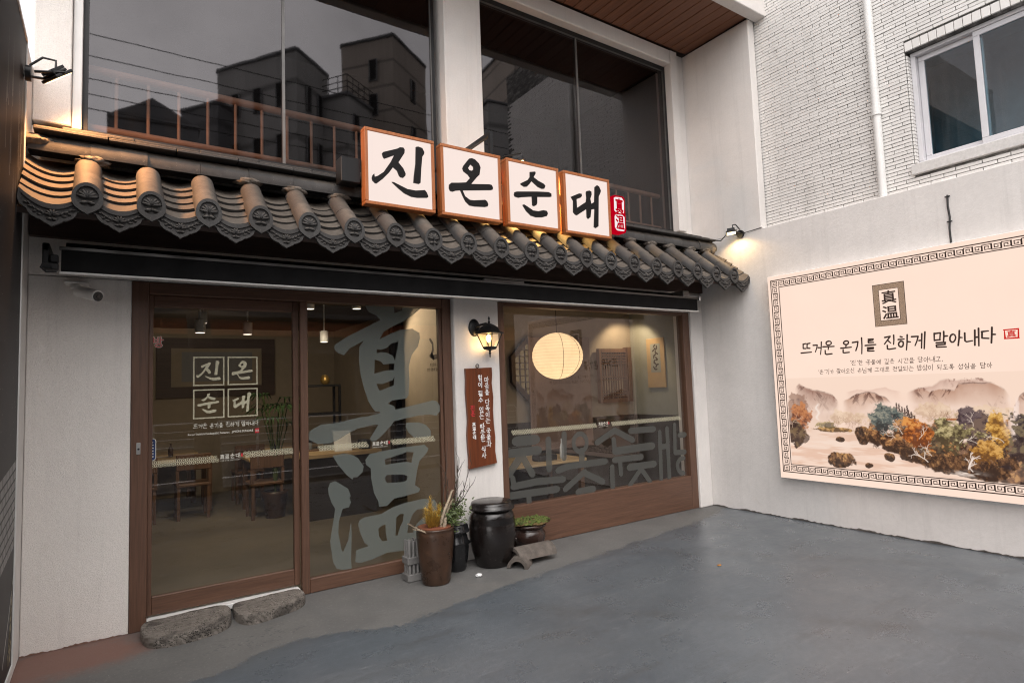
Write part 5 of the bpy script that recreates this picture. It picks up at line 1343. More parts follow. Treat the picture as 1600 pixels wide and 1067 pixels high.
part('cross_bar', MB().box(-1.2, 1.34, -.524, -.50, 3.345, 3.375), M['black_metal'], t)
part('brace', MB().box(-.02, .01, -.50, -.02, 3.79, 3.825).box(-.02, .01, -.5, -.47, 3.376, 3.789), M['black_metal'], t)
solo('control_box', MB().box(-1.385, -1.235, -.545, -.42, 3.13, 3.325, .006), M['black_metal'], 'black box left of the leftmost lit sign box', 'control box')

def floodlight(pos, tgt, base, label, power, color, wall, hood=.085, lit=True):
    """pos = lens centre, base = wall fixing point"""
    t = thing('floodlight', label, 'floodlight', base, 'black floodlights')
    p = Vector(pos); d = (Vector(tgt) - p).normalized()
    q = d.to_track_quat('-Z', 'Y').to_matrix()
    def tr(mb):
        mb.v = [tuple(p + q @ Vector(v)) for v in mb.v]
        return mb
    h = hood
    part('housing', tr(MB().box(-h, h, -h * .8, h * .8, .004, .022, .004).box(-h * .75, h * .75, -h * .6, h * .6, .023, .038, .004)), M['black_metal'], t)
    fins = MB()
    for k in range(7):
        a = -h * .66 + h * 1.32 * k / 6
        fins.box(a - .003, a + .003, -h * .55, h * .55, .039, .056)
    part('cooling_fin', tr(fins), M['black_metal'], t)
    part('lens', tr(MB().box(-h * .84, h * .84, -h * .64, h * .64, 0, .003)), M['lens'] if lit else M['black_plastic'], t)
    e1 = p + q @ Vector((-h - .006, 0, .015)); e2 = p + q @ Vector((h + .006, 0, .015)); b = Vector(base)
    n = Vector(wall) * .02
    part('bracket', MB().tube([b + (e1 - e2) * .3 + n, e1], .008, 6).tube([b - (e1 - e2) * .3 + n, e2], .008, 6).tube([b, b + n * 1.4], .045, 12), M['black_metal'], t)
    m_ = (p + b) / 2 + Vector((0, 0, .11))
    part('cable', MB().tube([p + q @ Vector((0, h * .3, .05)), p + q @ Vector((0, h * .3, .05)) + Vector((0, 0, .05)), m_, b + Vector((0, 0, .05)) + n], .007, 6), M['black_plastic'], t)
    lp = p + d * .02
    o = lamp('floodlight_beam', 'SPOT', lp, power * EM, color, t, p + d, .05, 150, .35)
    return t
floodlight((-3.08, -.54, 3.47), (-2.50, -.20, 2.75), (-3.235, -.55, 3.46), 'black floodlight on the left wall above the tiled eave', 125, (1, .46, .17), (1, 0, 0), .075)
floodlight((3.22, -.62, 3.235), (3.25, -.66, 2.4), (3.35, -.66, 3.235), 'black lit floodlight on the right wall above the end of the tiled eave', 10, (1, .66, .30), (-1, 0, 0), .075)
floodlight((.36, -.42, 3.62), (.40, -.47, 2.9), (.36, .10, 3.72), 'black floodlight behind the top of the sign boxes', 260, (1, .58, .18), (0, -1, 0), .07)
solo('wall_cable', MB().tube([(3.345, -.66, 3.235), (3.352, -.80, 3.243), (3.352, -.93, 3.25)], .004, 6).tube([(3.23, -.56, 3.25), (3.25, -.45, 3.19), (3.22, -.36, 3.21), (3.15, -.30, 3.235)], .006, 6), M['black_plastic'], 'thin cable running from the right floodlight along the wall', 'cable')

# ------------------------------------------------------------ wall lantern, plaque, camera
t = thing('wall_lantern', 'black lit carriage lantern on the white pillar above the wooden plaque', 'wall lamp', (.05, -.055, 1.95))
lx, ly = .112, -.17
part('back_plate', MB().lathe([(.0, .022), (.03, .02), (.055, .010), (.062, 0)], .02, -.052, 2.105, 20, True, Matrix.Rotation(PI / 2, 3, 'X') @ Matrix.Scale(1.35, 3, Vector((0, 1, 0)))), M['black_metal'], t)
part('arm', MB().tube([(.02, -.06, 2.105), (.05, -.10, 2.125), (.09, -.15, 2.135), (lx, ly, 2.12)], .012, 8), M['black_metal'], t)
rotz = Matrix.Rotation(math.radians(25), 3, 'Z')
def sqlathe(prof):
    mb = MB(); mb.lathe([(r * 1.414, z) for r, z in prof], 0, 0, 0, 4, False, Matrix.Rotation(math.radians(45), 3, 'Z'))
    mb.v = [tuple(rotz @ Vector(v) + Vector((lx, ly, 0))) for v in mb.v]
    return mb
part('roof', sqlathe([(.098, 2.040), (.100, 2.046), (.070, 2.062), (.058, 2.10), (.035, 2.12), (.012, 2.135)]), M['black_metal'], t)
part('finial', MB().lathe([(.008, 2.134), (.012, 2.15), (.005, 2.165), (.011, 2.18), (.006, 2.195), (.0, 2.205)], lx, ly, 0, 12), M['black_metal'], t)
part('base', sqlathe([(.012, 1.885), (.040, 1.895), (.050, 1.915), (.046, 1.92)]), M['black_metal'], t)
part('drop_finial', MB().lathe([(.0, 1.815), (.006, 1.825), (.006, 1.845), (.012, 1.86), (.007, 1.87), (.014, 1.886)], lx, ly, 0, 12), M['black_metal'], t)
tp = [(.083, 2.040), (-.083, 2.040)]
cs = [(sx, sy) for sx, sy in ((-1, -1), (1, -1), (1, 1), (-1, 1))]
def lp_(sx, sy, z):
    w = .046 + (.084 - .046) * (z - 1.918) / (2.041 - 1.918)
    v = rotz @ Vector((sx * w, sy * w, z)); return (v.x + lx, v.y + ly, v.z)
mb = MB()
for sx, sy in cs:
    mb.tube([lp_(sx, sy, 1.918), lp_(sx, sy, 2.041)], .0055, 5)
part('corner_bar', mb, M['black_metal'], t)
for k in range(4):
    a, b = cs[k], cs[(k + 1) % 4]
    part('lamp_pane', MB().quad(lp_(*a, 1.919), lp_(*b, 1.919), lp_(*b, 2.040), lp_(*a, 2.040)), M['glass_lamp'], t, False)
part('bulb', MB().lathe([(.0, 1.955), (.012, 1.965), (.024, 1.99), (.022, 2.012), (.010, 2.03), (.0, 2.034)], lx - .01, ly, 0, 14), M['bulb'], t)
lamp('lantern_light', 'POINT', (lx - .01, ly, 1.945), 2.6 * EM, (1, .62, .26), t, None, .03)

Q_ = thing('wooden_plaque', 'red brown wooden plaque with white carved writing hanging on the white pillar', 'plaque', (.05, -.06, .81))
le = [(-.104, 1.722), (-.100, 1.62), (-.106, 1.50), (-.098, 1.36), (-.092, 1.25), (-.104, 1.12), (-.100, 1.0), (-.093, .90), (-.096, .812)]
ri = [(.202, .838), (.186, .95), (.192, 1.08), (.180, 1.2), (.176, 1.33), (.184, 1.45), (.172, 1.58), (.180, 1.66), (.178, 1.730)]
part('board', MB().flat(union([(le + ri, [])]), PF(-.056), .03), M['plaque_wood'], Q_)
part('hook_ring', MB().tube([(.03 + .017 * math.cos(a), -.07, 1.745 + .017 * math.sin(a)) for a in [2 * PI * k / 12 for k in range(13)]], .004, 5), M['black_metal'], Q_)
mb = MB()
PQ = PF(-.0868)
for txt, x0, z0, h, w_, st in (('마음을', .090, 1.590, .052, .125, 1.12), ('다독이는', .090, 1.385, .052, .125, 1.12), ('국물과', .093, 1.115, .052, .125, 1.12), ('힘이', .020, 1.606, .052, .125, 1.12), ('될수', .020, 1.462, .052, .125, 1.12), ('있는', .024, 1.312, .052, .125, 1.12), ('따뜻한', .029, 1.162, .052, .125, 1.12), ('식사', .036, .955, .052, .125, 1.12), ('순대', -.052, 1.115, .036, .16, 1.12)):
    for tri in hangul(txt, h, w_, vertical=True, step=st)[0]:
        mb.flat(([(p[0] + x0, p[1] + z0) for p in tri[0]], tri[1]), PQ, .002)
mb.flat(fit(noto('真', .02), -.054, 1.195, -.018, 1.230), PQ, .002).flat(fit(noto('温', .02), -.053, 1.155, -.017, 1.190), PQ, .002)
part('white_lettering', mb, M['paper_white'], Q_)
mb = MB()
for tri in hangul('진온', .046, .16, vertical=True, step=1.15)[0]:
    mb.flat(([(p[0] - .066, p[1] + 1.335) for p in tri[0]], tri[1]), PQ, .002)
part('red_lettering', mb, M['vinyl_red'], Q_)

t = thing('security_camera', 'white bullet security camera under the left end of the awning', 'camera', (-3.0, -.03, 2.27))
part('base', MB().box(-3.06, -2.93, -.09, -.002, 2.318, 2.332, .004).lathe([(.035, 0), (.03, .02), (.012, .03)], -3.0, -.06, 2.288, 16).tube([(-3.0, -.06, 2.30), (-2.99, -.07, 2.272)], .014, 8), M['white_metal'], t)
b0, b1 = Vector((-2.985, -.055, 2.268)), Vector((-2.885, -.19, 2.225))
part('body', MB().tube([b0, b1], .033, 16), M['white_metal'], t)
dd = (b1 - b0).normalized()
part('hood', MB().tube([b0 + Vector((0, 0, .004)), b1 + dd * .012 + Vector((0, 0, .004))], [.037, .037], 16), M['white_metal'], t)
part('lens_face', MB().tube([b1 + dd * .0125, b1 + dd * .016], .031, 16), M['black_plastic'], t)
part('lens_ring', MB().tube([b1 + dd * .0165, b1 + dd * .020], .012, 12), M['onggi_black'], t)

# ------------------------------------------------------------ jars and plants by the pillar
t = thing('tall_pot', 'tall brown glazed pot holding dried flowers', 'pot', (-.612, -.40, 0))
px, py = -.612, -.40
part('body', MB().lathe([(.105, .002), (.115, .02), (.128, .12), (.141, .25), (.150, .36), (.152, .405), (.148, .42), (.155, .43), (.152, .44), (.138, .437), (.134, .40), (.13, .30)], px, py, 0, 36), M['brown_pot'], t)
part('inner_liner', MB().lathe([(.134, .445), (.128, .40), (.001, .385)], px, py, 0, 24), plain('orange terracotta', (.20, .065, .03, 1), .8), t)
D2 = thing('dried_flowers', 'dried yellow flowers, pale plumes, twigs and green leaves in the tall brown pot', 'plant', (px, py, .39))
r = random.Random(5)
def feather(c, h, spread, n, mbx, base):
    for k in range(n):
        a = r.uniform(0, 2 * PI); tt = r.random()
        p0 = Vector(base) + (Vector(c) - Vector(base)) * (.25 + .75 * tt)
        d = Vector((math.cos(a), math.sin(a), r.uniform(.5, 1.6))).normalized() * r.uniform(.014, .032) * (1.5 - 1.0 * tt) * spread
        s = Vector((-math.sin(a), math.cos(a), 0)) * .0024
        mbx.add([p0 - s, p0 + s, p0 + d], [(0, 1, 2)])
mb = MB()
for dx, dy, h in ((-.105, -.05, .60), (.015, -.05, .62), (-.055, -.03, .69), (-.075, -.02, .58), (-.03, -.05, .56), (-.045, .0, .63), (-.01, -.06, .53), (-.085, -.05, .52), (-.06, -.06, .56), (.0, -.04, .55)):
    base = (px + dx * .6, py + dy * .6, .40); tip = (px + dx, py + dy, h)
    mb.tube([base, tip], .0022, 4)
    feather(tip, h, 2.6, 120, mb, base)
part('yellow_flower', mb, M['dry_yellow'], D2, False, 'stuff')
mb = MB()
for pts, rad in (([(.02, -.06, .40), (.025, -.07, .50), (.055, -.08, .58), (.095, -.08, .66), (.120, -.08, .715), (.132, -.08, .722)], [.008, .012, .012, .010, .008, .004]), ([(.05, -.05, .40), (.075, -.05, .52), (.11, -.05, .60), (.145, -.05, .65)], [.007, .010, .009, .004]), ([(.035, -.08, .42), (.045, -.09, .47), (.05, -.09, .515)], [.011, .014, .006]), ([(-.10, -.05, .41), (-.20, -.06, .47), (-.27, -.07, .515)], [.006, .004, .002]), ([(-.08, -.07, .40), (-.17, -.10, .45), (-.25, -.11, .475)], [.005, .004, .002])):
    q = [(px + a, py + b, c) for a, b, c in pts]
    part('plume', MB().tube(q, rad, 7), M['pampas'], D2)
    for k in range(160):
        i = r.randrange(len(q) - 1); tt = r.random()
        p0 = Vector(q[i]).lerp(Vector(q[i + 1]), tt); rr_ = rad[i] * (1 - tt) + rad[i + 1] * tt
        d = Vector((r.uniform(-1, 1), r.uniform(-1, 1), r.uniform(0, 1.3))).normalized()
        s = d.orthogonal() * .0014
        mb.add([p0 + d * rr_ * .6 - s, p0 + d * rr_ * .6 + s, p0 + d * (rr_ + .010)], [(0, 1, 2)])
part('plume_hair', mb, M['pampas'], D2, False, 'stuff')
def twig(p, d, L, rad, depth, mbx, ends):
    q = [p]; cur = p
    for k in range(3):
        d = (d + Vector((r.uniform(-.25, .25), r.uniform(-.2, .2), r.uniform(-.05, .22)))).normalized()
        cur = cur + d * L / 3; q.append(cur)
    mbx.tube(q, [rad, rad * .85, rad * .7, rad * .5], 4, False)
    ends.append(cur)
    if depth:
        for k in range(2 if depth > 1 else 3):
            b = q[r.randrange(1, 4)]
            dd = (d + Vector((r.uniform(-.9, .9), r.uniform(-.6, .6), r.uniform(-.2, .6)))).normalized()
            twig(b, dd, L * r.uniform(.45, .7), rad * .6, depth - 1, mbx, ends)
for k, (dx, L) in enumerate(((.30, .36), (.50, .33), (.75, .31), (.15, .30), (.95, .28), (.62, .36), (1.2, .26))):
    mb = MB(); e = []
    twig(Vector((px + .09, py + .02, .44)), Vector((dx, .05, .8)).normalized(), L, .0052, 2, mb, e)
    part('twig', mb, M['twig'], D2, False)
mb = MB()
for k in range(620):
    a = r.gauss(0, 1); b = r.gauss(0, 1); c = r.gauss(0, 1)
    if k < 400: p0 = Vector((px + .125 + a * .045, py - .01 + b * .05, .50 + c * .05))
    else: p0 = Vector((px + .22 + a * .045, py + .0 + b * .04, .53 + c * .06))
    d = Vector((r.uniform(-1, 1), r.uniform(-1, 1), r.uniform(-.3, 1))).normalized(); s = d.orthogonal().normalized() * r.uniform(.006, .011); L = r.uniform(.018, .034)
    mb.add([p0, p0 + d * L * .5 + s, p0 + d * L, p0 + d * L * .5 - s], [(0, 1, 2, 3)])
for k in range(9):
    a = r.uniform(-.6, 1.2)
    mb.tube([(px + .09, py, .42), (px + .13 + .03 * a, py + r.uniform(-.05, .05), .52), (px + .16 + .07 * a, py + r.uniform(-.05, .05), .52 + r.uniform(-.02, .12))], .0016, 4, False)
part('leaf', mb, M['leaf'], D2, False, 'stuff')

def jar(name, label, x, y, prof, lid, mat, handles=None):
    t = thing(name, label, 'jar', (x, y, 0))
    part('body', MB().lathe(prof, x, y, 0, 40), M[mat], t)
    if lid: part('lid', MB().lathe(lid, x, y, 0, 40), M[mat], t)
    if handles:
        for sx, z in handles:
            rr = max(p[0] for p in prof)
            part('handle', MB().tube([(x + sx * (rr - .01), y - .035, z), (x + sx * (rr + .022), y - .02, z + .005), (x + sx * (rr + .024), y + .02, z + .005), (x + sx * (rr - .01), y + .035, z)], .009, 7), M[mat], t)
    return t
jar('lidded_jar', 'small black glazed jar with lid between the tall brown pot and the large jar', -.325, -.215,
    [(.078, .002), (.088, .03), (.104, .12), (.110, .19), (.108, .222), (.113, .228), (.108, .236), (.098, .285), (.088, .315), (.092, .325)],
    [(.118, .322), (.120, .332), (.112, .340), (.106, .372), (.100, .384), (.07, .392), (.0, .396)], 'onggi_black', [(1, .215)])
jar('lidded_jar', 'large dark brown jar with flat lid in front of the white pillar', .0, -.29,
    [(.135, .002), (.150, .02), (.185, .13), (.206, .26), (.205, .36), (.200, .372), (.2035, .378), (.197, .40), (.201, .406), (.190, .44), (.168, .475), (.155, .487), (.16, .495)],
    [(.196, .482), (.203, .490), (.199, .500), (.190, .504), (.184, .530), (.176, .545), (.150, .552), (.0, .554)], 'onggi')
jar('bowl_jar', 'low wide brown jar topped with green moss beside the large jar', .50, -.13,
    [(.085, .002), (.10, .015), (.135, .06), (.158, .12), (.160, .165), (.142, .195), (.128, .205), (.142, .214), (.166, .228), (.170, .245), (.160, .250), (.10, .240)], None, 'onggi_brown', [(-1, .135)])
Mo = thing('moss_mat', 'green moss mat lying on the low wide jar', 'moss', (.50, -.13, .25))
part('moss_base', blob((.515, -.13, .262), (.195, .15, .022), 7.7), M['moss_brown'], Mo)
mb = MB()
for k in range(260):
    a = r.uniform(0, 2 * PI); q = math.sqrt(r.random())
    c = (.515 + .205 * q * math.cos(a), -.13 + .155 * q * math.sin(a), .270 + .016 * (1 - q) + r.uniform(-.006, .006))
    mb.dome(c, (math.cos(a * 3), math.sin(a * 3), 0), r.uniform(.010, .022), r.uniform(.008, .016), r.uniform(.008, .018), (r.uniform(-.4, .4), r.uniform(-.4, .4), 1), 6, 2)
part('moss_clump', mb, M['moss'], Mo, True, 'stuff')
def kiwa(label, p0, p1, rad, roll):
    t = thing('clay_tile', label, 'roof tile', ((p0[0] + p1[0]) / 2, (p0[1] + p1[1]) / 2, 0), 'old clay roof tiles on the ground')
    a, b = Vector(p0), Vector(p1); d = (b - a).normalized(); s = Vector((-d.y, d.x, 0)).normalized(); u = d.cross(s) * -1
    if u.z < 0: u = -u
    mb = MB(); n = 12; vs = []
    for e in (a, b):
        for rr in (rad, rad - .030):
            for k in range(n + 1):
                w = math.radians(roll) + PI * k / n
                vs.append(e + s * rr * math.cos(w) + u * rr * math.sin(w))
    m = n + 1; fo = []; fe = []
    for k in range(n):
        fo += [(k, k + 1, 2 * m + k + 1, 2 * m + k), (m + k, 3 * m + k, 3 * m + k + 1, m + k + 1)]
        fe += [(k, m + k, m + k + 1, k + 1), (2 * m + k, 2 * m + k + 1, 3 * m + k + 1, 3 * m + k)]
    fe += [(0, 2 * m, 3 * m, m), (n, m + n, 3 * m + n, 2 * m + n)]
    mb.add(vs, fo, True); mb.add(vs, fe)
    part('tile_body', mb, M['tile_old'], t)
kiwa('old grey curved roof tile lying in front of the low wide jar', (.11, -.44, .045), (.52, -.42, .035), .105, -6)
kiwa('broken old roof tile lying at the foot of the large jar', (.075, -.55, .002), (.21, -.43, .004), .092, 4)
t = thing('grey_rack', 'pale grey rack holding a bundle of plastic tubes left of the tall brown pot', 'rack', (-.725, -.215, 0))
for z0, z1 in ((.002, .06), (.135, .195)):
    part('tray', MB().box(-.80, -.645, -.275, -.155, z0, z1, .006), M['grey_plastic'], t)
for i in range(4):
    for j in range(3):
        if (i, j) != (3, 2):
            part('tube', MB().tube([(-.775 + .035 * i, -.255 + .04 * j, .061), (-.775 + .035 * i, -.255 + .04 * j, .325 + r.uniform(-.008, .008))], .0125, 10), M['clear_tube'], t)
mb = MB()
solo('crumpled_paper', blob((-.281, -.509, .014), (.028, .022, .014), 3.3), M['paper_white'], 'crumpled scrap of white paper on the ground in front of the jars', 'paper')
solo('fallen_leaf', blob((1.414, -1.571, .004), (.02, .014, .004), 1.3), plain('orange leaf', (.38, .16, .03, 1), .8), 'small orange leaf lying on the blue grey courtyard floor', 'leaf')

def step_stone(outline, h, label, seed):
    xs = [p[0] for p in outline]; ys = [p[1] for p in outline]
    t = thing('stepping_stone', label, 'stepping stone', (sum(xs) / len(xs), sum(ys) / len(ys), 0), 'stone steps in front of the sliding door')
    from mathutils import noise as mn
    n = len(outline); c = Vector((sum(xs) / n, sum(ys) / n))
    # smooth outline
    P = []
    for k in range(n):
        p0, p1, p2, p3 = (Vector(outline[(k + q) % n]) for q in (-1, 0, 1, 2))
        for q in range(6):
            u = q / 6
            P.append(.5 * ((2 * p1) + (p2 - p0) * u + (2 * p0 - 5 * p1 + 4 * p2 - p3) * u * u + (3 * p1 - p0 - 3 * p2 + p3) * u ** 3))
    rings = [(1.0, 0), (1.006, h * .3), (1.004, h * .7), (.994, h * .9), (.978, h * .985), (.95, h), (.7, h), (.35, h)]
    vs = []; fs = []
    for s_, z in rings:
        for p in P:
            q = c + (p - c) * s_
            w = mn.noise(Vector((q.x * 9 + seed, q.y * 9, z * 12))) 
            f = mn.noise(Vector((q.x * 35 + seed, q.y * 35, z * 50)))
            vs.append((q.x + (w * .005 + f * .003) * (z > 0), q.y + (w * .005 + f * .003) * (z > 0), z + (w * .003 + f * .0025) * (z > 0)))
    m = len(P)
    for i in range(len(rings) - 1):
        for k in range(m):
            fs.append((i * m + k, i * m + (k + 1) % m, (i + 1) * m + (k + 1) % m, (i + 1) * m + k))
    vs.append((c.x, c.y, h)); b = (len(rings) - 1) * m
    for k in range(m): fs.append((b + k, b + (k + 1) % m, len(vs) - 1))
    mb = MB(); mb.add(vs, fs, True)
    part('slab', mb, M['stone'], t)
step_stone([(-2.62, -.10), (-2.60, -.33), (-2.49, -.42), (-2.27, -.41), (-2.13, -.33), (-2.085, -.15), (-2.10, -.03), (-2.2, .0), (-2.45, -.02), (-2.57, -.03)], .066, 'left dark pitted stone step in front of the sliding door', 1.0)
step_stone([(-2.065, -.10), (-2.06, -.28), (-1.98, -.38), (-1.80, -.34), (-1.64, -.27), (-1.575, -.14), (-1.60, -.02), (-1.72, .0), (-1.95, -.015), (-2.04, -.03)], .064, 'right dark pitted stone step beside the fixed glazing post', 5.0)
# ------------------------------------------------------------ right boundary wall and lit picture board
LW = thing('boundary_wall', 'white rendered wall carrying the lit picture board', 'wall', (XR + .08, -2.4, 0))
part('rendered_face', MB().box(XR, XR + .13, -4.1, .25, 0, 3.241, .006), M['lowwall'], LW)
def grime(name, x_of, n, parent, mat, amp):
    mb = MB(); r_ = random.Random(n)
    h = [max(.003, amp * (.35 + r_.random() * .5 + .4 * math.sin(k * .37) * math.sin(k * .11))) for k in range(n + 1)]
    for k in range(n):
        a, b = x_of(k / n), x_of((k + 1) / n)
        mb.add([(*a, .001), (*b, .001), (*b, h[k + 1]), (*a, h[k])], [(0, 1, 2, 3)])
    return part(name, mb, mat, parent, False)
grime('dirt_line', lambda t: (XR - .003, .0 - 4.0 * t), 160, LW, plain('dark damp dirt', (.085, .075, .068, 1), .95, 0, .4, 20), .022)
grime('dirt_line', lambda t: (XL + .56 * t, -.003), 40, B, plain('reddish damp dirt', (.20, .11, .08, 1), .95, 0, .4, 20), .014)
BX = 3.258
BD = thing('picture_board', 'large lit white board with key pattern border, writing and a painted autumn landscape', 'sign board', (XR - .05, -2.26, .46))
part('case', MB().box(BX + .004, XR - .002, -3.525, -1.012, .452, 2.652, .004), M['white_metal'], BD)
R = PR(BX)
part('lit_face', MB().quad(*[R(a, b, 0) for a, b in rect(1.016, .456, 3.521, 2.648)]), M['board_lit'], BD, False)
R2 = PR(BX - .0015)
U0, U1, V0, V1_ = 1.046, 3.476, .518, 2.606
mb = MB()
polys(mb, rectring(U0, V0, U1, V1_, .010), R2)
polys(mb, rectring(U0 + .094, V0 + .082, U1 - .094, V1_ - .082, .009), R2)
def key(mb, n, origin, du, dv, L, Hh, t=.0072):
    """n key units along du, of total length L and height Hh along dv"""
    w = L / n
    paths = [[(.04, .06), (.04, .94), (.96, .94), (.96, .2), (.3, .2), (.3, .66), (.68, .66), (.68, .44)], [(.04, .94), (.04, .06), (.96, .06), (.96, .8), (.3, .8), (.3, .34), (.68, .34), (.68, .56)]]
    for i in range(n):
        for a, b in zip(paths[i % 2][:-1], paths[i % 2][1:]):
            pa = (i * w + a[0] * w, a[1] * Hh); pb = (i * w + b[0] * w, b[1] * Hh)
            x0, x1 = sorted((pa[0], pb[0])); y0, y1 = sorted((pa[1], pb[1]))
            q = rect(x0 - t / 2, y0 - t / 2, x1 + t / 2, y1 + t / 2)
            pts = [(origin[0] + du[0] * p + dv[0] * s_, origin[1] + du[1] * p + dv[1] * s_) for p, s_ in q]
            mb.add([R2(*p) for p in pts], [(0, 1, 2, 3)])
Hk = .055
key(mb, 34, (U0 + .094, V1_ - .075), (1, 0), (0, 1), U1 - U0 - .188, Hk)
key(mb, 34, (U0 + .094, V0 + .020), (1, 0), (0, 1), U1 - U0 - .188, Hk)
key(mb, 28, (U0 + .020, V0 + .085), (0, 1), (1, 0), V1_ - V0 - .17, Hk * 1.1)
key(mb, 28, (U1 - .080, V0 + .085), (0, 1), (1, 0), V1_ - V0 - .17, Hk * 1.1)
for cx, cy in ((U0 + .048, V0 + .045), (U0 + .048, V1_ - .045), (U1 - .048, V0 + .045), (U1 - .048, V1_ - .045)):
    polys(mb, rectring(cx - .032, cy - .03, cx + .032, cy + .03, .008), R2); polys(mb, rectring(cx - .014, cy - .013, cx + .014, cy + .013, .007), R2)
part('key_border', mb, M['ink'], BD, False)
mb = MB()
e0, e1, f0, f1 = 2.100, 2.377, 1.984, 2.384
part('emblem_band', polys(MB(), rectring(e0, f0, e1, f1, .054), R2), M['brand_emblem'], BD, False)
mb = MB()
polys(mb, rectring(e0, f0, e1, f1, .004) + rectring(e0 + .052, f0 + .052, e1 - .052, f1 - .052, .004), PR(BX - .003))
mb.flat(fit(noto('真', .02), 2.172, 2.192, 2.305, 2.318), R2).flat(fit(noto('温', .02), 2.168, 2.048, 2.310, 2.172), R2)
part('emblem_lettering', mb, M['ink'], BD, False)
def line(txt, u0, v0, u1, h, w, adv=1.0, space=.45, rise=0.0):
    mb = MB()
    tr, (ln, _) = hangul(txt, h, w, adv, .05, space, .10)
    k = (u1 - u0) / ln
    for tri in tr:
        mb.flat(([(u0 + p[0] * k, v0 + p[1] + rise * p[0] * k) for p in tri[0]], tri[1]), R2)
    return mb
part('headline_lettering', line('뜨거운 온기를 진하게 말아내다', 1.345, 1.755, 3.03, .130, .125, .98, .5), M['ink'], BD, False)
part('small_lettering', line("'진'한 국물에 깊은 시간을 담아내고,", 1.83, 1.627, 2.64, .047, .10, 1.0, .5), M['ink'], BD, False)
part('small_lettering', line("'온'기가 찾아오신 손님께 그대로 전달되는 밥상이 되도록 성심을 담아", 1.505, 1.553, 2.985, .047, .10, 1.0, .5), M['ink'], BD, False)
mb = MB()
polys(mb, [wob(q, .003) for q in rectring(3.078, 1.782, 3.178, 1.866, .010)], R2)
mb.flat(fit(noto('真', .02), 3.096, 1.796, 3.160, 1.853), R2)
part('red_seal', mb, M['ink_red'], BD, False)

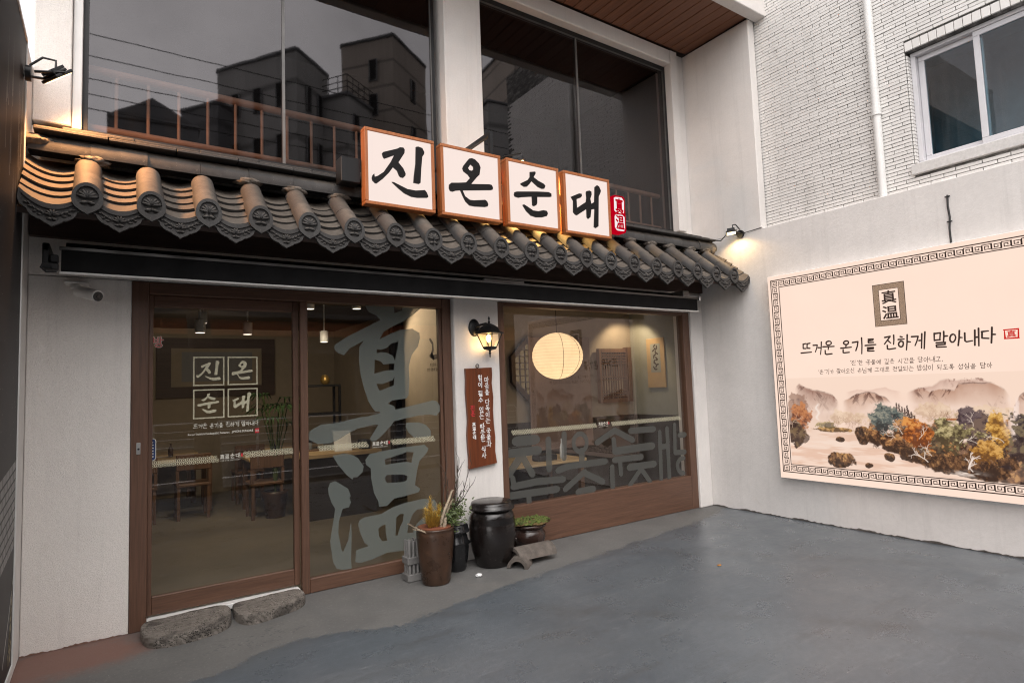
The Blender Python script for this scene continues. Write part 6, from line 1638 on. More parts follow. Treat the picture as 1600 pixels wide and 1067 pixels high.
# ---- the painted landscape, colour per vertex on a fine grid
NX, NY = 620, 256
def paint():
    bgc = np.array([1.0, .755, .615])
    uu, vv = np.meshgrid(np.linspace(0, 1, NX), np.linspace(0, 1, NY))
    asp = 2.206 / .913
    img = np.ones((NY, NX, 3)) * bgc
    pr = np.random.default_rng(21)
    def vn(fu, fv, seed, octv=4, gain=.55, ang=0.0):
        """smooth value noise 0..1; fu, fv = cells over the picture height"""
        ca, sa = math.cos(ang), math.sin(ang)
        x = uu * asp; y = vv
        X, Y = (x * ca + y * sa) * fu + 50, (-x * sa + y * ca) * fv + 50
        o = 0; amp = 1; tot = 0
        for k in range(octv):
            q = np.random.default_rng(seed * 31 + k).random((256, 256))
            xi = np.floor(X).astype(int); yi = np.floor(Y).astype(int)
            fx = X - xi; fy = Y - yi; fx = fx * fx * (3 - 2 * fx); fy = fy * fy * (3 - 2 * fy)
            g = lambda a, b: q[(yi + b) % 256, (xi + a) % 256]
            o = o + amp * ((g(0, 0) * (1 - fx) + g(1, 0) * fx) * (1 - fy) + (g(0, 1) * (1 - fx) + g(1, 1) * fx) * fy)
            tot += amp; amp *= gain; X = X * 2 + 13.7; Y = Y * 2 + 7.3
        return o / tot
    ss = lambda x, a, b: np.clip((x - a) / (b - a), 0, 1) ** 2 * (3 - 2 * np.clip((x - a) / (b - a), 0, 1))
    def blend(c, al):
        c = np.asarray(c, float)
        if c.ndim == 1: c = c[None, None, :]
        img[:] = img * (1 - al[..., None]) + c * al[..., None]
    lerp = lambda a, b, t: np.array(a)[None, None, :] * (1 - t[..., None]) + np.array(b)[None, None, :] * t[..., None]
    def ridge(pts, seed, rough=.012):
        x = [p[0] for p in pts]; y = [p[1] for p in pts]
        h = np.interp(uu[0], x, y) + rough * 2 * (vn(14, 1, seed, 4)[0] - .5)
        return h[None, :] - vv, ss(np.minimum(uu - x[0], x[-1] - uu), 0, .03)
    def hill(pts, col, fade, strength, seed, lines=0.0, ink=(.14, .06, .045)):
        d, e = ridge(pts, seed)
        body = np.where(d > 0, np.exp(-d / fade), 0) * ss(d, 0, .012) * e
        n = vn(7, 5, seed + 1, 5)
        blend(col, (body * strength * (.55 + .8 * n)).clip(0, 1))
        if lines:
            # ink strokes running down the slopes, strongest near the crest
            s1 = vn(34, 7, seed + 2, 4, .6, .55); s2 = vn(34, 7, seed + 3, 4, .6, -.55)
            st = np.maximum(ss(s1, .56, .70), ss(s2, .56, .70)) * ss(vn(6, 6, seed + 5, 3), .36, .60)
            blend(ink, (st * np.where(d > 0, np.exp(-d / (fade * .75)), 0) * e * lines).clip(0, 1))
            blend(ink, (np.exp(-(d / .006) ** 2) * e * lines * .75 * ss(vn(10, 4, seed + 7, 3), .32, .62)).clip(0, 1))
            tuft = ss(vn(46, 30, seed + 8, 3), .56, .68) * ss(vn(7, 7, seed + 9, 2), .5, .66)
            blend(np.array(ink) * 1.6, (tuft * np.where(d > -.01, np.exp(-np.abs(d) / .05), 0) * e * .75).clip(0, 1))
    def mass(u, v, su, sv, seed, dark, mid, lite, grain=26, edge=.55, al=.97, flat=1.0):
        """a tree crown or rock: ragged blob with its own light and dark clumps"""
        r = np.sqrt(((uu - u) / su) ** 2 + ((vv - v) / sv) ** 2)
        n = vn(9 / flat, 9, seed, 5, .62); f = vn(grain, grain * 1.1, seed + 3, 4, .7)
        den = 1 - r + edge * 1.3 * (n - .5) * 2 + .55 * (f - .5)
        a = ss(den, .02, .18) * al
        cl = vn(13, 13, seed + 6, 3); t = np.clip(.5 + 1.5 * (cl - .5) + 1.7 * (f - .5) + .35 * (vv - v) / sv, 0, 1)
        c = lerp(dark, mid, ss(t, .15, .55)); c = c * (1 - ss(t, .55, .9)[..., None]) + np.array(lite) * ss(t, .55, .9)[..., None]
        blend(c, a)
        holes = ss(vn(grain * 1.3, grain * 1.3, seed + 9, 3), .66, .76) * a * .5
        blend(dark, holes)
    def rock(u, v, su, sv, seed):
        r = np.sqrt(((uu - u) / su) ** 2 + ((vv - v) / sv) ** 2)
        n = vn(12, 12, seed, 4); a = ss(1 - r + .75 * (n - .5), .02, .12)
        f = vn(30, 22, seed + 2, 4, .65, .3); tp = (vv - v) / sv
        t = np.clip(.30 + 1.6 * (f - .5) + .30 * tp, 0, 1)
        c = lerp((.035, .020, .016), (.20, .095, .045), ss(t, .1, .5)); c = c * (1 - ss(t, .5, .85)[..., None]) + np.array((.62, .33, .13)) * ss(t, .5, .85)[..., None]
        blend(c, a * .97)
        crk = ss(np.abs(vn(20, 16, seed + 5, 3, .5, -.5) - .5), .05, .0) * a
        blend((.02, .012, .01), crk * .8)
    def dab(u, v, ru, c, al):
        i0, i1, j0, j1 = max(int((u - ru * 2) * NX), 0), min(int((u + ru * 2) * NX) + 2, NX), max(int((v - ru * asp * 2) * NY), 0), min(int((v + ru * asp * 2) * NY) + 2, NY)
        if i1 <= i0 or j1 <= j0: return
        m = (np.clip(1.3 - np.hypot((uu[j0:j1, i0:i1] - u) / ru, (vv[j0:j1, i0:i1] - v) / (ru * asp)), 0, 1) * al)[..., None]
        img[j0:j1, i0:i1] = img[j0:j1, i0:i1] * (1 - m) + np.array(c) * m
    def branch(u, v, L, ang, c, w, depth, al=.85):
        for s in range(int(L / .002)):
            dab(u, v, w, c, al)
            ang += pr.uniform(-.25, .25)
            u += .002 * math.cos(ang) * .7; v += .002 * math.sin(ang) * asp * .7
            if depth and pr.random() < .06: branch(u, v, L * .5, ang + pr.choice((-1, 1)) * pr.uniform(.4, 1.0), c, w * .75, depth - 1, al)
        if depth:
            for k in (-1, 1): branch(u, v, L * .6, ang + k * pr.uniform(.2, .7), c, w * .75, depth - 1, al)
    def pine(u, v, h, c):
        for s in range(34):
            t = s / 34; w = .011 * (1 - t) ** 1.1 + .0012
            for q in range(3): dab(u + pr.normal(0, w * .5), v + h * t + pr.normal(0, .004), .0022, np.array(c) * pr.uniform(.5, 1.6), .8)
    # mist
    blend((.97, .66, .52), ss(vn(2.2, 3, 90, 3), .40, .8) * .45 * ss(vv, 0, .1) * ss(1 - vv, 0, .35))
    hill(PE['mtn_far1'], (.62, .36, .29), .06, .50, 2)
    hill(PE['mtn_far2'], (.50, .28, .22), .09, .70, 4, .25)
    hill(PE['mtn1'], (.48, .25, .16), .20, .78, 6, .95)
    hill(PE['mtn2'], (.48, .25, .16), .20, .80, 11, 1.0)
    hill(PE['mtn3'], (.30, .14, .10), .20, .85, 16, .9)
    hill([(.86, .58), (.9, .78), (.95, .88), (1.0, .93)], (.48, .26, .18), .22, .75, 19, .7)
    # mist banks in front of the hills
    for (a, b, c_, d_) in ((.28, .62, .16, .05), (.62, .66, .20, .05), (.46, .70, .10, .04), (.86, .64, .08, .05)):
        blend((1.0, .77, .65), np.exp(-((uu - a) / c_) ** 2 - ((vv - b) / d_) ** 2) * .75 * ss(vn(5, 9, int(a * 100), 3), .3, .6))
    # river
    wat = ss(vn(3, 26, 60, 4, .6), .5, .68) * ss(.46 - vv, 0, .1) * ss(.75 - uu, 0, .2)
    blend((.78, .47, .33), wat * .55)
    blend((1, .80, .68), ss(vn(3.5, 34, 63, 3), .58, .72) * ss(.40 - vv, 0, .1) * ss(.7 - uu, 0, .2) * .6)
    u0, v0 = PE['wfall1']
    blend((1, .85, .75), np.exp(-((uu - u0 + .006 * np.sin(vv * 60)) / .006) ** 2) * ss(vv, .50, .54) * ss(.72 - vv, 0, .04) * .85)
    # left bank
    mass(.030, .62, .060, .22, 30, (.11, .055, .045), (.24, .12, .09), (.36, .20, .14), 34, .55, .75)
    mass(.06, .55, .055, .16, 33, (.14, .05, .03), (.44, .15, .06), (.62, .25, .10), 36, .6, .92)
    mass(.025, .36, .055, .17, 36, (.030, .020, .018), (.075, .045, .035), (.20, .13, .07), 34, .55)
    mass(.075, .30, .03, .07, 38, (.030, .020, .018), (.075, .045, .035), (.20, .13, .07), 34, .6, .8)
    branch(.012, .42, .07, .9, (.72, .50, .37), .0012, 2)
    # islet with reeds
    u0, v0 = PE['island']
    mass(u0, v0 + .005, .105, .030, 40, (.13, .07, .03), (.46, .25, .09), (.70, .42, .17), 26, .5, .95, 3)
    mass(u0 - .045, v0 + .055, .05, .05, 43, (.09, .07, .03), (.28, .22, .09), (.55, .40, .18), 38, .8, .8)
    for k in range(6): branch(u0 + pr.uniform(-.03, .09), v0 + .03, .030, PI / 2 + pr.uniform(-.6, .6), (.26, .14, .08), .0009, 2, .7)
    for key_, n_ in (('bare', 9), ('bare2', 6), ('bare3', 6)):
        u0, v0 = PE[key_]
        mass(u0, v0 + .01, .085, .075, int(u0 * 100), (.50, .30, .14), (.74, .52, .30), (.86, .64, .40), 40, .9, .42)
        for k in range(n_): branch(u0 + pr.uniform(-.05, .05), v0 - .07, .030, PI / 2 + pr.uniform(-.8, .8), (.30, .16, .09), .0009, 2, .75)
    u0, v0 = PE['hut']
    blend((.78, .56, .42), ss(.024 - np.abs(uu - u0), 0, .003) * ss(.020 - np.abs(vv - v0 + .035), 0, .005)); blend((.45, .17, .07), ss(.030 - np.abs(uu - u0) - (vv - v0) * .3, 0, .003) * ss(.012 - np.abs(vv - v0 + .005), 0, .004))
    for key_, n_ in (('pines', 6), ('pines2', 3), ('rockL', 2)):
        u0, v0 = PE[key_]
        for k in range(n_): pine(u0 + (k - n_ / 2) * .010, v0 - .10 + pr.uniform(0, .02), pr.uniform(.11, .19), (.085, .052, .042))
    # brown banks under the trees
    d, e = ridge([(.31, .33), (.36, .42), (.45, .36), (.55, .35), (.65, .36), (.8, .38), (.9, .46), (1.0, .5)], 50, .02)
    lo = np.interp(uu[0], [.31, .40, .46, .55, .62, .72, 1.0], [.31, .28, .20, .11, .07, .02, -.05])[None, :] + .05 * (vn(9, 3, 51, 3) - .5)
    bm_ = ss(d, 0, .03) * ss(vv - lo, 0, .025) * e * .0 + ss(d, 0, .03) * ss(vv - lo, 0, .025) * ss(uu, .31, .35)
    f = vn(22, 18, 52, 5, .65, .4)
    c = lerp((.045, .026, .020), (.22, .105, .055), ss(f, .35, .58)); c = c * (1 - ss(f, .58, .72)[..., None]) + np.array((.55, .29, .12)) * ss(f, .58, .72)[..., None]
    blend(c, bm_ * .93)
    for i, (key_, su, sv) in enumerate((('rock1', .036, .11), ('rockL', .032, .10), ('rock7', .023, .032), ('rock9', .045, .10), ('rock8', .042, .10), ('rock2', .066, .090), ('rock3', .022, .046), ('rock4', .020, .030), ('rock5', .090, .12), ('rock6', .11, .17))):
        rock(*PE[key_], su, sv, 70 + i * 3)
    # russet undergrowth between the trees
    for i, (a, b, su, sv) in enumerate(((.40, .42, .05, .10), (.48, .34, .06, .10), (.63, .46, .05, .09), (.66, .30, .08, .10), (.80, .36, .07, .12), (.88, .46, .05, .12), (.52, .46, .05, .08))):
        mass(a, b, su, sv, 200 + i * 3, (.035, .018, .013), (.20, .085, .040), (.56, .27, .10), 42, .7, .92)
    # main trees
    D, T = PE['tree_dark1'], PE['tree_dark2']
    mass(*D, .062, .12, 110, (.030, .018, .026), (.075, .045, .055), (.16, .11, .11), 38, .6)
    mass(T[0], T[1], .070, .15, 113, (.030, .018, .022), (.085, .055, .055), (.20, .13, .10), 38, .6)
    u0, v0 = PE['tree_teal']; mass(u0, v0 + .02, .062, .15, 116, (.045, .050, .050), (.115, .140, .130), (.30, .29, .23), 40, .65)
    mass(.60, .36, .06, .15, 119, (.035, .025, .022), (.10, .07, .045), (.22, .15, .08), 38, .6)
    u0, v0 = PE['tree_olive']; mass(u0 - .01, v0 + .01, .070, .15, 122, (.075, .055, .03), (.25, .20, .09), (.58, .47, .24), 40, .7)
    u0, v0 = PE['tree_orange']; mass(u0 + .01, v0 + .02, .068, .16, 125, (.17, .045, .015), (.50, .14, .03), (.80, .34, .09), 42, .7)
    u0, v0 = PE['tree_yellow']; mass(u0, v0 + .03, .046, .15, 128, (.20, .085, .02), (.52, .25, .045), (.84, .50, .14), 42, .7)
    u0, v0 = PE['tree_yellow2']; mass(u0, v0, .045, .11, 131, (.17, .07, .02), (.46, .21, .04), (.76, .42, .12), 42, .75)
    u0, v0 = PE['wfall']
    blend((1, .80, .71), np.exp(-((uu - u0 + .02 * (vn(4, 8, 140, 2) - .5)) / .020) ** 2) * ss(vv, .34, .44) * ss(.80 - vv, 0, .1) * ss(vn(40, 6, 141, 3), .36, .6) * .95)
    mass(.92, .32, .085, .30, 134, (.025, .018, .022), (.070, .050, .050), (.20, .15, .09), 38, .6)
    mass(.97, .18, .07, .24, 137, (.025, .018, .022), (.13, .075, .04), (.42, .22, .08), 38, .6)
    for a, b, L, an, w, c in ((.722, .10, .055, PI / 2, .0022, (1, .84, .74)), (.735, .08, .045, 2.2, .0018, (1, .84, .74)), (.585, .14, .06, 2.5, .0018, (1, .82, .70)), (.60, .20, .05, 1.9, .0014, (.95, .76, .62)),
                          (.50, .40, .05, 2.2, .0013, (.95, .78, .66)), (.47, .36, .05, 2.5, .0013, (.9, .7, .58)), (.56, .36, .05, 1.1, .0012, (.95, .75, .6)), (.84, .36, .05, 2.0, .0012, (.95, .78, .62)), (.75, .50, .045, 1.8, .0012, (.9, .72, .6)), (.70, .34, .05, 1.3, .0013, (.98, .82, .68))):
        branch(a, b, L, an, c, w, 2, .9)
    blend((1, .84, .74), np.exp(-((uu - .715 - .2 * (vv - .06)) / .040) ** 2 - ((vv - .055) / .022) ** 2) * ss(vn(12, 30, 150, 3), .40, .6))
    blend((.62, .33, .19), ss(.62 - vv, 0, .35) * .05 * (.5 + vn(4, 5, 170, 3)))
    top = ss(vv, .93, 1.0); blend(bgc, top)
    blend(bgc, ss(.02 - uu, 0, .02) * .0)
    return img.clip(0, 1)
img = paint()
u_ = np.linspace(1.157, 3.363, NX); v_ = np.linspace(.612, 1.522, NY)
UU, VVv = np.meshgrid(u_, v_)
co = np.stack([np.full(UU.size, BX - .0015), -UU.ravel(), VVv.ravel()], 1)
w0 = WLOC[BD.name]; co -= np.array(w0)
ii = np.arange(NX * NY).reshape(NY, NX)
fq = np.stack([ii[:-1, :-1], ii[:-1, 1:], ii[1:, 1:], ii[1:, :-1]], -1).reshape(-1, 4)
me = bpy.data.meshes.new('landscape_print')
me.vertices.add(len(co)); me.vertices.foreach_set('co', co.ravel())
me.loops.add(fq.size); me.loops.foreach_set('vertex_index', fq.ravel().astype(np.int32))
me.polygons.add(len(fq)); me.polygons.foreach_set('loop_start', np.arange(0, fq.size, 4, dtype=np.int32)); me.polygons.foreach_set('loop_total', np.full(len(fq), 4, dtype=np.int32))
ca = me.color_attributes.new('print', 'FLOAT_COLOR', 'POINT')
ca.data.foreach_set('color', np.concatenate([img.reshape(-1, 3), np.ones((NX * NY, 1))], 1).ravel().astype(np.float32))
me.update(); me.validate()
t = NT('backlit landscape print')
at = t.n('ShaderNodeVertexColor', layer_name='print')
e = t.n('ShaderNodeEmission'); e.inputs['Strength'].default_value = .95 * EM
t.l(at.outputs['Color'], e.inputs['Color']); t.l(e.outputs[0], t.out.inputs['Surface'])
me.materials.append(t.m)
o = bpy.data.objects.new('landscape_print', me); link(o, BD, w0)
ct = [(3.350, -2.745, 3.10), (3.352, -2.74, 3.0), (3.351, -2.748, 2.9), (3.352, -2.738, 2.8), (3.352, -2.74, 2.655)]
solo('power_cable', MB().tube(ct, .008, 6).tube([(3.346, -2.765, 3.085), (3.346, -2.725, 3.085)], .006, 5).tube([(3.346, -2.765, 2.86), (3.346, -2.725, 2.86)], .006, 5), M['black_plastic'], 'short black cable running down the wall to the top of the lit picture board', 'cable')

# ------------------------------------------------------------ neighbouring white brick building
NBX = 3.50
N_ = thing('brick_building', 'neighbouring building of white brick with a grey framed sliding window', 'building', (NBX + .2, -2.8, 0))
WY0, WY1, WZ0, WZ1 = -3.80, -2.455, 3.40, 4.605      # window opening with its sill
LZ = .092
mb = MB().box(NBX + .012, NBX + .20, WY1 + .0, .6, 0, 7.5).box(NBX + .012, NBX + .20, -4.1, WY0, 0, 7.5).box(NBX + .012, NBX + .20, WY0, WY1, 0, WZ0).box(NBX + .012, NBX + .20, WY0, WY1, WZ1 + .002, 7.5)
part('mortar_wall', mb, M['joint'], N_)
BL, BH, PZ = .194, .0292, .0353
bmesh_ = shared('brick', MB().box(-.006, .010, -BL / 2, BL / 2, 0, BH, .0015), M['brick'])
bricks = []
row = 0; z = 3.20
while z < 7.3:
    off = (0, .5, .08, .57, .16, .62)[row % 6] * (BL + .006) + random.uniform(-.008, .008)
    y = .5 + off
    while y > -4.0:
        y0, y1 = y - BL / 2, y + BL / 2
        inwin = y1 > WY0 and y0 < WY1 and z + BH > WZ0 and z < WZ1 + LZ
        if not inwin:
            bricks.append((y, z, 1.0))
        else:
            if y1 > WY1 + .02: bricks.append(((y1 + WY1) / 2 + .002, z, (y1 - WY1 - .004) / BL))
            if y0 < WY0 - .02: bricks.append(((y0 + WY0) / 2 - .002, z, (WY0 - y0 - .004) / BL))
        y -= BL + .006
    row += 1; z += PZ
cm = camo.matrix_world.inverted()
def vis(b):
    p = cm @ Vector((NBX, b[0], b[1]))
    if p.z > -.1: return -1
    u = 800 + 931.7 * p.x / -p.z; v = 533.5 - 931.7 * p.y / -p.z
    return (1 / -p.z if (1170 < u < 1612 and -15 < v < 372 and b[1] > 3.27) else -1)
bricks = [(vis(b), b) for b in bricks]
bricks.sort(key=lambda q: -q[0])
rest = MB()
for i, (s_, (y, z, k)) in enumerate(bricks):
    j = random.uniform(-.003, .0025)
    if i < 300 and s_ > 0:
        o = inst('brick', bmesh_, (NBX + j, y, z), N_)
        o.scale = (1, k, 1)
    elif (-4.05 < y and z < 6.9):
        rest.box(NBX - .006 + j, NBX + .010 + j, y - BL * k / 2, y + BL * k / 2, z, z + BH)
part('brick_courses', rest, M['brick'], N_, False, 'stuff')
# soldier course, reveal bricks, sill, window
sm_ = shared('soldier_brick', MB().box(-.008, .155, -.0315, .0315, 0, .088, .002), M['brick'])
y = WY1 - .034
while y > WY0:
    inst('soldier_brick', sm_, (NBX + random.uniform(-.001, .001), y, WZ1 + .003), N_); y -= .068
rm = shared('reveal_brick', MB().box(.012, .10, -.012, .004, 0, BH, .0015), M['brick'])
z = 3.20 + PZ * 9
while z < WZ1 - .03:
    inst('reveal_brick', rm, (NBX, WY1 - .001, z), N_); z += PZ
part('window_sill', MB().box(NBX - .035, NBX + .16, WY0 - .04, WY1 + .02, 3.398, 3.495, .004), M['sill'], N_)
wx = NBX + .07
nw = part('window', MB().box(wx, wx + .10, WY0, WY1 - .014, 3.497, 3.535, .003).box(wx, wx + .10, WY0, WY1 - .014, 4.565, 4.602, .003).box(wx, wx + .10, WY1 - .054, WY1 - .014, 3.536, 4.564, .003).box(wx, wx + .10, WY0, WY0 + .04, 3.536, 4.564, .003), M['upvc'], N_)
def sash(y0, y1, dx, mat):
    fr = MB().box(wx + dx, wx + dx + .035, y0, y1, 3.537, 3.585, .003).box(wx + dx, wx + dx + .035, y0, y1, 4.515, 4.563, .003).box(wx + dx, wx + dx + .035, y0, y0 + .05, 3.586, 4.514, .003).box(wx + dx, wx + dx + .035, y1 - .05, y1, 3.586, 4.514, .003)
    part('sash', fr, M['upvc'], nw)
    part('pane', MB().quad((wx + dx + .015, y0 + .049, 3.584), (wx + dx + .015, y1 - .049, 3.584), (wx + dx + .015, y1 - .049, 4.516), (wx + dx + .015, y0 + .049, 4.516)), mat, nw, False)
sash(-3.02, WY1 - .056, .055, M['glass_nb'])
sash(-3.76, -2.965, .012, M['glass_nb'])
part('neighbour_room', MB().box(4.6, 4.65, -4.08, -2.2, 3.2, 4.9).box(NBX + .21, 4.6, -4.08, -2.2, 3.2, 3.25).box(NBX + .21, 4.6, -2.25, -2.2, 3.25, 4.9).box(NBX + .21, 4.6, -4.08, -4.03, 3.25, 4.9).box(NBX + .21, 4.65, -4.08, -2.2, 4.85, 4.9), plain('teal grey room', (.26, .34, .37, 1), .9), N_)
DP = thing('drain_pipe', 'white drain pipe running down the white brick wall', 'pipe', (NBX - .045, -2.18, 3.25))
part('pipe', MB().tube([(NBX - .045, -2.18, 3.245), (NBX - .045, -2.18, 7.4)], .038, 16), M['white_metal'], DP)
part('coupling', MB().tube([(NBX - .045, -2.18, 4.09), (NBX - .045, -2.18, 4.16)], .046, 16).tube([(NBX - .045, -2.18, 4.08), (NBX - .045, -2.18, 4.092)], .049, 16), M['white_metal'], DP)

# ------------------------------------------------------------ left wall with the dark printed panel
LWl = thing('side_building', 'white wall of the building on the left carrying the dark printed panel', 'building', (-3.4, -1.2, 0))
part('wall', MB().box(-3.5, XL - .002, -2.4, .25, 0, 3.76, .004), M['lowwall'], LWl)
PX = -3.243
PN = thing('printed_panel', 'tall black printed panel with white trim on the left wall', 'sign board', (PX, -1.3, .10))
part('panel', MB().box(XL + .001, PX, -2.3, -.44, .115, 3.70), M['panel_black'], PN)
part('trim', MB().box(XL + .001, PX + .006, -.439, -.425, .10, 3.72).box(XL + .001, PX + .006, -2.3, -.44, .10, .114).box(XL + .001, PX + .006, -2.3, -.44, 3.701, 3.72), M['white_metal'], PN)
Lf = PL(PX + .001)
mb = MB(); rr = random.Random(4)
z = .76; row = 0
while z < 1.24:
    y = -1.9 + (row % 2) * .06
    while y < -.46:
        zz = z + (y + .46) * .10
        mb.add([Lf(*p) for p in [(y, zz), (min(y + .108, -.447), zz + .01), (min(y + .108, -.447), zz + .052), (y, zz + .042)]], [(0, 1, 2, 3)])
        y += .118
    z += .054; row += 1
part('printed_bricks', mb, M['panel_grey'], PN, False)
mb = MB()
for z0 in (.60,):
    tri = union(brush([(-.447, .60), (-.60, .42), (-.80, .22)], .014)); mb.add([Lf(*p) for p in tri[0]], tri[1])
for k in range(140):
    y, z = rr.uniform(-1.6, -.46), rr.uniform(1.3, 2.6); s_ = rr.uniform(.001, .0035)
    mb.add([Lf(y - s_, z - s_), Lf(y + s_, z - s_ * .5), Lf(y + s_ * .6, z + s_)], [(0, 1, 2)])
for k in range(26):
    y, z = rr.uniform(-1.2, -.5), rr.uniform(2.5, 3.2); L = rr.uniform(.1, .45)
    mb.add([Lf(y, z), Lf(y + .004, z), Lf(y + .012, z + L)], [(0, 1, 2)])
part('printed_lines', mb, M['panel_white'], PN, False, 'stuff')
mb = MB()
for k in range(60):
    z = .14 + .42 * rr.random(); y = -.50 - (.56 - z) * .28 * rr.random()
    mb.add([Lf(y, z), Lf(y + .016, z + .01), Lf(y + .012, z + .04), Lf(y - .003, z + .03)], [(0, 1, 2, 3)])
part('printed_straw', mb, M['panel_gold'], PN, False)

# ------------------------------------------------------------ across the street (seen mirrored in the glass)
def footprint(name, label, pts, z1, mat, windows=(), extra=None):
    """pts are real ground corners in order"""
    cx = sum(p[0] for p in pts) / len(pts); cy = sum(p[1] for p in pts) / len(pts)
    t = thing(name, label, 'building', (cx, cy, 0))
    n = len(pts)
    vs = [(p[0], p[1], 0) for p in pts] + [(p[0], p[1], z1) for p in pts]
    mb = MB(); mb.add(vs, [(k, (k + 1) % n, n + (k + 1) % n, n + k) for k in range(n)] + [tuple(range(n, 2 * n))])
    part('walls', mb, mat, t)
    mb = MB()
    for k in range(n):
        a, b = Vector((*pts[k], z1)), Vector((*pts[(k + 1) % n], z1))
        mb.tube([a, b], .12, 4)
    part('parapet_edge', mb, M['bld_dark'], t)
    for a, b, u0, u1, z0, z2 in windows:
        A, Bv = Vector((*pts[a], 0)), Vector((*pts[b], 0)); d = (Bv - A)
        nrm = Vector((d.y, -d.x, 0)).normalized()
        if nrm.dot(Vector((cx, cy, 0)) - A) > 0: nrm = -nrm
        q = [A + d * u0 + nrm * .06, A + d * u1 + nrm * .06]
        w = part('window', MB().tube([q[0] + Vector((0, 0, z0)), q[1] + Vector((0, 0, z0)), q[1] + Vector((0, 0, z2)), q[0] + Vector((0, 0, z2)), q[0] + Vector((0, 0, z0))], .05, 4), M['bld_dark'], t)
        part('pane', MB().quad(q[0] + Vector((0, 0, z0)), q[1] + Vector((0, 0, z0)), q[1] + Vector((0, 0, z2)), q[0] + Vector((0, 0, z2))), M['darkvoid'], w, False)
    return t
RY = lambda y: .24 - y
footprint('apartment_block', 'grey apartment block across the street, mirrored in the left upper window', [(4.62, RY(24)), (1.70, RY(28.2)), (3.9, RY(30.2)), (6.7, RY(25.8))], 18.4, M['bld_grey'], [(0, 1, a, a + .10, z, z + 1.25) for a in (.14, .42, .70) for z in (10.2, 13.0, 15.6)] + [(3, 0, a, a + .14, z, z + 1.25) for a in (.25, .6) for z in (10.2, 13.0, 15.6)])
footprint('apartment_block', 'lower grey block beside the tall apartment block across the street', [(1.5, RY(26.5)), (.1, RY(28.5)), (1.6, RY(30)), (3.2, RY(28))], 16.0, M['bld_dark'])
footprint('grey_house', 'low dark house with a gable across the street', [(.35, RY(23.9)), (-2.93, RY(24.2)), (-2.9, RY(29)), (.4, RY(29))], 13.4, M['bld_dark'])
hh = thing('gable_roof', 'dark gable roof of the low house across the street', 'roof', (-1.7, RY(26), 13.4))
part('slope', MB().add([(.4, RY(23.9), 13.42), (-3.0, RY(24.2), 13.42), (-1.4, RY(24), 14.4), (.4, RY(29), 13.42), (-3.0, RY(29), 13.42), (-1.5, RY(29), 14.4)], [(0, 1, 2), (3, 5, 4), (0, 2, 5, 3), (1, 4, 5, 2)]), M['bld_dark'], hh)
tb = footprint('terrace_block', 'grey block with a railed roof terrace across the street', [(6.2, RY(25.6)), (7.2, RY(24.2)), (10.4, RY(26.4)), (9.4, RY(29))], 16.9, M['bld_grey'], [(1, 2, .12, .24, 14.6, 16.0), (1, 2, .36, .56, 13.6, 14.5)])
mb = MB()
q = [Vector((6.2, RY(25.6), 16.9)), Vector((7.2, RY(24.2), 16.9)), Vector((10.4, RY(26.4), 16.9))]
for a, b in ((0, 1), (1, 2)):
    for z in (.35, .65, 1.0):
        mb.tube([q[a] + Vector((0, 0, z)), q[b] + Vector((0, 0, z))], .025, 4)
    L = (q[b] - q[a]).length; m = int(L / .45)
    for k in range(m + 1):
        p = q[a].lerp(q[b], k / m); mb.tube([p, p + Vector((0, 0, 1.0))], .022, 4)
part('roof_railing', mb, M['black_metal'], tb)
footprint('apartment_tower', 'tall beige clad tower across the street, mirrored beside the upper pillar', [(9.9, RY(24.5)), (7.85, RY(27.0)), (10.5, RY(30)), (12.9, RY(26.6))], 21.0, M['bld_beige'], [(3, 0, .40, .52, z, z + 1.3) for z in (12.4, 15.2, 18.0)] + [(0, 1, .3, .45, z, z + 1.2) for z in (16.6, 18.6)])
footprint('apartment_tower', 'wide beige clad tower across the street, mirrored in the right upper window', [(22.6, RY(23.5)), (17.8, RY(24.2)), (18.3, RY(30)), (23, RY(30))], 23.0, M['bld_beige'], [(0, 1, .7, .8, z, z + 1.3) for z in (14.0, 16.8, 19.6)])
footprint('grey_house', 'grey gabled house across the street, mirrored in the right upper window', [(18.6, RY(23.2)), (15.4, RY(23.6)), (15.6, RY(28)), (18.6, RY(28))], 18.2, M['bld_grey'], [(0, 1, .30, .42, 15.0, 16.2), (0, 1, .52, .70, 14.2, 15.1)])
for k, z in enumerate((8.28, 7.86, 7.43, 7.14, 6.87)):
    solo('overhead_cable', MB().tube([(-14, -7.8, z + .10), (-3, -7.8, z - .02), (8, -7.8, z + .05), (24, -7.8, z + .25)], .009, 5), M['black_plastic'], ('topmost', 'second highest', 'middle', 'second lowest', 'lowest')[k] + ' of the five overhead cables along the street', 'cable', 'overhead cables')
st_ = thing('street_tree', 'pruned street tree with bare twigs at the courtyard edge', 'tree', (-1.45, -5.85, 0))
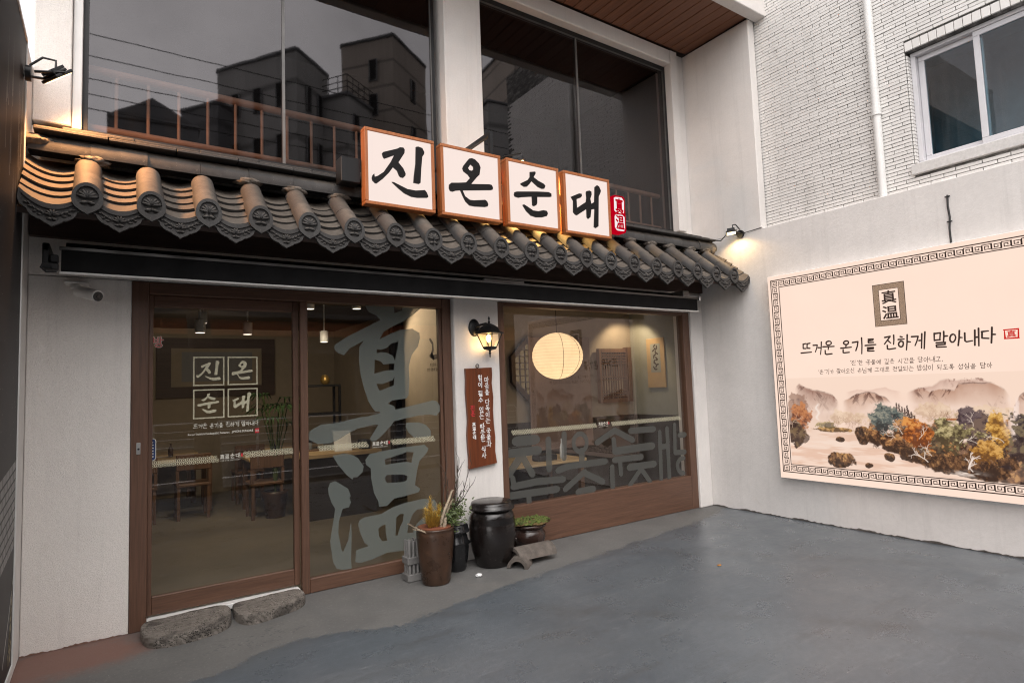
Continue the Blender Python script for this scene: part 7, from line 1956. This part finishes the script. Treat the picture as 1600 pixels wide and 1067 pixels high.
part('trunk', MB().tube([(-1.45, -5.85, 0), (-1.5, -5.85, 1.4), (-1.62, -5.87, 2.9), (-1.7, -5.86, 4.2)], [.21, .18, .17, .15], 12), M['bark'], st_)
mb = MB(); r = random.Random(9)
for k in range(16):
    p = Vector((-1.7, -5.86, r.uniform(3.4, 4.2))); a = r.uniform(0, 2 * PI)
    twig(p, Vector((math.cos(a) * .7, math.sin(a) * .7, 1)).normalized(), r.uniform(.6, 1.0), .018, 2, mb, [])
part('crown', mb, M['twig'], st_, False)
gr = thing('guard_rail', 'silver pedestrian guard rail along the road', 'railing', (2, -9.3, 0))
for i in range(8):
    x0 = -3.0 + i * 2.0
    mb = MB().tube([(x0, -9.3, .36), (x0, -9.3, .92), (x0 + .08, -9.3, 1.0), (x0 + 1.82, -9.3, 1.0), (x0 + 1.9, -9.3, .92), (x0 + 1.9, -9.3, .36)], .022, 6)
    for z in (.36, .52, .68, .84):
        mb.tube([(x0, -9.3, z), (x0 + 1.9, -9.3, z)], .014, 5)
    mb.tube([(x0 + .95, -9.3, 0), (x0 + .95, -9.3, 1.0)], .03, 6)
    part('rail_panel', mb, M['alu'], gr)
sh_ = thing('shop_row', 'low row of shops with an orange fascia across the street', 'building', (2, -21, 0))
part('walls', MB().box(-16, 20, -22.5, -20.5, 0, 6.2), M['shop_dark'], sh_)
part('fascia', MB().box(-16, 20, -20.49, -20.2, 3.9, 4.5, .02), M['orange'], sh_)
part('canopy', MB().box(-16, 20, -20.49, -19.4, 4.55, 4.75, .02), M['paving'], sh_)
for k in range(11):
    x0 = -15 + k * 3.1
    w = part('shop_front', MB().box(x0, x0 + 2.6, -20.49, -20.40, .5, 3.4), M['shop_dark'] if k % 3 else M['paving'], sh_)
    part('pane', MB().quad((x0 + .15, -20.39, .7), (x0 + 2.45, -20.39, .7), (x0 + 2.45, -20.39, 3.2), (x0 + .15, -20.39, 3.2)), M['darkvoid'], w, False)

# large dim emitters are found by the bounced rays themselves, which keeps the picture clean
for m_ in bpy.data.materials:
    if any(k in m_.name for k in ('lit', 'print', 'acrylic', 'lantern', 'lens', 'bulb')):
        m_.cycles.emission_sampling = 'NONE'
